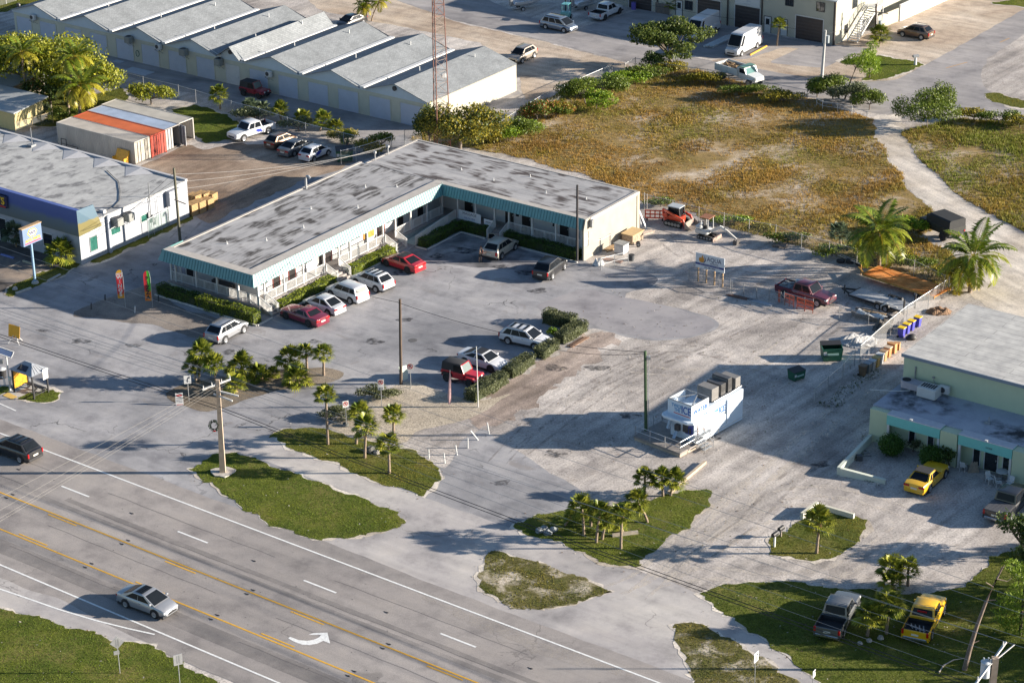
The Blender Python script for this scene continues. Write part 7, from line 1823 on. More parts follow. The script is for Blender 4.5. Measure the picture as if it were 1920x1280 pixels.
 # leaning tree and the pine-like tree by the street
def airy(name,label,base,blobs,n,cols,trunk,r0,seed,leaf=.2):
 rng=np.random.default_rng(seed)
 t=thing(name,label,'tree',base)
 P,O=crown_points(blobs,rng,n)
 dv=rng.normal(0,1,P.shape);dv[:,2]=np.abs(dv[:,2])+.3;dv/=np.linalg.norm(dv,axis=1,keepdims=True)
 V,F=quads_from(P,dv,rng.normal(0,1,P.shape),rng.uniform(.8,1.4,len(P))*leaf*1.5,np.full(len(P),leaf*.45))
 f=rng.random((len(P),1));col=np.array(cols[0])*(1-f)+np.array(cols[1])*f
 leaf_obj('crown',V,F,col,M_LEAF,t)
 mb=MB()
 for pts,rr in trunk:mb.tube(pts,rr,7)
 mb.build('trunk',flat('dark_bark',(0.07,0.055,0.045),0.9,var=.3,scale=5),t,smooth=60)
 return t
airy('pine_tree','leaning dark-stemmed tree with pale green tufts beside the concrete pole',at(1584,186),[((1.2,0,5.0),(1.5,1.2,.5)),((2.4,.2,5.3),(1.0,.9,.6)),((3.2,.2,4.6),(.9,.9,.5)),((2.0,0,4.2),(1.1,1.0,.4)),((.2,0,4.6),(.8,.8,.35))],1300,BR,[([(0,0,0),(.5,0,2),(1.1,0,3.8),(1.9,.1,4.7),(2.7,.2,5.2)],[.11,.10,.08,.06,.03]),([(1.1,0,3.8),(.6,0,4.6)],[.05,.02]),([(1.5,0,4.2),(2.9,.1,4.5)],[.05,.02])],.1,21)
airy('pine_tree','small upright bright pine on the grass island of the side street',at(1630,146),[((0,0,1.2),(1.5,1.3,.7)),((.2,0,2.2),(1.3,1.1,.6)),((-.2,0,3.2),(1.1,1.0,.6)),((.2,0,4.2),(.8,.7,.5))],1500,BR,[([(0,0,0),(0,0,2.4),(0,0,4.4)],[.1,.07,.02])],.1,22)
# shrubs before the office
broadleaf('round_bush','clipped round bush before the green office, at its left pier','bush',at(1670,852),[((0,0,.95),(1.15,1.15,.95)),((0,0,.9),(1.0,1.0,.9))],3600,.15,((0.035,0.085,0.012),(0.08,0.16,0.02)),.06,seed=80,group='clipped bushes before the office')
broadleaf('round_bush','clipped round bush between the two office awnings','bush',at(1745,872),[((0,0,.9),(1.1,1.1,.9)),((0,0,.85),(.95,.95,.85))],3400,.15,((0.035,0.085,0.012),(0.08,0.16,0.02)),.06,seed=81,group='clipped bushes before the office')
broadleaf('shrub','pale grey shrub under the first office awning','shrub',at(1712,846),dome(.85,.7,1.2,7,82,0.0,.45),500,.15,GY_,.05,seed=82)
broadleaf('shrub','dark loose shrub left of the office door','shrub',at(1780,874),dome(1.3,1.1,1.7,9,83,0.0,.42),1000,.2,DK,.06,seed=83)
broadleaf('shrub','dark shrub right of the patio chairs','shrub',at(1910,896),dome(1.2,1.0,1.8,9,84,0.0,.42),900,.2,DK,.06,seed=84)
broadleaf('tree','dark leafy tree at the right edge behind the black pickup','tree',at(1912,1040),dome(2.2,2.0,3.6,16,85,0.3,.38),2800,.24,DK,.15,seed=85)
airy('pine_tree','bright green pine at the right edge behind the dead trunk',at(1912,1190),[((-1.0,0,1.6),(1.3,1.1,.6)),((-.3,.3,2.6),(1.5,1.2,.5)),((0,0,3.6),(1.2,1.0,.5)),((.2,0,5.1),(1.3,1.0,.5)),((-.9,.2,5.6),(.9,.8,.4)),((-.2,-.1,.8),(1.5,1.1,.5))],3400,((0.09,0.16,0.012),(0.25,0.33,0.03)),[([(0,0,0),(0,0,3),(.1,0,6)],[.14,.09,.03])],.1,23,.16)
broadleaf('tree','dense dark tree cut by the right edge above the bright pine','tree',at(1955,1120),dome(2.6,2.4,4.6,18,86,0.2,.38),3600,.24,DK,.15,seed=86)
t=thing('dead_tree','bare leaning dead trunk among the wires at the lower right','tree',at(1808,1255))
mb=MB();mb.tube([(0,0,-.05),(.25,0,1.6),(.65,0,3.6),(1.15,.1,5.4),(1.75,.1,7.2),(2.2,.1,8.3)],[.19,.17,.14,.11,.07,.02],9);mb.build('trunk',flat('dead_bark',(0.20,0.15,0.12),0.9,var=.35,scale=5,bump=.4),t,smooth=60)
for pts in([(1.55,.1,6.6),(1.0,0,7.0)],[(1.75,.1,7.2),(2.5,.1,7.0),(2.8,.2,7.2)],[(1.2,.1,5.5),(1.8,0,5.6)],[(.35,0,2.1),(.9,.1,2.3)],[(1.9,.1,7.5),(2.0,0,8.2)]):
 mb=MB();mb.tube(pts,[.05,.03,.02][:len(pts)],5);mb.build('branch',flat('dead_bark',(0.20,0.15,0.12)),t)
t=thing('fallen_branch','pale curved fallen branch on the grass at the lower right','branch',at(1760,1262))
mb=MB();mb.tube([(0,0,.05),(.5,.9,.1),(1.3,1.5,.15),(2.2,1.75,.12)],[.06,.05,.04,.015],6);mb.build('stick',flat('pale_wood',(0.42,0.36,0.30),0.8),t)
# trees standing just outside the right edge: the photograph shows their shade
for k,(x,y,rx,h)in enumerate([(46,140,3.2,6.5),(52,146,3.4,7.0),(60,152,3.0,6.5),(48,133,3.0,6.0),(58,138,3.6,7.5),(66,143,3.0,7.0),(56,128.5,3.0,6.5)]):
 broadleaf('tree','leafy tree standing beyond the right edge of the lawn','tree',Vector((x,y,0)),dome(rx,rx,h,10,200+k,1.5,.4),900,.5,DK,.2,seed=200+k,group='trees beyond the right edge')
 # ---- clipped hedges: leafy boxes
def hedge(label,pts,wd,h,cols,seed,group=None,n_per=190,leaf=.13,name='hedge',ragged=.07):
 """pts: centre line in the world plane"""
 rng=np.random.default_rng(seed)
 o=Vector((*pts[0][:2],0))
 t=thing(name,label,'hedge',o,0,group)
 P,N=[],[]
 core=MB()
 for p,q in zip(pts,pts[1:]):
  p,q=Vector((*p[:2],0))-o,Vector((*q[:2],0))-o
  d=(q-p).normalized();s=Vector((-d.y,d.x,0));L=(q-p).length
  core.bar(p+Vector((0,0,h*.46))+d*.08,q+Vector((0,0,h*.46))-d*.08,wd*.8,h*.86)
  k=int((L*(wd+2*h)+2*wd*h)*n_per)
  u=rng.uniform(0,L,k);face=rng.uniform(0,wd+2*h,k)
  for i in range(k):
   f=face[i]
   if rng.random()<.1:
    e=rng.random()<.5;y=rng.uniform(-wd/2,wd/2);z=rng.uniform(0,h);b_=p+d*(0 if e else L)+s*y;nn=d*(-1 if e else 1)
   elif f<wd:y=f-wd/2;z=h;b_=p+d*u[i]+s*y;nn=Vector((0,0,1))
   else:
    sg=1 if f<wd+h else-1;z=(f-wd)%h;y=sg*wd/2*(0.92+.08*(z/h));b_=p+d*u[i]+s*y;nn=s*sg
   bump_=ragged*(math.sin(b_.x*2.3+b_.y*1.1+z)+math.sin(b_.y*3.1-b_.x*1.7+2*z))
   P.append((b_.x+nn.x*bump_,b_.y+nn.y*bump_,z+nn.z*bump_));N.append(tuple(nn))
 P,N=np.array(P),np.array(N)
 P+=rng.normal(0,.03,P.shape);P[:,2]=np.maximum(P[:,2],.04)
 nrm=N*.7+rng.normal(0,.5,P.shape);nrm/=np.linalg.norm(nrm,axis=1,keepdims=True)
 dv=np.cross(nrm,rng.normal(0,1,P.shape));dv/=np.linalg.norm(dv,axis=1,keepdims=True)
 sz=rng.uniform(.7,1.3,len(P))*leaf
 V,F=quads_from(P,dv,nrm,sz,sz*.6)
 f=rng.beta(1.3,1.5,(len(P),1));col=np.array(cols[0])*(1-f)+np.array(cols[1])*f
 leaf_obj('foliage',V,F,col,M_LEAF,t)
 core.build('branches',flat('hedge_core',(0.035,0.045,0.015),0.9,var=.4,scale=6),t)
 return t
HG=((0.07,0.12,0.010),(0.36,0.40,0.025));HD=((0.035,0.075,0.012),(0.10,0.16,0.022));HGY=((0.07,0.085,0.035),(0.16,0.17,0.075))
GH='hedges round the strip'
hedge('long dark hedge below the front porch, ending bright at the corner',[mall(-11.4,-.9),mall(-6.4,-.9)],1.0,1.05,HD,1,GH);hedge('front porch hedge section next to the corner steps',[mall(-6.1,-.95),mall(1.1,-.95)],1.15,1.1,((0.045,0.09,0.010),(0.26,0.29,0.02)),2,GH)
hedge('sunlit hedge between the corner steps and the middle steps',[mall(.85,2.4),mall(.85,10.4)],1.0,.85,HG,3,GH);hedge('sunlit hedge between the middle and the far steps',[mall(.85,13.0),mall(.85,19.6)],1.0,.85,HG,4,GH)
hedge('shaded hedge lining the ramp and the rear porch',[mall(2.35,22.6),mall(2.35,28.75),mall(6.2,28.75)],1.1,.85,HD,5,GH);hedge('hedge between the rear steps and the dark pole',[mall(8.4,28.75),mall(17.3,28.75)],1.1,1.0,HD,6,GH)
GI='grey hedge round the parking island'
def ph(*px):return[at(*p)for p in px]
hedge('grey clipped hedge block at the top of the parking island',ph((1022,602),(1078,616)),1.3,1.2,HGY,7,GI);hedge('rounded grey hedge at the right corner of the parking island',ph((1094,618),(1048,644)),1.2,1.0,HGY,8,GI)
hedge('small grey hedge by the white station wagon nose',ph((1040,652),(1010,672)),1.2,.9,HGY,9,GI);hedge('grey hedge before the white sports sedan',ph((994,680),(952,708)),1.2,.95,HGY,10,GI);hedge('grey hedge before the red jeep, nearest the flagpole',ph((944,716),(882,752)),1.3,1.0,HGY,11,GI)
broadleaf('shrub','bright spiky shrub at the corner of the parking island','shrub',at(1040,634),dome(.8,.7,1.0,6,90,0,.45),350,.2,BR,.05,seed=90)
GJ='low grey bushes by the no-parking signs'
broadleaf('low_bush','low grey bush under the left no-parking sign','bush',at(640,785),dome(1.7,1.1,1.0,12,91,0,.45),3600,.14,HGY,.05,seed=91,group=GJ);broadleaf('low_bush','low grey bush under the arrowed no-parking sign','bush',at(706,746),dome(1.9,1.1,1.05,12,92,0,.45),3800,.14,HGY,.05,seed=92,group=GJ)
# ------------------------------------------------------------------ poles and wires
M_CONCPOLE=flat('concrete_pole',(0.40,0.31,0.23),0.9,var=0.2,scale=2)
M_GREYPOLE=flat('grey_concrete_pole',(0.42,0.42,0.41),0.9,var=0.15)
def height_at(p,y,x=None):
 lo,hi=0.02,40.0
 for _ in range(50):
  mid=(lo+hi)/2;v=p+Vector((0,0,mid))-Vector((0,0,CAMH));yy=640-FPX*v.dot(UP)/v.dot(FW)
  lo,hi=(mid,hi)if yy>y else(lo,mid)
 return lo
def pole(name,label,base,top,r0,r1,mat,square=False,cat='pole'):
 p=at(*base);h=height_at(p,top[1]);q=at(top[0],top[1],h)
 t=thing(name,label,cat,p)
 off=q-p;off.y=0
 if abs(off.x)<0.5:off=off*1.0
 mb=MB()
 if square:mb.rings([[(sx*r0,sy*r0,-.05)for sx,sy in((-1,-1),(1,-1),(1,1),(-1,1))],[(off.x+sx*r1,sy*r1,h)for sx,sy in((-1,-1),(1,-1),(1,1),(-1,1))]])
 else:mb.tube([(0,0,-.05),(off.x*.5,0,h*.5),(off.x,0,h)],[r0,(r0+r1)/2,r1],10)
 mb.build('shaft',mat,t,smooth=60 if not square else None)
 return t,p,h,off
tp,P0,H0,_=pole('utility_pole','square tan concrete utility pole with wreath on the long grass island',(418,886),(408,712),.24,.14,M_CONCPOLE,True)
AX=GX*0+Vector((0.86,0.50,0)).normalized()
AN=Vector((-AX.y,AX.x,0))
M_ARM=flat('pale_crossarm',(0.50,0.50,0.49),0.7,var=.15)
mb=MB();mb.bar(-AX*1.25+Vector((0,0,H0-.55)),AX*1.25+Vector((0,0,H0-.25)),.12,.14);mb.build('crossarm',M_ARM,tp)
mb=MB();mb.bar(AN*-.2+AX*.2+Vector((0,0,H0-1.0)),Vector((1.75,-.45,H0-1.25)),.1,.12);mb.build('crossarm',M_ARM,tp)
mb=MB();mb.bar(Vector((-.3,.2,H0-1.35)),Vector((1.3,-.9,H0-1.45)),.1,.12);mb.build('crossarm',M_ARM,tp)
for k in(-1.15,-.4,.45,1.2):
 mb=MB();c=AX*k+Vector((0,0,H0-.4+k*.12));mb.cyl(c.x,c.y,c.z,c.z+.32,.055,8,.03);mb.build('insulator',M_WHITE,tp,smooth=40)
t=thing('wreath','green holiday wreath hung on the concrete utility pole','wreath',P0+Vector((-.42,-.1,0)))
V_,F_,K_=[],[],[]
rng=np.random.default_rng(5)
hw=H0*.52
th_=rng.uniform(0,2*pi,420);ph_=rng.uniform(0,2*pi,420)
c_=np.stack([(.36+.09*np.cos(ph_))*np.cos(th_),.09*np.sin(ph_),hw+(.42+.09*np.cos(ph_))*np.sin(th_)],1)
n_=rng.normal(0,1,c_.shape);n_/=np.linalg.norm(n_,axis=1,keepdims=True)
V_,F_=quads_from(c_,n_,rng.normal(0,1,c_.shape),np.full(420,.14),np.full(420,.06))
leaf_obj('ring',V_,F_,np.array((.02,.05,.018))*rng.uniform(.6,1.6,(420,1)),M_LEAF,t)
mb=MB();mb.box(-.1,.1,-.14,-.06,hw-.5,hw-.38,.02);mb.build('bow',M_LAMP_R,t)
t=thing('pole_footing','cracked pale concrete footing around the utility pole','footing',P0)
mb=MB();mb.rings([[(1.0*cos(a)*(1+.18*sin(3*a)),.85*sin(a)*(1+.15*cos(5*a)),z)for a in np.linspace(0,2*pi,14,endpoint=False)]for z in(.02,.11)]);mb.build('slab',flat('broken_concrete',(.46,.42,.37),.95,var=.3,scale=3,bump=.4),t)
pole('utility_pole','dark timber pole in the middle of the parking lot',(752,720),(750,561),.15,.12,M_POLEWOOD)
pole('utility_pole','dark timber pole rising before the rear porch at the end of the strip',(1082,491),(1082.5,347),.13,.11,M_POLEDARK)
tg,PG,HG_,og=pole('utility_pole','green-stained timber pole beside the ice kiosk',(1211,815),(1209.7,658),.14,.12,M_POLEGREEN)
mb=MB();mb.tube([(.16,-.05,0),(.16,-.05,HG_-.3)],.04,6);mb.box(-.02,.3,-.12,.12,HG_-.75,HG_-.5);mb.build('conduit',M_METAL,tg)
tl,PL_,HL,ol=pole('utility_pole','green-based timber pole at the alley beside the auto parts shop',(338.5,460),(326,315),.16,.12,flat('pole_olive',(.12,.115,.08),.9,var=.4,scale=2,streak=(3,3,.3)))
mb=MB();mb.bar((-.2+ol.x*.6,-.1,HL*.6),(.9,-.3,HL*.55),.08,.1);mb.build('bracket_arm',M_OLDWOOD,tl)
tc_,PC,HC,oc=pole('utility_pole','white concrete pole at the side street beside the leaning tree',(1540,156),(1548,57),.2,.13,M_GREYPOLE)
mb=MB();mb.cyl(.55,.1,HC-1.6,HC-.7,.2,12);mb.box(.1,.5,-.05,.05,HC-1.0,HC-.9);mb.build('transformer',flat('grey_can',(.34,.38,.40),.5),tc_,smooth=40)
tw,PW,HW_,ow=pole('utility_pole','timber pole with transformer by the workshop stair',(1641,78),(1643,8),.14,.11,M_POLEWOOD)
mb=MB();mb.bar((-1.0,.3,HW_-1.0),(1.4,-.3,HW_-1.15),.1,.12);mb.build('crossarm',M_OLDWOOD,tw)
mb=MB();mb.cyl(.45,-.2,HW_-3.0,HW_-2.1,.22,12);mb.build('transformer',flat('grey_can',(.34,.38,.40),.5),tw,smooth=40)
PB=at(1846,1428)
tb=thing('utility_pole','concrete pole with transformer can and slanted crossarm at the lower right corner','pole',PB)
mb=MB();mb.rings([[(sx*.2+x0,sy*.2,z)for sx,sy in((-1,-1),(1,-1),(1,1),(-1,1))]for x0,z in((0,-.05),(.12,8.0))]);mb.build('shaft',M_CONCPOLE,tb)
mb=MB();mb.bar((-1.35,-1.2,6.7),(.95,.9,8.6),.12,.14);mb.build('crossarm',M_ARM,tb)
mb=MB();mb.bar((-.3,-.3,7.6),(1.5,.9,8.4),.07,.07);mb.build('brace',M_ARM,tb)
mb=MB();mb.cyl(-.45,.0,6.6,7.7,.32,16);mb.cyl(-.45,0,7.7,7.8,.34,16,.2);mb.cyl(-.6,0,7.8,8.0,.05,6);mb.cyl(-.3,0,7.8,8.0,.05,6);mb.build('transformer',flat('pale_can',(.48,.52,.54),.5,var=.1),tb,smooth=40)
for k in(.1,.5,.9):
 mb=MB();c=Vector((-1.35,-1.2,6.7)).lerp(Vector((.95,.9,8.6)),k);mb.cyl(c.x,c.y,c.z,c.z+.34,.06,8,.03);mb.build('insulator',M_WHITE,tb,smooth=40)
M_WIREP=flat('pale_wire',(.34,.33,.32),.6);M_WIREB=flat('black_cable',(.02,.02,.022),.7)
def wire(p,q,r=.018,sag=.4,mat=M_WIREP,label='thin overhead wire',group='overhead wires along the highway',name='power_line'):
 p,q=Vector(p),Vector(q);mb=MB();N_=22
 mb.tube([p.lerp(q,i/N_)-Vector((0,0,4*sag*(i/N_)*(1-i/N_)))for i in range(N_+1)],r,4,cap=False)
 o=mb.build(name,mat);tag(o,label,'wire',group);return o
far=-RU*52
near_off=lambda z,dx,dy:PB+Vector((dx,dy,z))
for k,(a_,zb)in enumerate(((-1.15,7.0),(-.4,7.6),(.45,8.2),(1.2,8.8))):
 s_=P0+AX*a_+Vector((0,0,H0-.1+a_*.12))
 e_=PB+Vector((-1.35,-1.2,6.7)).lerp(Vector((.95,.9,8.6)),(.08,.35,.65,.92)[k])+Vector((0,0,.3))
 wire(s_,e_,.012,.5,M_WIREP,'pale high wire strung from the concrete pole to the lower right pole, along the highway')
 wire(s_,s_+far+Vector((0,0,.2)),.016,.4,M_WIREP,'pale high wire leaving the concrete pole crossarm towards the left edge')
for k,(dz,dn)in enumerate(((2.3,0.0),(2.75,.25))):
 s_=P0+Vector((.15,-.2,H0-dz))+RN*dn
 wire(s_,PB+Vector((0,-.3,8.0-dz))+RN*dn,.032,.35,M_WIREB,'thick black cable strung low between the two highway poles','black cables along the highway')
 wire(s_,s_+far,.032,.3,M_WIREB,'thick black cable leaving the concrete pole low towards the left edge','black cables along the highway')
for k,(y0,y1)in enumerate(((462,1124),(496,1150),(566,1195),(584,1212))):
 wire(at(-60,y0-21,8.6),at(1980,y1+21,8.6),.015,.1,M_WIREP,'thin pale wire passing high over the parking lot edge, parallel to the highway','thin wires over the lot edge')
for k,y in enumerate((929,953,968,974)):
 s_=P0+AX*(-1.15,-.4,.3,1.0)[k]+Vector((0,0,H0-.45))
 d=(at(0,y,8.0)-s_);wire(s_,s_+d*1.4,.009,.15,flat('bright_wire',(.22,.21,.19),.6),'bright thin wire running from the concrete pole across the highway','wires crossing the highway')
DP=at(752,720);wire(DP+Vector((-.1,0,7.9)),at(1209.7,660,HG_-.15),.025,.9,M_WIREB,'slack black service cable from the lot pole to the green pole','slack service cables')
wire(DP+Vector((-.1,0,7.9)),mall(0,5,3.9),.022,.5,M_WIREB,'slack black service cable from the lot pole to the strip','slack service cables')
wire(PG+Vector((0,0,HG_-.2)),at(1040,655,4.0),.02,.3,M_WIREB,'black drop cable leaving the green pole towards the hedge','slack service cables')
for k in range(3):wire(PL_+Vector((ol.x*.9,-.1,HL*(.95-.1*k))),aut(.3,2.0-k*.9,2.2+k*.7),.018,.15,M_WIREB,'dark drop wire from the alley pole to the auto parts shop','drop wires in the alley')
for k in range(3):wire(PL_+Vector((ol.x*.9,0,HL*(.92-.1*k))),mall(-10.3,31+k*1.1,5.2),.016,.5,M_WIREP,'pale drop wire from the alley pole to the roof mast of the strip','drop wires in the alley')
wire(PC+Vector((oc.x,0,HC-.4)),PW+Vector((.2,0,HW_-1)),.018,.5,M_WIREB,'dark wire between the two poles at the workshop','wires at the workshop')
wire(PC+Vector((oc.x,0,HC-.4)),PC+Vector((-60,44,HC-.2)),.018,.6,M_WIREB,'dark wire leaving the white concrete pole along the workshop front','wires at the workshop')
# ------------------------------------------------------------------ lattice tower
TB=at(827,292)
t=thing('lattice_tower','tall rusty red and pale lattice radio tower behind the strip','tower',TB,rad(12))
RW,HT=1.12,34.0
M_TRED=flat('rusty_red_paint',(.20,.085,.06),.7,var=.35,scale=1.5);M_TPALE=flat('faded_pink_paint',(.24,.19,.17),.7,var=.3,scale=1.5)
def leg_pt(k,z):
 r=RW*(1-.62*z/HT);a=rad(90+120*k+30);return Vector((r*cos(a),r*sin(a),z))
for k in range(3):
 mb=MB();mb.tube([leg_pt(k,0),leg_pt(k,HT)],[.065,.04],8);mb.build('leg',M_TRED,t)
bays=[]
z=0.0
while z<HT-.8:
 hgt=1.5*(1-.45*z/HT);bays.append((z,z+hgt));z+=hgt
for i,(z0,z1)in enumerate(bays):
 mb=MB()
 for k in range(3):
  a,b_=leg_pt(k,z0),leg_pt((k+1)%3,z0);c,d=leg_pt(k,z1),leg_pt((k+1)%3,z1)
  mb.bar(a,b_,.038,.038);mb.bar(a,d,.026,.026);mb.bar(b_,c,.026,.026)
 mb.build('bracing',M_TRED if(z0<3.5 or 15<z0<20)else M_TPALE,t)
mb=MB();mb.box(.3,.8,-.15,.15,9.0,9.5,.05);mb.build('antenna_box',M_WHITE,t)
# ------------------------------------------------------------------ fences
M_LINK=mesh_mat('chain_link',(.34,.35,.36),.16);M_LINKD=mesh_mat('dark_chain_link',(.12,.12,.12),.22)
def fence(label,pts,h=1.7,mat=M_METAL,link=M_LINK,mid=False,postw=.035,name='chain_link_fence',cat='fence',tops=None):
 P=[at(*p)for p in pts];o=P[0].copy()
 t=thing(name,label,cat,o)
 if link:
  mb=MB()
  for a,b_ in zip(P,P[1:]):mb.quad(a-o+Vector((0,0,.03)),b_-o+Vector((0,0,.03)),b_-o+Vector((0,0,h)),a-o+Vector((0,0,h)))
  mb.build('mesh_panel',link,t)
 mb=MB()
 for a,b_ in zip(P,P[1:]):mb.tube([a-o+Vector((0,0,h)),b_-o+Vector((0,0,h))],.028,6)
 mb.build('top_rail',mat,t)
 if mid:
  mb=MB()
  for a,b_ in zip(P,P[1:]):mb.tube([a-o+Vector((0,0,h*.5)),b_-o+Vector((0,0,h*.5))],.022,6)
  mb.build('mid_rail',mat,t)
 for p in P:
  mb=MB();q=p-o;mb.cyl(q.x,q.y,0,h+.12,postw,8);mb.build('post',mat,t)
 return t
fence('chain-link fence along the storage lane behind the parked hatchbacks',[(205,152),(270,170),(336,186),(368,195),(435,216),(488,230),(540,247),(574,258),(645,276),(690,287)])
fence('chain-link fence between the green dumpster and the back of the strip',[(640,310),(668,304),(712,291),(735,283)],link=M_LINKD)
fence('dark chain-link gate behind the back corner of the strip',[(759,274),(790,268)],h=1.9,mat=M_STEEL)
fence('chain-link fence with white rail between the storage lane and the field',[(922,262),(969,231),(1020,199),(1047,188),(1100,164),(1148,143),(1171,142),(1191,131)],h=1.5)
fence('overgrown chain-link fence along the side street behind the lorry',[(1191,131),(1249,142),(1290,148),(1327,153),(1368,160),(1430,176),(1513,192)],h=1.5,mat=M_STEEL)
fence('white pipe gate at the left side of the track entrance',[(1531,200),(1542,206),(1570,210),(1597,216),(1625,226)],h=1.0,mat=M_WHITE,link=None,mid=True,name='pipe_gate',cat='gate')
fence('curving chain-link fence along the side street right of the track',[(1766,222),(1780,214),(1796,219),(1840,224),(1885,232),(1940,246)],h=1.2)
fence('chain-link fence between the equipment yard and the dry field',[(1208,392),(1213,395),(1261,406),(1310,419),(1357,430),(1404,443),(1454,453),(1502,471),(1554,484),(1606,498),(1660,508),(1713,520),(1770,548)],h=1.75,mat=flat('pale_post',(.38,.36,.33),.7,var=.2))
fence('chain-link fence running down the right side of the yard to the bins',[(1778,552),(1740,578),(1700,604),(1668,630),(1640,655),(1612,680)],h=1.7,link=mesh_mat('slatted_chain_link',(.36,.36,.36),.26))
fence('chain-link fence below the bins, near the dumpsters',[(1602,686),(1580,711),(1552,736),(1527,757)],h=1.5)
fence('rail fence of the yard under the blue and orange sign board',[(1291.6,527),(1318,531),(1347,539),(1369,548)],h=1.3,mat=M_STEEL,mid=True)
fence('rail fence of the yard between the sign board and the maroon pickup',[(1372,549),(1394,553),(1418,559),(1442,564),(1464,570)],h=1.15,mat=M_STEEL,mid=True)
fence('rail fence of the yard before the maroon pickup',[(1470,572),(1508,583),(1524,586)],h=1.3,mat=M_STEEL)
fence('two posts of wire fence left of the scrap heap in the yard',[(1573,598),(1628,609)],h=1.2)
fence('open yard gate of pipe leaning out from the end of the strip',[(1126.5,507),(1152,500),(1178,494)],h=1.25,mat=M_METAL,mid=True,name='pipe_gate',cat='gate')
fence('low mesh barrier along the end wall of the strip',[(1109,478),(1126,472),(1145,462)],h=1.3,mat=M_STEEL)
fence('wire fence behind the auto parts shop by the containers',[(30,252),(62,243),(100,231)],h=1.4,mat=flat('tan_rail',(.42,.33,.2),.7))
fence('green wire gate at the side of the auto parts shop',[(279,446),(290,440),(304,432),(318,424)],h=2.0,link=mesh_mat('green_mesh',(.25,.36,.33),.25))
fence('white rail fence at the far upper left corner',[(-10,14),(12,8),(30,2)],h=1.2,mat=M_WHITE)
for k,(a_,b_,lab)in enumerate((((1459,565),(1462,567),'narrow red-orange mesh strip tied to the yard fence at the pickup tail'),((1471,571),(1488,577),'red-orange barrier mesh beside the bed of the maroon pickup'),((1494,579),(1524,588),'red-orange mesh panel before the door of the maroon pickup'))):
 a_,b_=at(*a_),at(*b_);t=thing('safety_mesh',lab,'mesh',a_)
 d=b_-a_;mo=flat('safety_orange',(.55,.10,.04),.6)
 mb=MB();[mb.bar(d*f,d*f+Vector((0,0,1.2)),.06,.06)for f in(0,.5,1)];[mb.bar(Vector((0,0,z)),d+Vector((0,0,z)),.05,.07)for z in(.35,.75,1.15)];mb.build('frame',mo,t)
 mb=MB();mb.quad((0,0,.3),d+Vector((0,0,.3)),d+Vector((0,0,1.15)),(0,0,1.15));mb.build('netting',mesh_mat('orange_net',(.55,.10,.04),.35),t)
 # ------------------------------------------------------------------ signs
def board_sign(name,label,base,w_,h_,z0,face,rz,posts=((0,0),),mat=M_WHITE,post=M_METAL,pr=.03,cat='sign',thick=.03,group=None):
 """flat panel on posts; the face looks along local -y"""
 p=at(*base)if isinstance(base,tuple)else base
 t=thing(name,label,cat,p,rz,group)
 for(x,y)in posts:
  mb=MB();mb.cyl(x,y+thick+pr,-.02,z0+h_*.92,pr,8);mb.build('post',post,t)
 mb=MB();mb.box(-w_/2,w_/2,-thick/2,thick/2,z0,z0+h_);pn=mb.build('panel',mat,t)
 if face:face(pn,t)
 return t
def txt(pn,s,x,z,sz,mat,bold=.0,sq=1.0,y=-.02):return text_obj('lettering',s,sz,mat,pn,(x,y,z),(1,0,0),(0,0,1),.003,bold=bold,squash=sq)
# shop pylon
PS=at(66,531)
t=thing('pylon_sign','white box pylon sign with yellow hexagon on a blue pole at the auto parts shop','sign',PS,TH+pi/2)
mb=MB();mb.tube([(0,0,0),(0,0,4.4)],.13,12);mb.build('pole',flat('blue_pole',(.22,.34,.46),.5,var=.15),t,smooth=60)
mb=MB();mb.cyl(0,0,0,.25,.38,10,.3);mb.build('footing',M_CONC,t)
mb=MB();mb.box(-1.15,1.35,-.22,.22,4.2,6.0,.03);bx=mb.build('sign_box',flat('blue_white_sign',(.13,.19,.31),.5,var=.06),t)
mb=MB();mb.box(-1.2,1.4,-.24,.24,5.98,6.06);mb.build('box_cap',M_WOOD,bx)
mb=MB();hexa=[(.1+.66*cos(a),5.38+.47*sin(a))for a in np.linspace(0,2*pi,6,endpoint=False)];mb.rings([[(x,y,z)for x,z in hexa]for y in(-.235,-.22)]);mb.build('hexagon',flat('sign_yellow',(.66,.42,.02),.5),bx)
mb=MB();hexa=[(.1+.55*cos(a),5.38+.36*sin(a))for a in np.linspace(0,2*pi,6,endpoint=False)];mb.rings([[(x,y,z)for x,z in hexa]for y in(-.245,-.232)]);mb.build('hexagon',M_WHITE,bx)
txt(bx,'NAPA',.1,5.38,.42,flat('navy_ink',(.01,.015,.08),.5),.015,.8,-.25)
txt(bx,'AUTO PARTS',.1,4.68,.40,flat('sign_yellow',(.66,.42,.02),.5),.012,.82,-.235)
mb=MB();mb.box(-.95,1.15,-.236,-.222,4.36,4.44);mb.build('underline',flat('red_stripe',(.55,.03,.03),.5),bx)
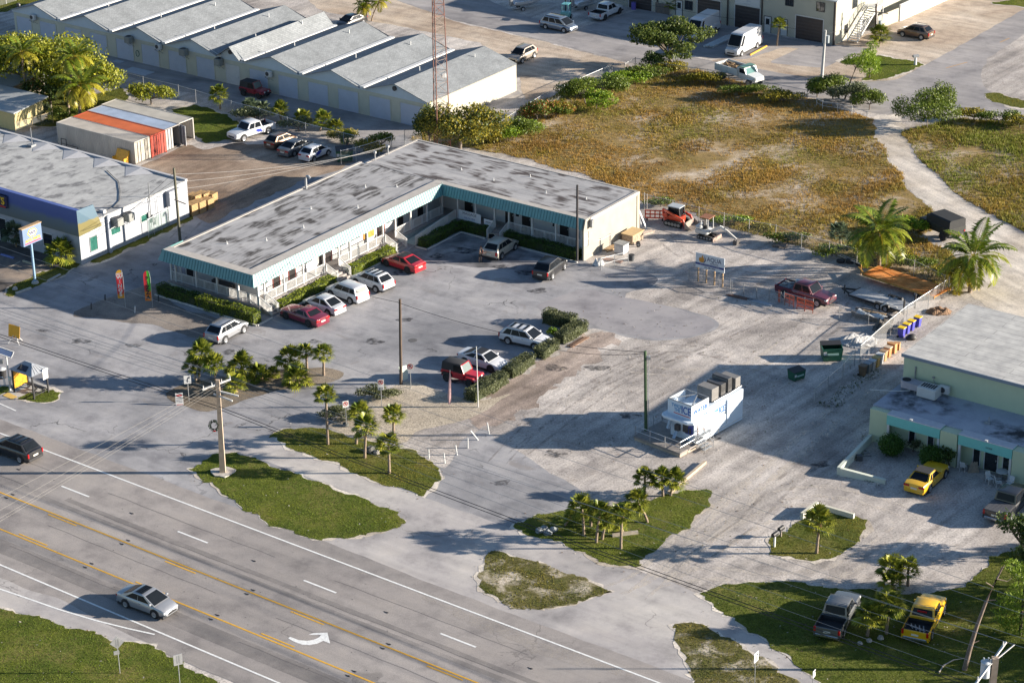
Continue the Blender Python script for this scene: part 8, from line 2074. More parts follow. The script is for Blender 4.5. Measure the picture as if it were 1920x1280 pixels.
# feather flags
def feather(label,base,top,low,cols,word,wcol,vert):
 p=at(*base);h=height_at(p,top);z0=height_at(p,low)
 t=thing('feather_flag',label,'flag',p,rad(6))
 mb=MB();mb.tube([(.3,.03,0),(.3,.03,h*.8),(.2,.03,h)],[.03,.025,.015],6);mb.build('pole',M_METAL,t)
 m,n,l,b=new_mat('flag_cloth_'+word[:3].lower())
 b.inputs['Roughness'].default_value=.6
 tc=n.new('ShaderNodeTexCoord');sx=n.new('ShaderNodeSeparateXYZ');l.new(tc.outputs['Generated'],sx.inputs[0])
 l.new(cols(n,l,sx),b.inputs['Base Color'])
 mb=MB();N_=10;ol_=[(-.34,z0),(.29,z0)]+[(.29,z0+(h-z0)*.85),(.22,h-.12),(.05,h),(-.15,h-.05),(-.3,h-.25),(-.34,h-.5)]
 mb.rings([[(x,y+.04*sin(z*2.2),z)for x,z in ol_]for y in(-.012,.012)]);fl=mb.build('banner',m,t)
 k=len(word)
 for i,ch in enumerate(word):
  z=h-.75-(h-z0-1.15)*i/max(1,k-1);zz_=z
  text_obj('lettering',ch,.52,wcol,fl,(-.03,-.06+.0,zz_),(1,0,0),(0,0,1),.004,bold=.022)
 return t,fl,h,z0
def wings_col(n,l,sx):
 return ramp(n,l,sx.outputs['Z'],[(0,(.60,.30,.02)),(.10,(.55,.25,.02)),(.2,(.50,.02,.03)),(.8,(.52,.02,.03)),(.92,(.62,.34,.02)),(1,(.6,.3,.02))])
def pizza_col(n,l,sx):
 a=ramp(n,l,sx.outputs['X'],[(0,(.5,.02,.03)),(.48,(.5,.02,.03)),(.52,(.06,.38,.03)),(1,(.06,.40,.03))])
 b_=ramp(n,l,noise_fac(n,l,3.0,4),[(.3,(.5,.03,.02)),(.55,(.55,.22,.02)),(.7,(.08,.2,.03))])
 return mixc(n,l,step(n,l,sx.outputs['Z'],.28,.38),b_,a)
t,fl,h,z0=feather('red feather flag reading HOT WINGS on the alley corner',(229.5,577),506,559,wings_col,'WINGS',M_WHITE,True)
text_obj('lettering','HOT',.3,M_WHITE,fl,(-.03,-.06,h-.42),(1,0,0),(0,0,1),.004,bold=.015)
feather('green and red feather flag reading PIZZA in front of the porch hedge',(280.5,577.5),508,564,pizza_col,'PIZZA',flat('white_black_ink',(.02,.02,.02),.5),True)
# roadwork sign on a stand
t=thing('roadwork_sign','orange-yellow roll-up warning sign on a tripod at the left edge','sign',at(28,643),rad(-20))
mb=MB();mb.add([(-.62,0,.62),(.55,-.02,.5),(.68,.05,1.72),(-.5,.07,1.84),(-.62,.03,.62),(.55,.01,.5),(.68,.08,1.72),(-.5,.1,1.84)],[(0,1,2,3),(7,6,5,4),(0,4,5,1),(1,5,6,2),(2,6,7,3),(3,7,4,0)]);pn=mb.build('panel',flat('warning_orange',(.72,.36,.02),.5,var=.08),t)
mb=MB();[mb.bar((0,.08,.9),q,.05,.05)for q in((-.55,-.3,0),(.6,-.25,0),(-.1,.7,0),(.35,.75,0))];mb.build('stand',M_WHITE,t)
mb=MB();mb.bar((-.55,-.01,.64),(.5,-.03,.53),.02,.05);mb.build('hem',flat('hem_red',(.5,.12,.04),.5),pn)
# sandwich board
t=thing('sandwich_board','white and red sandwich board at the left tip of the mulch bed','sign',at(337,757),rad(8))
for s in(1,-1):
 mb=MB();mb.add([(-.33,s*-.28,0),(.33,s*-.28,0),(.33,s*-.03,1.05),(-.33,s*-.03,1.05),(-.33,s*-.24,0),(.33,s*-.24,0),(.33,s*.01,1.05),(-.33,s*.01,1.05)],[(0,1,2,3),(7,6,5,4),(0,4,5,1),(1,5,6,2),(2,6,7,3),(3,7,4,0)]);pn=mb.build('panel',M_WHITE,t)
 if s==1:
  for z0,z1,c in((.80,.92,M_LAMP_R),(.04,.1,M_LAMP_R),(.62,.66,M_INK),(.5,.54,M_INK),(.38,.42,M_INK),(.26,.30,M_INK)):
   mb=MB();f=lambda z:-.285+.25*z/1.05;mb.quad((-.26,f(z0)-.004,z0),(.26,f(z0)-.004,z0),(.26,f(z1)-.004,z1),(-.26,f(z1)-.004,z1));mb.build('print',c,pn)
def arrow_face(pn,t,z0,h_,w_,flip=1):
 mb=MB();y=-.02
 mb.quad((-.07,y,z0+h_*.18),(.03,y,z0+h_*.18),(.03,y,z0+h_*.5),(-.07,y,z0+h_*.5));mb.quad((-.07,y,z0+h_*.5),(.03,y,z0+h_*.5),(.14*flip,y,z0+h_*.72),(.05*flip,y,z0+h_*.78));mb.quad((-.02*flip,y,z0+h_*.74),(.2*flip,y,z0+h_*.6),(.2*flip,y,z0+h_*.88));mb.build('arrow',M_INK,pn)
board_sign('road_sign','white lane arrow sign on a thin post beside the sandwich board',(354.7,753),.62,.78,1.75,lambda pn,t:arrow_face(pn,t,1.75,.78,.62),rad(12))
board_sign('road_sign','white arrow sign seen edge-on at the lower right, beside the shared path',(1416,1286),.6,.75,2.0,lambda pn,t:arrow_face(pn,t,2.0,.75,.6),rad(55))
board_sign('road_sign','small white sign at the bottom edge, right of the arrow sign',(1525,1292),.45,.55,1.0,lambda pn,t:arrow_face(pn,t,1.0,.55,.45),rad(60))
def backs(pn,t,zc,w_):
 mb=MB();[mb.box(x,x+.06,-.03,-.012,zc-.3,zc+.3)for x in(-.1,.05)];mb.build('stiffener',M_STEEL,pn)
p_=at(225,1262);t=thing('road_sign','back of a diamond road sign with a small plate on the near verge','sign',p_,rad(20))
hh=height_at(p_,1192)
mb=MB();mb.cyl(0,.03,0,hh-.1,.035,8);mb.build('post',M_METAL,t)
mb=MB();c=hh-.52;mb.rings([[(x,y,c+z)for x,z in((-.5,0),(0,-.5),(.5,0),(0,.5))]for y in(-.02,.01)]);pn=mb.build('panel',M_METAL,t);backs(pn,t,c,.5)
mb=MB();mb.box(-.3,.1,-.02,.01,c-.95,c-.65);mb.build('plate',M_METAL,t)
p_=at(338,1282+6);t=thing('road_sign','back of a square road sign at the bottom edge of the near verge','sign',p_,rad(25));hh=height_at(p_,1226)
mb=MB();mb.cyl(0,.03,0,hh-.1,.035,8);mb.build('post',M_METAL,t)
mb=MB();mb.box(-.32,.32,-.02,.01,hh-.85,hh);pn=mb.build('panel',M_METAL,t);backs(pn,t,hh-.42,.5)
def nopark(pn,t,z0,h_,w_,rows):
 zc=z0+h_-w_*.5;y=-.02
 text_obj('lettering','P',w_*.62,M_INK,pn,(0,y,zc),(1,0,0),(0,0,1),.002,bold=.006)
 mb=MB();N_=20;ro,ri=w_*.40,w_*.31
 for i in range(N_):
  a,b_=2*pi*i/N_,2*pi*(i+1)/N_;mb.quad((ro*cos(a),y-.004,zc+ro*sin(a)),(ro*cos(b_),y-.004,zc+ro*sin(b_)),(ri*cos(b_),y-.004,zc+ri*sin(b_)),(ri*cos(a),y-.004,zc+ri*sin(a)))
 k=.7071*ri;e=w_*.04
 mb.quad((-k-e,y-.006,zc+k-e),(-k+e,y-.006,zc+k+e),(k+e,y-.006,zc-k+e),(k-e,y-.006,zc-k-e));mb.build('prohibition_ring',M_LAMP_R,pn)
 if rows:
  mb=MB();mb.quad((-.12,y,z0+.12),(.12,y,z0+.12),(.12,y,z0+.16),(-.12,y,z0+.16));mb.quad((-.2,y,z0+.14),(-.1,y,z0+.06),(-.1,y,z0+.22));mb.quad((.2,y,z0+.14),(.1,y,z0+.22),(.1,y,z0+.06));mb.build('arrow',M_INK,pn)
GN='no-parking signs'
board_sign('no_parking_sign','square no-parking sign left of the grey bush, nearest the tall palm',(650,800),.52,.6,1.85,lambda pn,t:nopark(pn,t,1.85,.6,.52,False),rad(22),group=GN)
board_sign('no_parking_sign','taller no-parking sign with a double arrow below it',(715.7,762.8),.55,1.0,1.65,lambda pn,t:nopark(pn,t,1.65,1.0,.55,True),rad(8),group=GN)
board_sign('no_parking_sign','no-parking sign right beside the dark lot pole',(770.4,727.5),.62,.68,1.75,lambda pn,t:nopark(pn,t,1.75,.68,.62,False),rad(4),group=GN)
t=thing('cabinet_panel','leaning white and green panel behind the lot pole','panel',at(760,712),rad(40))
mb=MB();mb.add([(-.45,0,0),(.3,0,0),(.45,.1,1.3),(-.6,.1,1.4),(-.45,.06,0),(.3,.06,0),(.45,.16,1.3),(-.6,.16,1.4)],[(0,1,2,3),(7,6,5,4),(0,4,5,1),(1,5,6,2),(2,6,7,3),(3,7,4,0)]);mb.build('board',flat('pale_green_board',(.50,.56,.50),.6,var=.1),t)
# yard sign board
a,b_=at(1306,527),at(1355,539);d=(b_-a)
t=thing('yard_sign','white board with orange flame and blue band on four timber posts at the yard fence','sign',a,math.atan2(d.y,d.x))
L_=d.length
for k in range(4):
 mb=MB();x=.12+k*(L_-.2)/3;mb.box(x-.06,x+.06,.04,.16,0,1.75);mb.build('post',M_WOOD,t)
mb=MB();mb.box(-.12,L_+.15,-.03,.03,1.5,3.02);pn=mb.build('panel',flat('sign_pale',(.58,.60,.62),.5,var=.03),t)
mb=MB();mb.box(-.12,L_+.15,-.045,-.03,1.82,2.02);mb.build('band',flat('navy_band',(.03,.05,.20),.5),pn)
navy=flat('navy_ink',(.01,.015,.08),.5)
text_obj('lettering','AQUA',.62,navy,pn,(L_*.66,-.04,2.55),(1,0,0),(0,0,1),.003,squash=.9)
text_obj('lettering','ARTISANS',.2,navy,pn,(L_*.66,-.04,2.17),(1,0,0),(0,0,1),.003)
text_obj('lettering','POOL CONSTRUCTION & DESIGN',.14,M_WHITE,pn,(L_*.5,-.05,1.92),(1,0,0),(0,0,1),.002)
text_obj('lettering','305 380 9808',.22,navy,pn,(L_*.5,-.04,1.66),(1,0,0),(0,0,1),.003)
mb=MB();fl_=[(0,0),(.22,.05),(.34,.25),(.30,.45),(.2,.6),(.16,.82),(.02,.55),(-.04,.42),(-.14,.55),(-.24,.4),(-.28,.22),(-.18,.05)];mb.rings([[(.5+x,y,2.1+z)for x,z in fl_]for y in(-.045,-.03)]);mb.build('flame',flat('flame_orange',(.55,.24,.03),.5),pn)
mb=MB();sw=[(.04,0),(.28,.06),(.42,.28),(.38,.52),(.24,.78),(.31,.5),(.32,.3),(.22,.12)];mb.rings([[(.58+x,y,2.08+z)for x,z in sw]for y in(-.055,-.046)]);mb.build('swoosh',navy,pn)
# flag and flagpole, bollards
pole('flagpole','slim white flagpole at the end of the parking island hedge',(896.7,763),(893,649.5),.05,.035,M_WHITE)
p_=at(843.3,763);t=thing('feather_flag','furled pink and white feather flag beside the gravel bed','flag',p_)
h_=height_at(p_,694)
mb=MB();mb.tube([(0,.03,0),(.1,.03,h_)],.025,6);mb.build('pole',M_WHITE,t)
mb=MB();mb.rings([[(x+dx,y,z)for dx,y in((-w_,0),(0,-w_*.7),(w_,0),(0,w_*.7))]for x,z,w_ in((-.02,.3,.1),(.02,1.0,.17),(0.05,1.8,.14),(.08,2.6,.1),(.1,h_-.1,.03))]);mb.build('banner',flat('pink_white_cloth',(.58,.36,.36),.7,var=.5,scale=4,streak=(6,6,.6)),t,smooth=40)
for k,(b_,tp_,lab)in enumerate((((804,859),(803.5,841),'white bollard nearest the grass island'),((834,868),(832,849),'white bollard nearest the camera, at the tip of the row'),((857,852.5),(854,834),'white bollard third along the row'),((877,839.5),(877,821),'white bollard fourth along the row'),((896.7,824.5),(882,807),'knocked-over leaning white bollard'),((917,813),(913.5,792),'white bollard at the far end of the row'))):
 pole('bollard',lab,b_,tp_,.06,.055,M_WHITE,cat='bollard')[0]['group']='white bollards at the edge of the lot'
for b_,lab in(((171,580),'short charred post nearer the road in the worn corner'),((197,564),'short charred post nearer the flags'),((253,586),'thin pale stake between the feather flags'),((297,566),'dark stub post beside the pizza flag')):
 pole('stub_post',lab,b_,(b_[0],b_[1]-12),.07,.06,M_DARKMETAL if 'pale' not in lab else M_WHITE,cat='post')
 # ------------------------------------------------------------------ bus stop
BS=at(54,690,2.35);BS.z=0
t=thing('bus_shelter','dark bus shelter with hipped metal roof and orange poster at the left edge','bus shelter',BS,TH)
hx,hy=1.35,.95
for x in(-hx+.1,hx-.1):
 for y in(-hy+.1,hy-.1):
  mb=MB();mb.box(x-.06,x+.06,y-.06,y+.06,0,2.3);mb.build('post',M_CARBLACK,t)
m_roof=flat('shelter_roof',(.33,.35,.38),.4,metal=.3,var=.1)
mb=MB();mb.add([(-hx-.12,-hy-.12,2.28),(hx+.12,-hy-.12,2.28),(hx+.12,hy+.12,2.28),(-hx-.12,hy+.12,2.28),(-.45,0,2.95),(.45,0,2.95)],[(0,1,5,4),(1,2,5),(2,3,4,5),(3,0,4),(0,3,2,1)])
rf=mb.build('roof',m_roof,t)
mb=MB();[mb.bar(Vector((hx+.12,y,2.3)),Vector((.45+.3,y*.35,2.83)),.03,.03)for y in(-.6,-.2,.2,.6)];mb.build('roof_rib',flat('pale_rib',(.5,.5,.5),.5),rf)
mb=MB();mb.add([(-.62,-.86,2.44),(.52,-.86,2.44),(.42,-.38,2.76),(-.52,-.38,2.76)],[(0,1,2,3)]);mb.add([(-.62,-.86,2.40),(.52,-.86,2.40),(.42,-.38,2.72),(-.52,-.38,2.72)],[(3,2,1,0)]);mb.build('solar_panel',flat('solar_cells',(.012,.014,.03),.15,var=.2,spec=.8),rf)
mb=MB();mb.box(-hx+.06,-hx+.1,-hy+.2,hy-.2,.35,2.1);mb.build('poster',flat('orange_yellow_poster',(.60,.30,.02),.4,var=.6,scale=2.5),t)
mb=MB();mb.box(-hx+.1,hx-.1,hy-.13,hy-.09,2.0,2.1);mb.box(-hx+.1,hx-.1,hy-.13,hy-.09,.25,.33);mb.box(hx-.14,hx-.1,-hy+.1,hy-.1,.25,.33);mb.build('back_rail',M_CARBLACK,t)
mb=MB();mb.box(-hx+.3,hx-.2,hy-.6,hy-.2,.42,.5);[mb.box(x,x+.06,hy-.55,hy-.25,0,.42)for x in(-.9,0,.9)];mb.build('bench',M_CARBLACK,t)
mb=MB();mb.box(hx+.1,hx+.14,.2,.8,1.5,2.5);mb.build('route_plate',M_WHITE,t)
pad=[(x/10.664,640+y/10.664)for x,y in((190,880),(330,790),(560,730),(1010,905),(690,1062),(575,1015),(480,1080),(350,1112),(165,1018),(300,930))]
sheet('bus_stop_pad',pad,.024,M_CONC,0)
sheet('tactile_strip',[(x/10.664,640+y/10.664)for x,y in((50,1080),(165,1018),(352,1110),(240,1162))],.028,flat('tactile_yellow',(.58,.38,.10),.7,var=.15),0)
p_=at(19,731);t=thing('solar_lamp_post','white post with a tilted solar panel and button box at the bus stop','lamp post',p_)
hh=height_at(p_,664)
mb=MB();mb.tube([(0,0,0),(0,0,.4),(0,0,hh)],[.11,.07,.06],10);mb.build('post',M_WHITE,t,smooth=40)
mb=MB();mb.add([(-.75,-.25,hh+.25),(.55,-.6,hh-.1),(.7,0,hh+.2),(-.6,.35,hh+.55)],[(0,1,2,3)]);mb.add([(-.75,-.25,hh+.21),(.55,-.6,hh-.14),(.7,0,hh+.16),(-.6,.35,hh+.51)],[(3,2,1,0)]);pn=mb.build('solar_panel',flat('solar_cells_blue',(.06,.09,.17),.2,var=.2,spec=.8),t)
mb=MB();q=[Vector(v)for v in((-.75,-.25,hh+.26),(.55,-.6,hh-.09),(.7,0,hh+.21),(-.6,.35,hh+.56))];[mb.bar(q[i],q[(i+1)%4],.06,.05)for i in range(4)];mb.build('panel_frame',M_WHITE,pn)
mb=MB();mb.box(-.9,-.3,-.1,.15,hh-.9,hh-.5,.03);mb.build('battery_box',M_STEEL,t)
mb=MB();mb.box(-.02,.25,-.2,-.08,1.0,1.35);mb.build('button_box',flat('pale_teal',(.42,.52,.52),.5),t)
p_=at(5,708);t=thing('litter_bin','black round litter bin with white lid at the bus stop','bin',p_)
mb=MB();mb.cyl(0,0,0,.85,.34,16,.38);mb.build('drum',M_CARBLACK,t,smooth=40)
mb=MB();mb.cyl(0,0,.85,.98,.4,16,.2);mb.build('lid',M_WHITE,t,smooth=40)
t=thing('bike_rack','pale blue hoop bike rack at the bus stop','bike rack',at(8,722))
for k in range(3):
 mb=MB();mb.tube([(k*.5-.4,0,0),(k*.5-.4,0,.6),(k*.5-.3,.02,.78),(k*.5-.1,.03,.78),(k*.5,.02,.6),(k*.5,0,0)],.03,6);mb.build('hoop',flat('pale_blue_paint',(.34,.44,.54),.5),t)
 # ------------------------------------------------------------------ bins, dumpsters and yard clutter
def dumpster(label,base,rz,L_,W_,H_,lid):
 t=thing('dumpster',label,'dumpster',at(*base),rz,'green dumpsters')
 g=flat('dumpster_green',(.012,.085,.05),.5,var=.2)
 mb=MB()
 o_=[(-L_/2,-W_/2),(L_/2,-W_/2),(L_/2,W_/2),(-L_/2,W_/2)]
 def ringz(z,k,ins=0):return[(x*k-math.copysign(ins,x),y*k-math.copysign(ins,y),z*(1.0 if y<0 else 1.12 if z>.3 else 1))for x,y in o_]
 mb.rings([ringz(.08,.88),ringz(H_,1),ringz(H_,1,.06),ringz(H_*.45,.95,.06)],cap=True);mb.build('shell',g,t)
 mb=MB();mb.box(-L_*.28,L_*.28,-W_/2-.1,-W_/2-.02,H_*.55,H_*.68);mb.build('lift_bar',flat('pale_green_bar',(.30,.46,.40),.5),t)
 mb=MB();[mb.box(x-.06,x+.06,-W_/2*.85,W_/2*.85,0,.1)for x in(-L_*.35,L_*.35)];mb.build('skid',M_DARKMETAL,t)
 mb=MB()
 if lid=='half':mb.add([(-L_/2,0.0,H_*1.06),(L_/2,0,H_*1.06),(L_/2,W_/2,H_*1.14),(-L_/2,W_/2,H_*1.14),(-L_/2,0,H_*1.09),(L_/2,0,H_*1.09),(L_/2,W_/2,H_*1.17),(-L_/2,W_/2,H_*1.17)],[(3,2,1,0),(4,5,6,7),(0,1,5,4),(1,2,6,5),(2,3,7,6),(3,0,4,7)])
 else:mb.add([(-L_/2,-W_/2,H_*1.01),(L_/2,-W_/2,H_*1.01),(L_/2,W_/2,H_*1.14),(-L_/2,W_/2,H_*1.14),(-L_/2,-W_/2,H_*1.05),(L_/2,-W_/2,H_*1.05),(L_/2,W_/2,H_*1.18),(-L_/2,W_/2,H_*1.18)],[(3,2,1,0),(4,5,6,7),(0,1,5,4),(1,2,6,5),(2,3,7,6),(3,0,4,7)])
 mb.build('lid',M_CARBLACK,t)
 mb=MB();mb.box(-L_*.46,-L_*.3,-W_/2-.02,-W_/2+.0,H_*.55,H_*.8);mb.build('sticker',M_WHITE,t)
dumpster('large green dumpster with its black lid open on the gravel',(1558,672),rad(4),1.85,1.5,1.25,'half')
dumpster('small green dumpster with closed lid, nearer the kiosk',(1493,710),rad(35),1.35,.95,.85,'shut')
dumpster('dark green dumpster beside the white hatchback in the dirt yard',(646,301),rad(8),1.9,1.3,1.3,'shut')
def cart(label,base,bodym,lidm,rz,group):
 t=thing('wheelie_bin',label,'bin',at(*base),rz,group)
 mb=MB();mb.rings([[(x*k,y*k,z)for x,y in((-.27,-.3),(.27,-.3),(.27,.3),(-.27,.3))]for z,k in((.05,.78),(.95,1.0))]);mb.build('body',bodym,t)
 mb=MB();mb.box(-.3,.3,-.36,.34,.95,1.04,.03);mb.build('lid',lidm,t)
 mb=MB();[mb.disc((s*.26,.26,.12),(1,0,0),.12,.06,10)for s in(1,-1)];mb.build('wheel',M_TYRE,t)
BB=flat('bin_blue',(.06,.06,.36),.5,var=.1);YL=flat('bin_lid_yellow',(.68,.46,.01),.5,var=.1)
for k,(b_,lab)in enumerate((((1690,632),'blue bin with yellow lid nearest the camera'),((1699,625),'second blue bin with yellow lid from the camera'),((1708,619),'third blue bin, its lid half hidden'),((1720,612),'blue bin with yellow lid at the far end'))):cart(lab+', behind the office',b_,BB,YL,TH+pi/2,'blue bins behind the office')
t=thing('refuse_sack','black refuse sack lying below the blue bins','sack',at(1708,636));mb=MB();mb.rings([[(x+r*cos(a)*1.3,r*sin(a)*.9,z)for a in np.linspace(0,2*pi,10,endpoint=False)]for x,r,z in((0,.3,0),(0,.42,.2),(.05,.3,.42),(.08,.06,.55))]);mb.build('sack',M_CARBLACK,t,smooth=50)
cols_=[((.13,.085,.05),(.15,.10,.06)),((.16,.17,.18),(.26,.28,.30)),((.35,.36,.38),(.42,.44,.46)),((.44,.29,.09),(.46,.33,.12)),((.35,.36,.38),(.42,.44,.46)),((.40,.23,.10),(.30,.20,.12)),((.46,.20,.07),(.50,.40,.30))]
nm_=['brown bin with a white sticker at the near end','dark grey bin second from the near end','pale grey bin third from the near end','mustard yellow bin in the middle','pale grey bin beyond the mustard one','tan bin beside the cartons','orange bin at the far end']
for k,b_ in enumerate(((1617,704),(1626,699),(1634,694),(1642,688),(1649,682),(1656,676),(1664,669))):
 cart(nm_[k]+' of the row along the fence',b_,flat('cart_%d'%k,cols_[k][0],.6,var=.15),flat('cart_lid_%d'%k,cols_[k][1],.6,var=.15),TH+pi/2,'bins along the fence behind the office')
for k,(b_,s,lab)in enumerate((((1673,660),(.7,.5,.9),'tall orange-brown carton at the end of the bin row'),((1681,654),(.6,.6,.6),'square brown carton behind the tall one'),((1668,655),(.5,.4,.7),'reddish carton leaning on the fence'))):
 t=thing('carton',lab,'carton',at(*b_),TH+.3*k,'cartons by the bins');mb=MB();mb.box(-s[0]/2,s[0]/2,-s[1]/2,s[1]/2,0,s[2],.01);mb.build('box',flat('cardboard',(.42,.22,.09),.8,var=.2),t);mb=MB();mb.quad((-s[0]/2,-s[1]/2,s[2]),(s[0]/2,-s[1]/2,s[2]),(s[0]/2,-s[1]/2-.2,s[2]+.12),(-s[0]/2,-s[1]/2-.2,s[2]+.12));mb.build('flap',flat('cardboard',(.42,.22,.09),.8),t)
 # crumpled tarp
def crumple(label,base,rx,ry,h,mat,seed,name='tarpaulin',cat='tarp',parent=None):
 rng=np.random.default_rng(seed);N_=26;mb=MB();vs=[];fs=[]
 for i in range(N_):
  for j in range(N_):
   u,v=(i/(N_-1)-.5)*2,(j/(N_-1)-.5)*2;r=math.sqrt(u*u+v*v)
   e=max(0,1-r**3);z=h*e*(.45+.3*sin(7*u+3*sin(4*v+seed))+.25*sin(9*v-4*u+seed)+.25*rng.random())
   vs.append((u*rx,v*ry,max(.012,z)))
 for i in range(N_-1):
  for j in range(N_-1):
   c=((i+.5)/(N_-1)-.5)*2,((j+.5)/(N_-1)-.5)*2
   if c[0]**2+c[1]**2<.9+.08*sin(6*math.atan2(c[1],c[0])):a=i*N_+j;fs.append((a,a+N_,a+N_+1,a+1))
 mb.add(vs,fs)
 t=thing(name,label,cat,at(*base));mb.build('sheet',mat,t);return t
crumple('crumpled white tarpaulin heap on the gravel by the bins',(1610,640),1.9,1.6,.55,flat('white_tarp',(.36,.36,.36),.6,var=.15,scale=5),3)
crumple('grey heap of wire and palm debris inside the yard fence',(1655,617),1.0,1.0,.95,flat('grey_debris',(.12,.11,.10),.9,var=.5,scale=9,bump=.6),4,'debris_heap','debris')
crumple('brown heap of dead palm fronds at the yard corner',(1760,585),1.3,.9,.5,flat('dead_frond_heap',(.22,.13,.075),.9,var=.5,scale=9,bump=.6),6,'debris_heap','debris')
crumple('white sack lying at the open yard gate',(1122,497),.65,.45,.7,flat('white_sack',(.56,.56,.55),.7,var=.1,scale=5),5,'sack','sack')
t=thing('skiff','old open skiff covered with clear sheeting beside the grey trailer','boat',at(1600,589),math.atan2((at(1672,606)-at(1600,589)).y,(at(1672,606)-at(1600,589)).x))
mb=MB();mb.rings([[(x,-w_,.55),(x,-w_*.8,.1),(x,w_*.8,.1),(x,w_,.55),(x,w_*.85,.55),(x,w_*.7,.25),(x,-w_*.7,.25),(x,-w_*.85,.55)]for x,w_ in((0,.5),(.8,.8),(2.5,.85),(3.6,.5),(4.1,.08))]);mb.build('hull',flat('skiff_grey',(.16,.15,.14),.7,var=.3),t)
mb=MB();mb.bar((.9,.1,.6),(3.2,.2,.66),.28,.06);mb.build('thwart_board',M_WOOD,t)
mb=MB();N_=10;mb.rings([[(x,y,.58+.1*sin(3*x+5*y))for y in np.linspace(-.8,.25,8)]for x in np.linspace(.5,3.4,10)],cap=False,closed=False);mb.build('plastic_sheet',flat('plastic_sheet',(.46,.47,.47),.35,var=.2,scale=6),t)
t=thing('arched_bracket','bent white pipe arch standing in the yard scrap','pipe',at(1668,588));mb=MB();mb.tube([(-.8,.3,0),(-.8,.3,.7),(-.3,.2,.95),(.6,0,.7),(1.0,-.1,0)],.06,6);mb.build('pipe',M_WHITE,t)
t=thing('ladder','grey ladder lying over black scrap by the yard fence','ladder',at(1572,486),math.atan2((at(1612,498)-at(1570,484)).y,(at(1612,498)-at(1570,484)).x))
mb=MB();[mb.bar((0,y,.5),(3.2,y,.35),.06,.06)for y in(-.2,.2)];[mb.bar((.2+.3*k,-.2,.49-.014*k),(.2+.3*k,.2,.49-.014*k),.04,.04)for k in range(10)];mb.build('frame',M_METAL,t)
t=thing('scrap_heap','black scrap heap under the ladder by the yard fence','scrap',at(1590,496),rad(-20));mb=MB();[mb.box(x,x+.8,y,y+.5,0,z,.1)for x,y,z in((-1.2,0,.4),(-.3,.1,.5),(.7,-.1,.35))];mb.build('pieces',M_CARBLACK,t)
# things along the end wall of the strip
def lumber(label,base,rz,L_,n_,mat,name='lumber_stack',zs=2,w_=.12,h_=.06):
 t=thing(name,label,'lumber',at(*base),rz);mb=MB()
 for k in range(n_):
  y=(k%(n_//zs+1))*(w_*1.25)-.4;z=(k//(n_//zs+1))*h_+h_/2;j=RNG.uniform(-.25,.25)
  mb.bar((-L_/2+j,y,z),(L_/2+j,y+RNG.uniform(-.08,.08),z),w_,h_)
 mb.build('boards',mat,t);return t
def crate_box(label,base,rz,s,mat,name='crate',cat='crate',lidm=None):
 t=thing(name,label,cat,at(*base),rz);mb=MB();mb.box(-s[0]/2,s[0]/2,-s[1]/2,s[1]/2,.08,s[2],.02);mb.build('body',mat,t)
 mb=MB();[mb.box(x-.06,x+.06,-s[1]/2,s[1]/2,0,.08)for x in(-s[0]*.4,0,s[0]*.4)];mb.build('skid',M_OLDWOOD,t)
 if lidm:mb=MB();mb.box(-s[0]/2-.08,s[0]/2+.08,-s[1]/2-.08,s[1]/2+.08,s[2],s[2]+.06);mb.build('lid',lidm,t)
crate_box('pallet load topped with a tan plywood sheet by the end wall',(1186,452),TH+pi/2,(2.0,1.3,1.0),flat('mixed_load',(.34,.25,.17),.8,var=.5,scale=4),lidm=flat('plywood',(.48,.34,.17),.8,var=.1))
crate_box('dirty white cube tote beside the plywood-topped load',(1165,474),TH,(1.1,1.0,1.05),flat('white_tote',(.54,.54,.54),.6,var=.2,scale=3),'tote','tote',M_STEEL)
lumber('brown timber offcuts against the end wall',(1148,464),TH+pi/2,2.2,12,M_WOOD);lumber('rusty planks on the ground behind the open gate',(1150,488),TH+.2,2.0,8,flat('rusty_planks',(.28,.13,.08),.8,var=.3))
lumber('weathered planks leaning in a heap at the far corner of the end wall',(1205,438),TH+1.2,2.4,10,flat('pale_planks',(.46,.38,.31),.8,var=.3))
t=thing('leaning_boards','white boards leaning on the far corner of the end wall','boards',at(1203,428));mb=MB();mb.bar((0,0,0),(-.5,.5,2.2),.2,.05);mb.bar((.5,-.2,0),(-.3,.5,1.9),.18,.05);mb.build('boards',M_WHITE,t)
t=thing('rubber_bin','black tub beside the post of the open yard gate','tub',at(1184,488));mb=MB();mb.cyl(0,0,0,.6,.26,14,.32);mb.build('tub',flat('charcoal_plastic',(.06,.065,.07),.6),t,smooth=40)
mb=MB();mb.cyl(0,0,.602,.62,.28,14);mb.build('rim',M_BLACK,t)
t=thing('cart_wheel','small loose wheel on an axle beside the plywood-topped load','wheel',at(1197,463));wheel(t,0,0,.22,.16,1);wheel(t,0,.5,.22,.16,-1)
t=thing('bent_panel','curved grey sheet standing against the end wall','panel',at(1150,452),TH+pi/2);mb=MB();mb.rings([[(x,.25*x*x,0),(x,.25*x*x+.03,0),(x,.25*x*x+.03,1.0*(1-.4*abs(x))),(x,.25*x*x,1.0*(1-.4*abs(x)))]for x in np.linspace(-.9,.9,8)]);mb.build('sheet',M_STEEL,t)
t=thing('barricade','red-orange plastic barricade behind the track loader','barricade',at(1228,412),rad(-8));mo=flat('barrier_orange',(.56,.07,.03),.5)
mb=MB();[mb.box(-1.05,1.05,-.04,.04,z,z+.12)for z in(.15,.55,.95)];[mb.box(x-.06,x+.06,-.04,.04,.15,1.05)for x in(-1.0,-.5,0,.5,1.0)];mb.build('panel',mo,t)
mb=MB();[mb.box(x-.08,x+.08,-.3,.3,0,.1)for x in(-.8,.8)];mb.build('foot',M_BLACK,t)
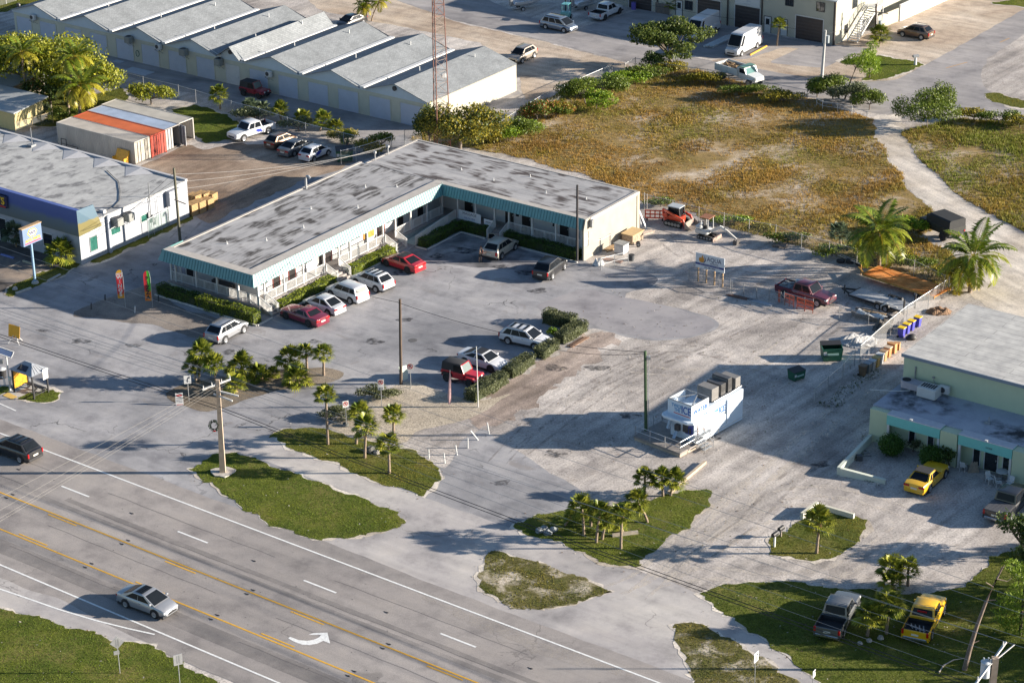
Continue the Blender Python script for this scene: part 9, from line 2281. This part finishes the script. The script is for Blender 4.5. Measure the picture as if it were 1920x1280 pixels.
t=thing('wooden_box','low wooden box at the field fence of the yard','box',at(1462,463),rad(-25));mb=MB();mb.box(-.7,.7,-.4,.4,.2,.3);[mb.box(x-.05,x+.05,y-.05,y+.05,0,.2)for x in(-.6,.6)for y in(-.3,.3)];mb.build('slab',M_OLDWOOD,t)
lumber('grey planks on the gravel along the yard rail fence',(1428,566),math.atan2((at(1450,572)-at(1400,560)).y,(at(1450,572)-at(1400,560)).x),2.6,6,flat('grey_planks2',(.36,.39,.43),.8,var=.2));lumber('dark brown rails lying under the yard rail fence',(1390,557),math.atan2((at(1450,572)-at(1400,560)).y,(at(1450,572)-at(1400,560)).x),2.6,6,flat('dark_planks',(.14,.08,.06),.9,var=.3))
lumber('brown broken boards beside the parking island hedge',(1082,640),TH+pi/2,2.6,6,flat('brown_boards',(.20,.12,.08),.9,var=.3))
lumber('long white and teal pipes stacked beside the high-roof van',(1351,80),math.atan2((at(1378,62)-at(1326,86)).y,(at(1378,62)-at(1326,86)).x),5.5,12,flat('pale_pipes',(.48,.52,.53),.5,var=.2),'pipe_stack',2,.16,.14)
t=thing('parking_stop','long yellow kerb stop in front of the workshop','kerb stop',at(1422,96));d=at(1437,87)-at(1406,104);mb=MB();mb.bar(-d/2+Vector((0,0,.08)),d/2+Vector((0,0,.08)),.16,.15);mb.build('beam',M_YELLOW_LINE,t)
t=thing('drum','blue-violet plastic drum beside the workshop garage door','drum',at(1188,18));mb=MB();mb.cyl(0,0,0,.95,.32,14);mb.build('drum',flat('violet_plastic',(.13,.10,.40),.5),t,smooth=40);mb=MB();mb.cyl(0,0,.951,.99,.3,14);mb.build('lid',flat('violet_lid',(.10,.08,.30),.5),t)
t=thing('slat_panel','weathered slatted screen standing against the workshop','screen',at(1242,26),TH);mb=MB();[mb.box(-1.1+.24*k,-.92+.24*k,-.05,0,0,1.4+.08*sin(k*2))for k in range(9)];mb.build('slats',M_OLDWOOD,t)
# pallets by the alley
PM=flat('pallet_wood',(.46,.30,.14),.85,var=.25,scale=4)
def pallet_stack(label,base,n_,rz):
 t=thing('pallet_stack',label,'pallets',at(*base),rz,'stacks of pallets by the auto parts shop')
 for k in range(n_):
  mb=MB();z=k*.145
  for i in range(6):mb.box(-.6,.6,-.5+i*.18,-.41+i*.18,z+.11,z+.135)
  for x in(-.55,0,.5):mb.box(x,x+.05,-.5,.5,z,z+.11)
  mb.build('pallet',PM,t)
for k,(b_,n_,lab)in enumerate((((360,402),9,'tall pallet stack nearest the shop corner'),((374,397),9,'pallet stack in front of the middle'),((389,390),8,'pallet stack at the right front'),((366,390),11,'pallet stack at the left back'),((381,384),10,'highest pallet stack at the back'),((396,380),8,'pallet stack at the far right'))):
 pallet_stack(lab+' by the alley',b_,n_,TH+.03*k)
 # mailboxes, rocks, chairs
for b_,tp_,lab in(((1452,1025),999,'black dome mailbox on a white post at the left tip of the round island'),((1464,1006),988,'dark square mailbox farther back on the round island')):
 p_=at(*b_);hh=height_at(p_,tp_);t=thing('mailbox',lab,'mailbox',p_,rad(50))
 mb=MB();mb.box(-.06,.06,-.06,.06,0,hh-.2);mb.build('post',M_WHITE if 'dome' in lab else M_OLDWOOD,t)
 mb=MB();mb.rings([[(x,y,hh-.22+z)for y,z in((-.15,0),(.15,0),(.15,.18),(.1,.27),(0,.3),(-.1,.27),(-.15,.18))]for x in(-.3,.3)]);mb.build('box',M_CARBLACK,t)
t=thing('mailbox','mailbox on a thick white post at the side street corner','mailbox',at(1716,122),rad(20));mb=MB();mb.cyl(0,0,0,1.0,.2,10,.15);mb.build('post',M_WHITE,t)
mb=MB();mb.rings([[(x,y,1.0+z)for y,z in((-.2,0),(.2,0),(.2,.2),(0,.34),(-.2,.2))]for x in(-.38,.38)]);mb.build('box',flat('pewter',(.2,.21,.22),.4),t)
def rock(label,base,r,mat,seed,group=None,name='rock'):
 rng=np.random.default_rng(seed);bm=bmesh.new();bmesh.ops.create_icosphere(bm,subdivisions=2,radius=r)
 for v in bm.verts:v.co*=1+rng.uniform(-.18,.18);v.co.z=max(-.05,v.co.z*.75+r*.35)
 me=bpy.data.meshes.new(name);bm.to_mesh(me);bm.free();me.materials.append(mat);o=bpy.data.objects.new(name,me);C.objects.link(o);o.location=at(*base);tag(o,label,name,group)
RK=flat('pale_rock',(.36,.33,.30),.95,var=.3,scale=4,bump=.5);RD=flat('dark_rock',(.10,.10,.09),.95,var=.4,scale=4,bump=.5)
for k,(b_,r,mt,lab)in enumerate((((694,846),.45,RD,'dark boulder under the palms of the grass island'),((707,850),.3,RK,'pale boulder beside the dark one on the grass island'),((1612,1207),.2,RK,'pale stone at the foot of the grey pickup palm'),((1630,1202),.22,RK,'round pale stone between the pickups'),((648,798),.3,RD,'dark rock by the left no-parking sign'),((28,543),.28,RK,'pale boulder at the end of the shop grass strip'),((540,718),.22,RK,'pale stone in the mulch bed'),((409,582),.2,RK,'pale stone on the kerb of the front hedge'),((1651,1197),.25,RK,'grey stone under the pale palm between the pickups'))):rock(lab,b_,r,mt,k)
GS='grey bags dumped on the kiosk island'
for k,(b_,lab)in enumerate((((1011,997),'grey dumped bag at the left of the heap'),((1020,993),'pale dumped bag at the top of the heap'),((1027,1001),'small dumped bag at the front of the heap'),((1038,995),'separate dumped bag right of the heap'))):rock(lab+' on the kiosk island',b_,.34,flat('grey_bag',(.22,.24,.25),.6,var=.6,scale=5),40+k,GS,'dumped_bag')
t=thing('log_beam','grey timber beam lying on the kiosk island grass','beam',at(1172,1003));d=at(1196,1000)-at(1148,1006);mb=MB();mb.bar(-d/2+Vector((0,0,.14)),d/2+Vector((0,0,.14)),.22,.24);mb.build('beam',flat('grey_timber',(.36,.31,.25),.9,var=.25),t)
for p_,q_,lab in(((58,541),(30,551),'pale concrete kerb stone nearer the road on the shop grass strip'),((113,516),(90,528),'pale concrete kerb stone in the middle of the shop grass strip')):
 a_,b_=at(*p_),at(*q_);t=thing('kerb_stone',lab,'kerb stone',a_);mb=MB();mb.bar(Vector((0,0,.08)),b_-a_+Vector((0,0,.08)),.22,.16);mb.build('stone',M_CONC,t)
t=thing('parking_stop','blue and white wheel stop in the auto parts lot','wheel stop',at(2,478));mb=MB();d=at(26,485)-at(2,478);mb.bar(Vector((0,0,.08)),d+Vector((0,0,.08)),.18,.14);mb.build('beam',flat('blue_stop',(.16,.20,.45),.7,var=.3),t)
t=thing('parking_stop','yellow-tipped wheel stop in the auto parts lot','wheel stop',at(43,490));mb=MB();d=at(67,498)-at(43,490);mb.bar(Vector((0,0,.08)),d+Vector((0,0,.08)),.18,.14);mb.build('beam',flat('pale_stop',(.40,.36,.26),.7,var=.3),t)
def chair(label,base,rz,fold=False):
 t=thing('patio_chair',label,'chair',at(*base),rz,'white patio chairs before the office')
 mb=MB();mb.box(-.23,.23,-.22,.22,.40,.44);mb.build('seat',M_WHITE,t)
 mb=MB();mb.bar((0,.22,.42),(0,.36,.92),.44,.04);mb.build('backrest',M_WHITE,t)
 for x in(-.2,.2):
  for y in(-.2,.2):mb=MB();mb.bar((x,y,.4),(x*1.15,y*1.2,0),.04,.04);mb.build('leg',M_WHITE,t)
  mb=MB();mb.bar((x*1.1,-.2,.62),(x*1.1,.26,.62),.05,.03);mb.build('armrest',M_WHITE,t)
for b_,rz,lab in(((1855,905),.4,'white patio chair at the left of the table'),((1872,912),1.6,'white patio chair in front of the table'),((1893,914),-.7,'white patio chair nearest the right edge'),((1806,882),2.6,'white patio chair beside the office door')):chair(lab,b_,rz)
t=thing('patio_table','round white patio table among the chairs before the office','table',at(1878,898));mb=MB();mb.cyl(0,0,.70,.74,.5,18);mb.build('tabletop',M_WHITE,t);mb=MB();mb.cyl(0,0,0,.7,.05,8);mb.cyl(0,0,0,.04,.28,12);mb.build('pedestal',M_STEEL,t)
t=thing('firewood_pile','tan bundle beside the office door','bundle',at(1822,884));mb=MB();[mb.bar((-.3+.1*k,-.2,0),(-.05+.06*k,.25,.7+.05*(k%3)),.06,.06)for k in range(9)];mb.build('sticks',flat('tan_sticks',(.34,.27,.2),.8,var=.3),t)
t=thing('wire_stand','black wire stand on the office forecourt','stand',at(1612,862));mb=MB();mb.box(-.3,.2,-.2,.2,.0,.45);[mb.bar((.2,y,.45),(.9,y*1.5,.5),.04,.04)for y in(-.2,.2)];mb.build('frame',flat('wire_dark',(.06,.065,.07),.6),t)
mb=MB();c_=at(774,638);mb.cyl(c_.x,c_.y,.008,.014,.42,20);tag(mb.build('manhole_cover',flat('cast_iron',(.10,.095,.095),.8,var=.3,scale=8)),'round dark manhole cover in the lot beside the timber pole','manhole cover')
# ------------------------------------------------------------------ the person at the beige car
p_=at(901,491.5)
per=thing('person','person in dark shirt and black shorts leaning on the tailgate of the beige car','person',p_,rad(-38))
def skinned(name,verts,edges,radii,mat,parent,root=0):
 me=bpy.data.meshes.new(name);me.from_pydata(verts,edges,[]);o=bpy.data.objects.new(name,me);C.objects.link(o)
 md=o.modifiers.new('skin','SKIN');md.use_smooth_shade=True
 for v,r in zip(me.skin_vertices[0].data,radii):v.radius=(r[0],r[1])if isinstance(r,tuple)else(r,r)
 me.skin_vertices[0].data[root].use_root=True
 sb_=o.modifiers.new('sub','SUBSURF');sb_.levels=2;sb_.render_levels=2
 dg=bpy.context.evaluated_depsgraph_get();nm=bpy.data.meshes.new_from_object(o.evaluated_get(dg));bpy.data.objects.remove(o)
 nm.materials.clear();nm.materials.append(mat);o=bpy.data.objects.new(name,nm);C.objects.link(o);o.parent=parent
 nm.polygons.foreach_set('use_smooth',[True]*len(nm.polygons));return o
SKIN=flat('skin',(.42,.25,.17),.55,var=.05)
# x is forward
V_=[(0,0,.92),(.02,0,1.15),(.05,0,1.38),(.06,0,1.47),(.08,0,1.58),(.09,0,1.68),(.0,.10,.86),(.02,.11,.48),(-.03,.11,.09),(.12,.12,.03),(0,-.10,.86),(-.05,-.11,.48),(-.10,-.11,.09),(.05,-.12,.03),(.05,.19,1.40),(.16,.24,1.14),(.42,.18,1.12),(.52,.16,1.12),(.05,-.19,1.40),(.18,-.23,1.15),(.42,-.17,1.18),(.52,-.15,1.18)]
E_=[(0,1),(1,2),(2,3),(3,4),(4,5),(0,6),(6,7),(7,8),(8,9),(0,10),(10,11),(11,12),(12,13),(2,14),(14,15),(15,16),(16,17),(2,18),(18,19),(19,20),(20,21)]
R_=[(.12,.15),(.11,.14),(.11,.15),.055,.085,.07,.09,.058,.038,.035,.09,.058,.038,.035,.055,.042,.03,.028,.055,.042,.03,.028]
for s in(1,-1):
 b0=17 if s==1 else 21
 for f in range(5):
  k=len(V_);base=V_[b0];yy=base[1]+(f-2)*.02*s
  V_.append((base[0]+.05+(.01 if f in(1,2)else 0)-(.05 if f==4 else 0),yy,base[2]-.01+(.02 if f==4 else 0)));E_.append((b0,k));R_.append(.010)
  V_.append((base[0]+.085-(.05 if f==4 else 0),yy+(.02*s if f==4 else 0),base[2]-.035));E_.append((k,k+1));R_.append(.008)
skinned('body',V_,E_,R_,SKIN,per)
skinned('shirt',[(0,0,.95),(.02,0,1.15),(.05,0,1.36),(.055,0,1.43),(.05,.2,1.39),(.10,.225,1.25),(.05,-.2,1.39),(.11,-.22,1.26)],[(0,1),(1,2),(2,3),(2,4),(4,5),(2,6),(6,7)],[(.15,.18),(.135,.17),(.13,.17),.07,.075,.062,.075,.062],flat('charcoal_cotton',(.035,.035,.04),.9,var=.2),per)
skinned('shorts',[(0,0,.98),(0,0,.86),(.0,.105,.8),(.015,.115,.55),(0,-.105,.8),(-.035,-.115,.55)],[(0,1),(1,2),(2,3),(1,4),(4,5)],[(.14,.17),(.13,.16),.105,.085,.105,.085],flat('black_cotton',(.02,.02,.022),.9,var=.2),per)
for s,x in((1,.05),(-1,-.02)):
 mb=MB();mb.box(x-.1,x+.17,s*.115-.048,s*.115+.048,0,.09,.03);mb.build('shoe',flat('dark_shoe',(.03,.03,.03),.7),per)
mb=MB();mb.rings([[(.075+r*cos(a),r*.85*sin(a),z)for a in np.linspace(0,2*pi,12,endpoint=False)]for r,z in((.098,1.64),(.104,1.69),(.085,1.745),(.03,1.765))]);mb.build('hair',flat('brown_hair',(.09,.06,.04),.8,var=.3),per,smooth=60)
mb=MB();mb.box(.165,.195,-.013,.013,1.595,1.635);mb.build('nose',SKIN,per)
for s in(1,-1):
 mb=MB();mb.box(.155,.172,s*.035-.012,s*.035+.012,1.635,1.65);mb.build('eye',M_CARBLACK,per)
 mb=MB();mb.box(.06,.1,*sorted((s*.082,s*.1)),1.59,1.65);mb.build('ear',SKIN,per)
mb=MB();mb.box(.158,.172,-.028,.028,1.548,1.558);mb.build('mouth',flat('lips',(.25,.10,.08),.6),per)
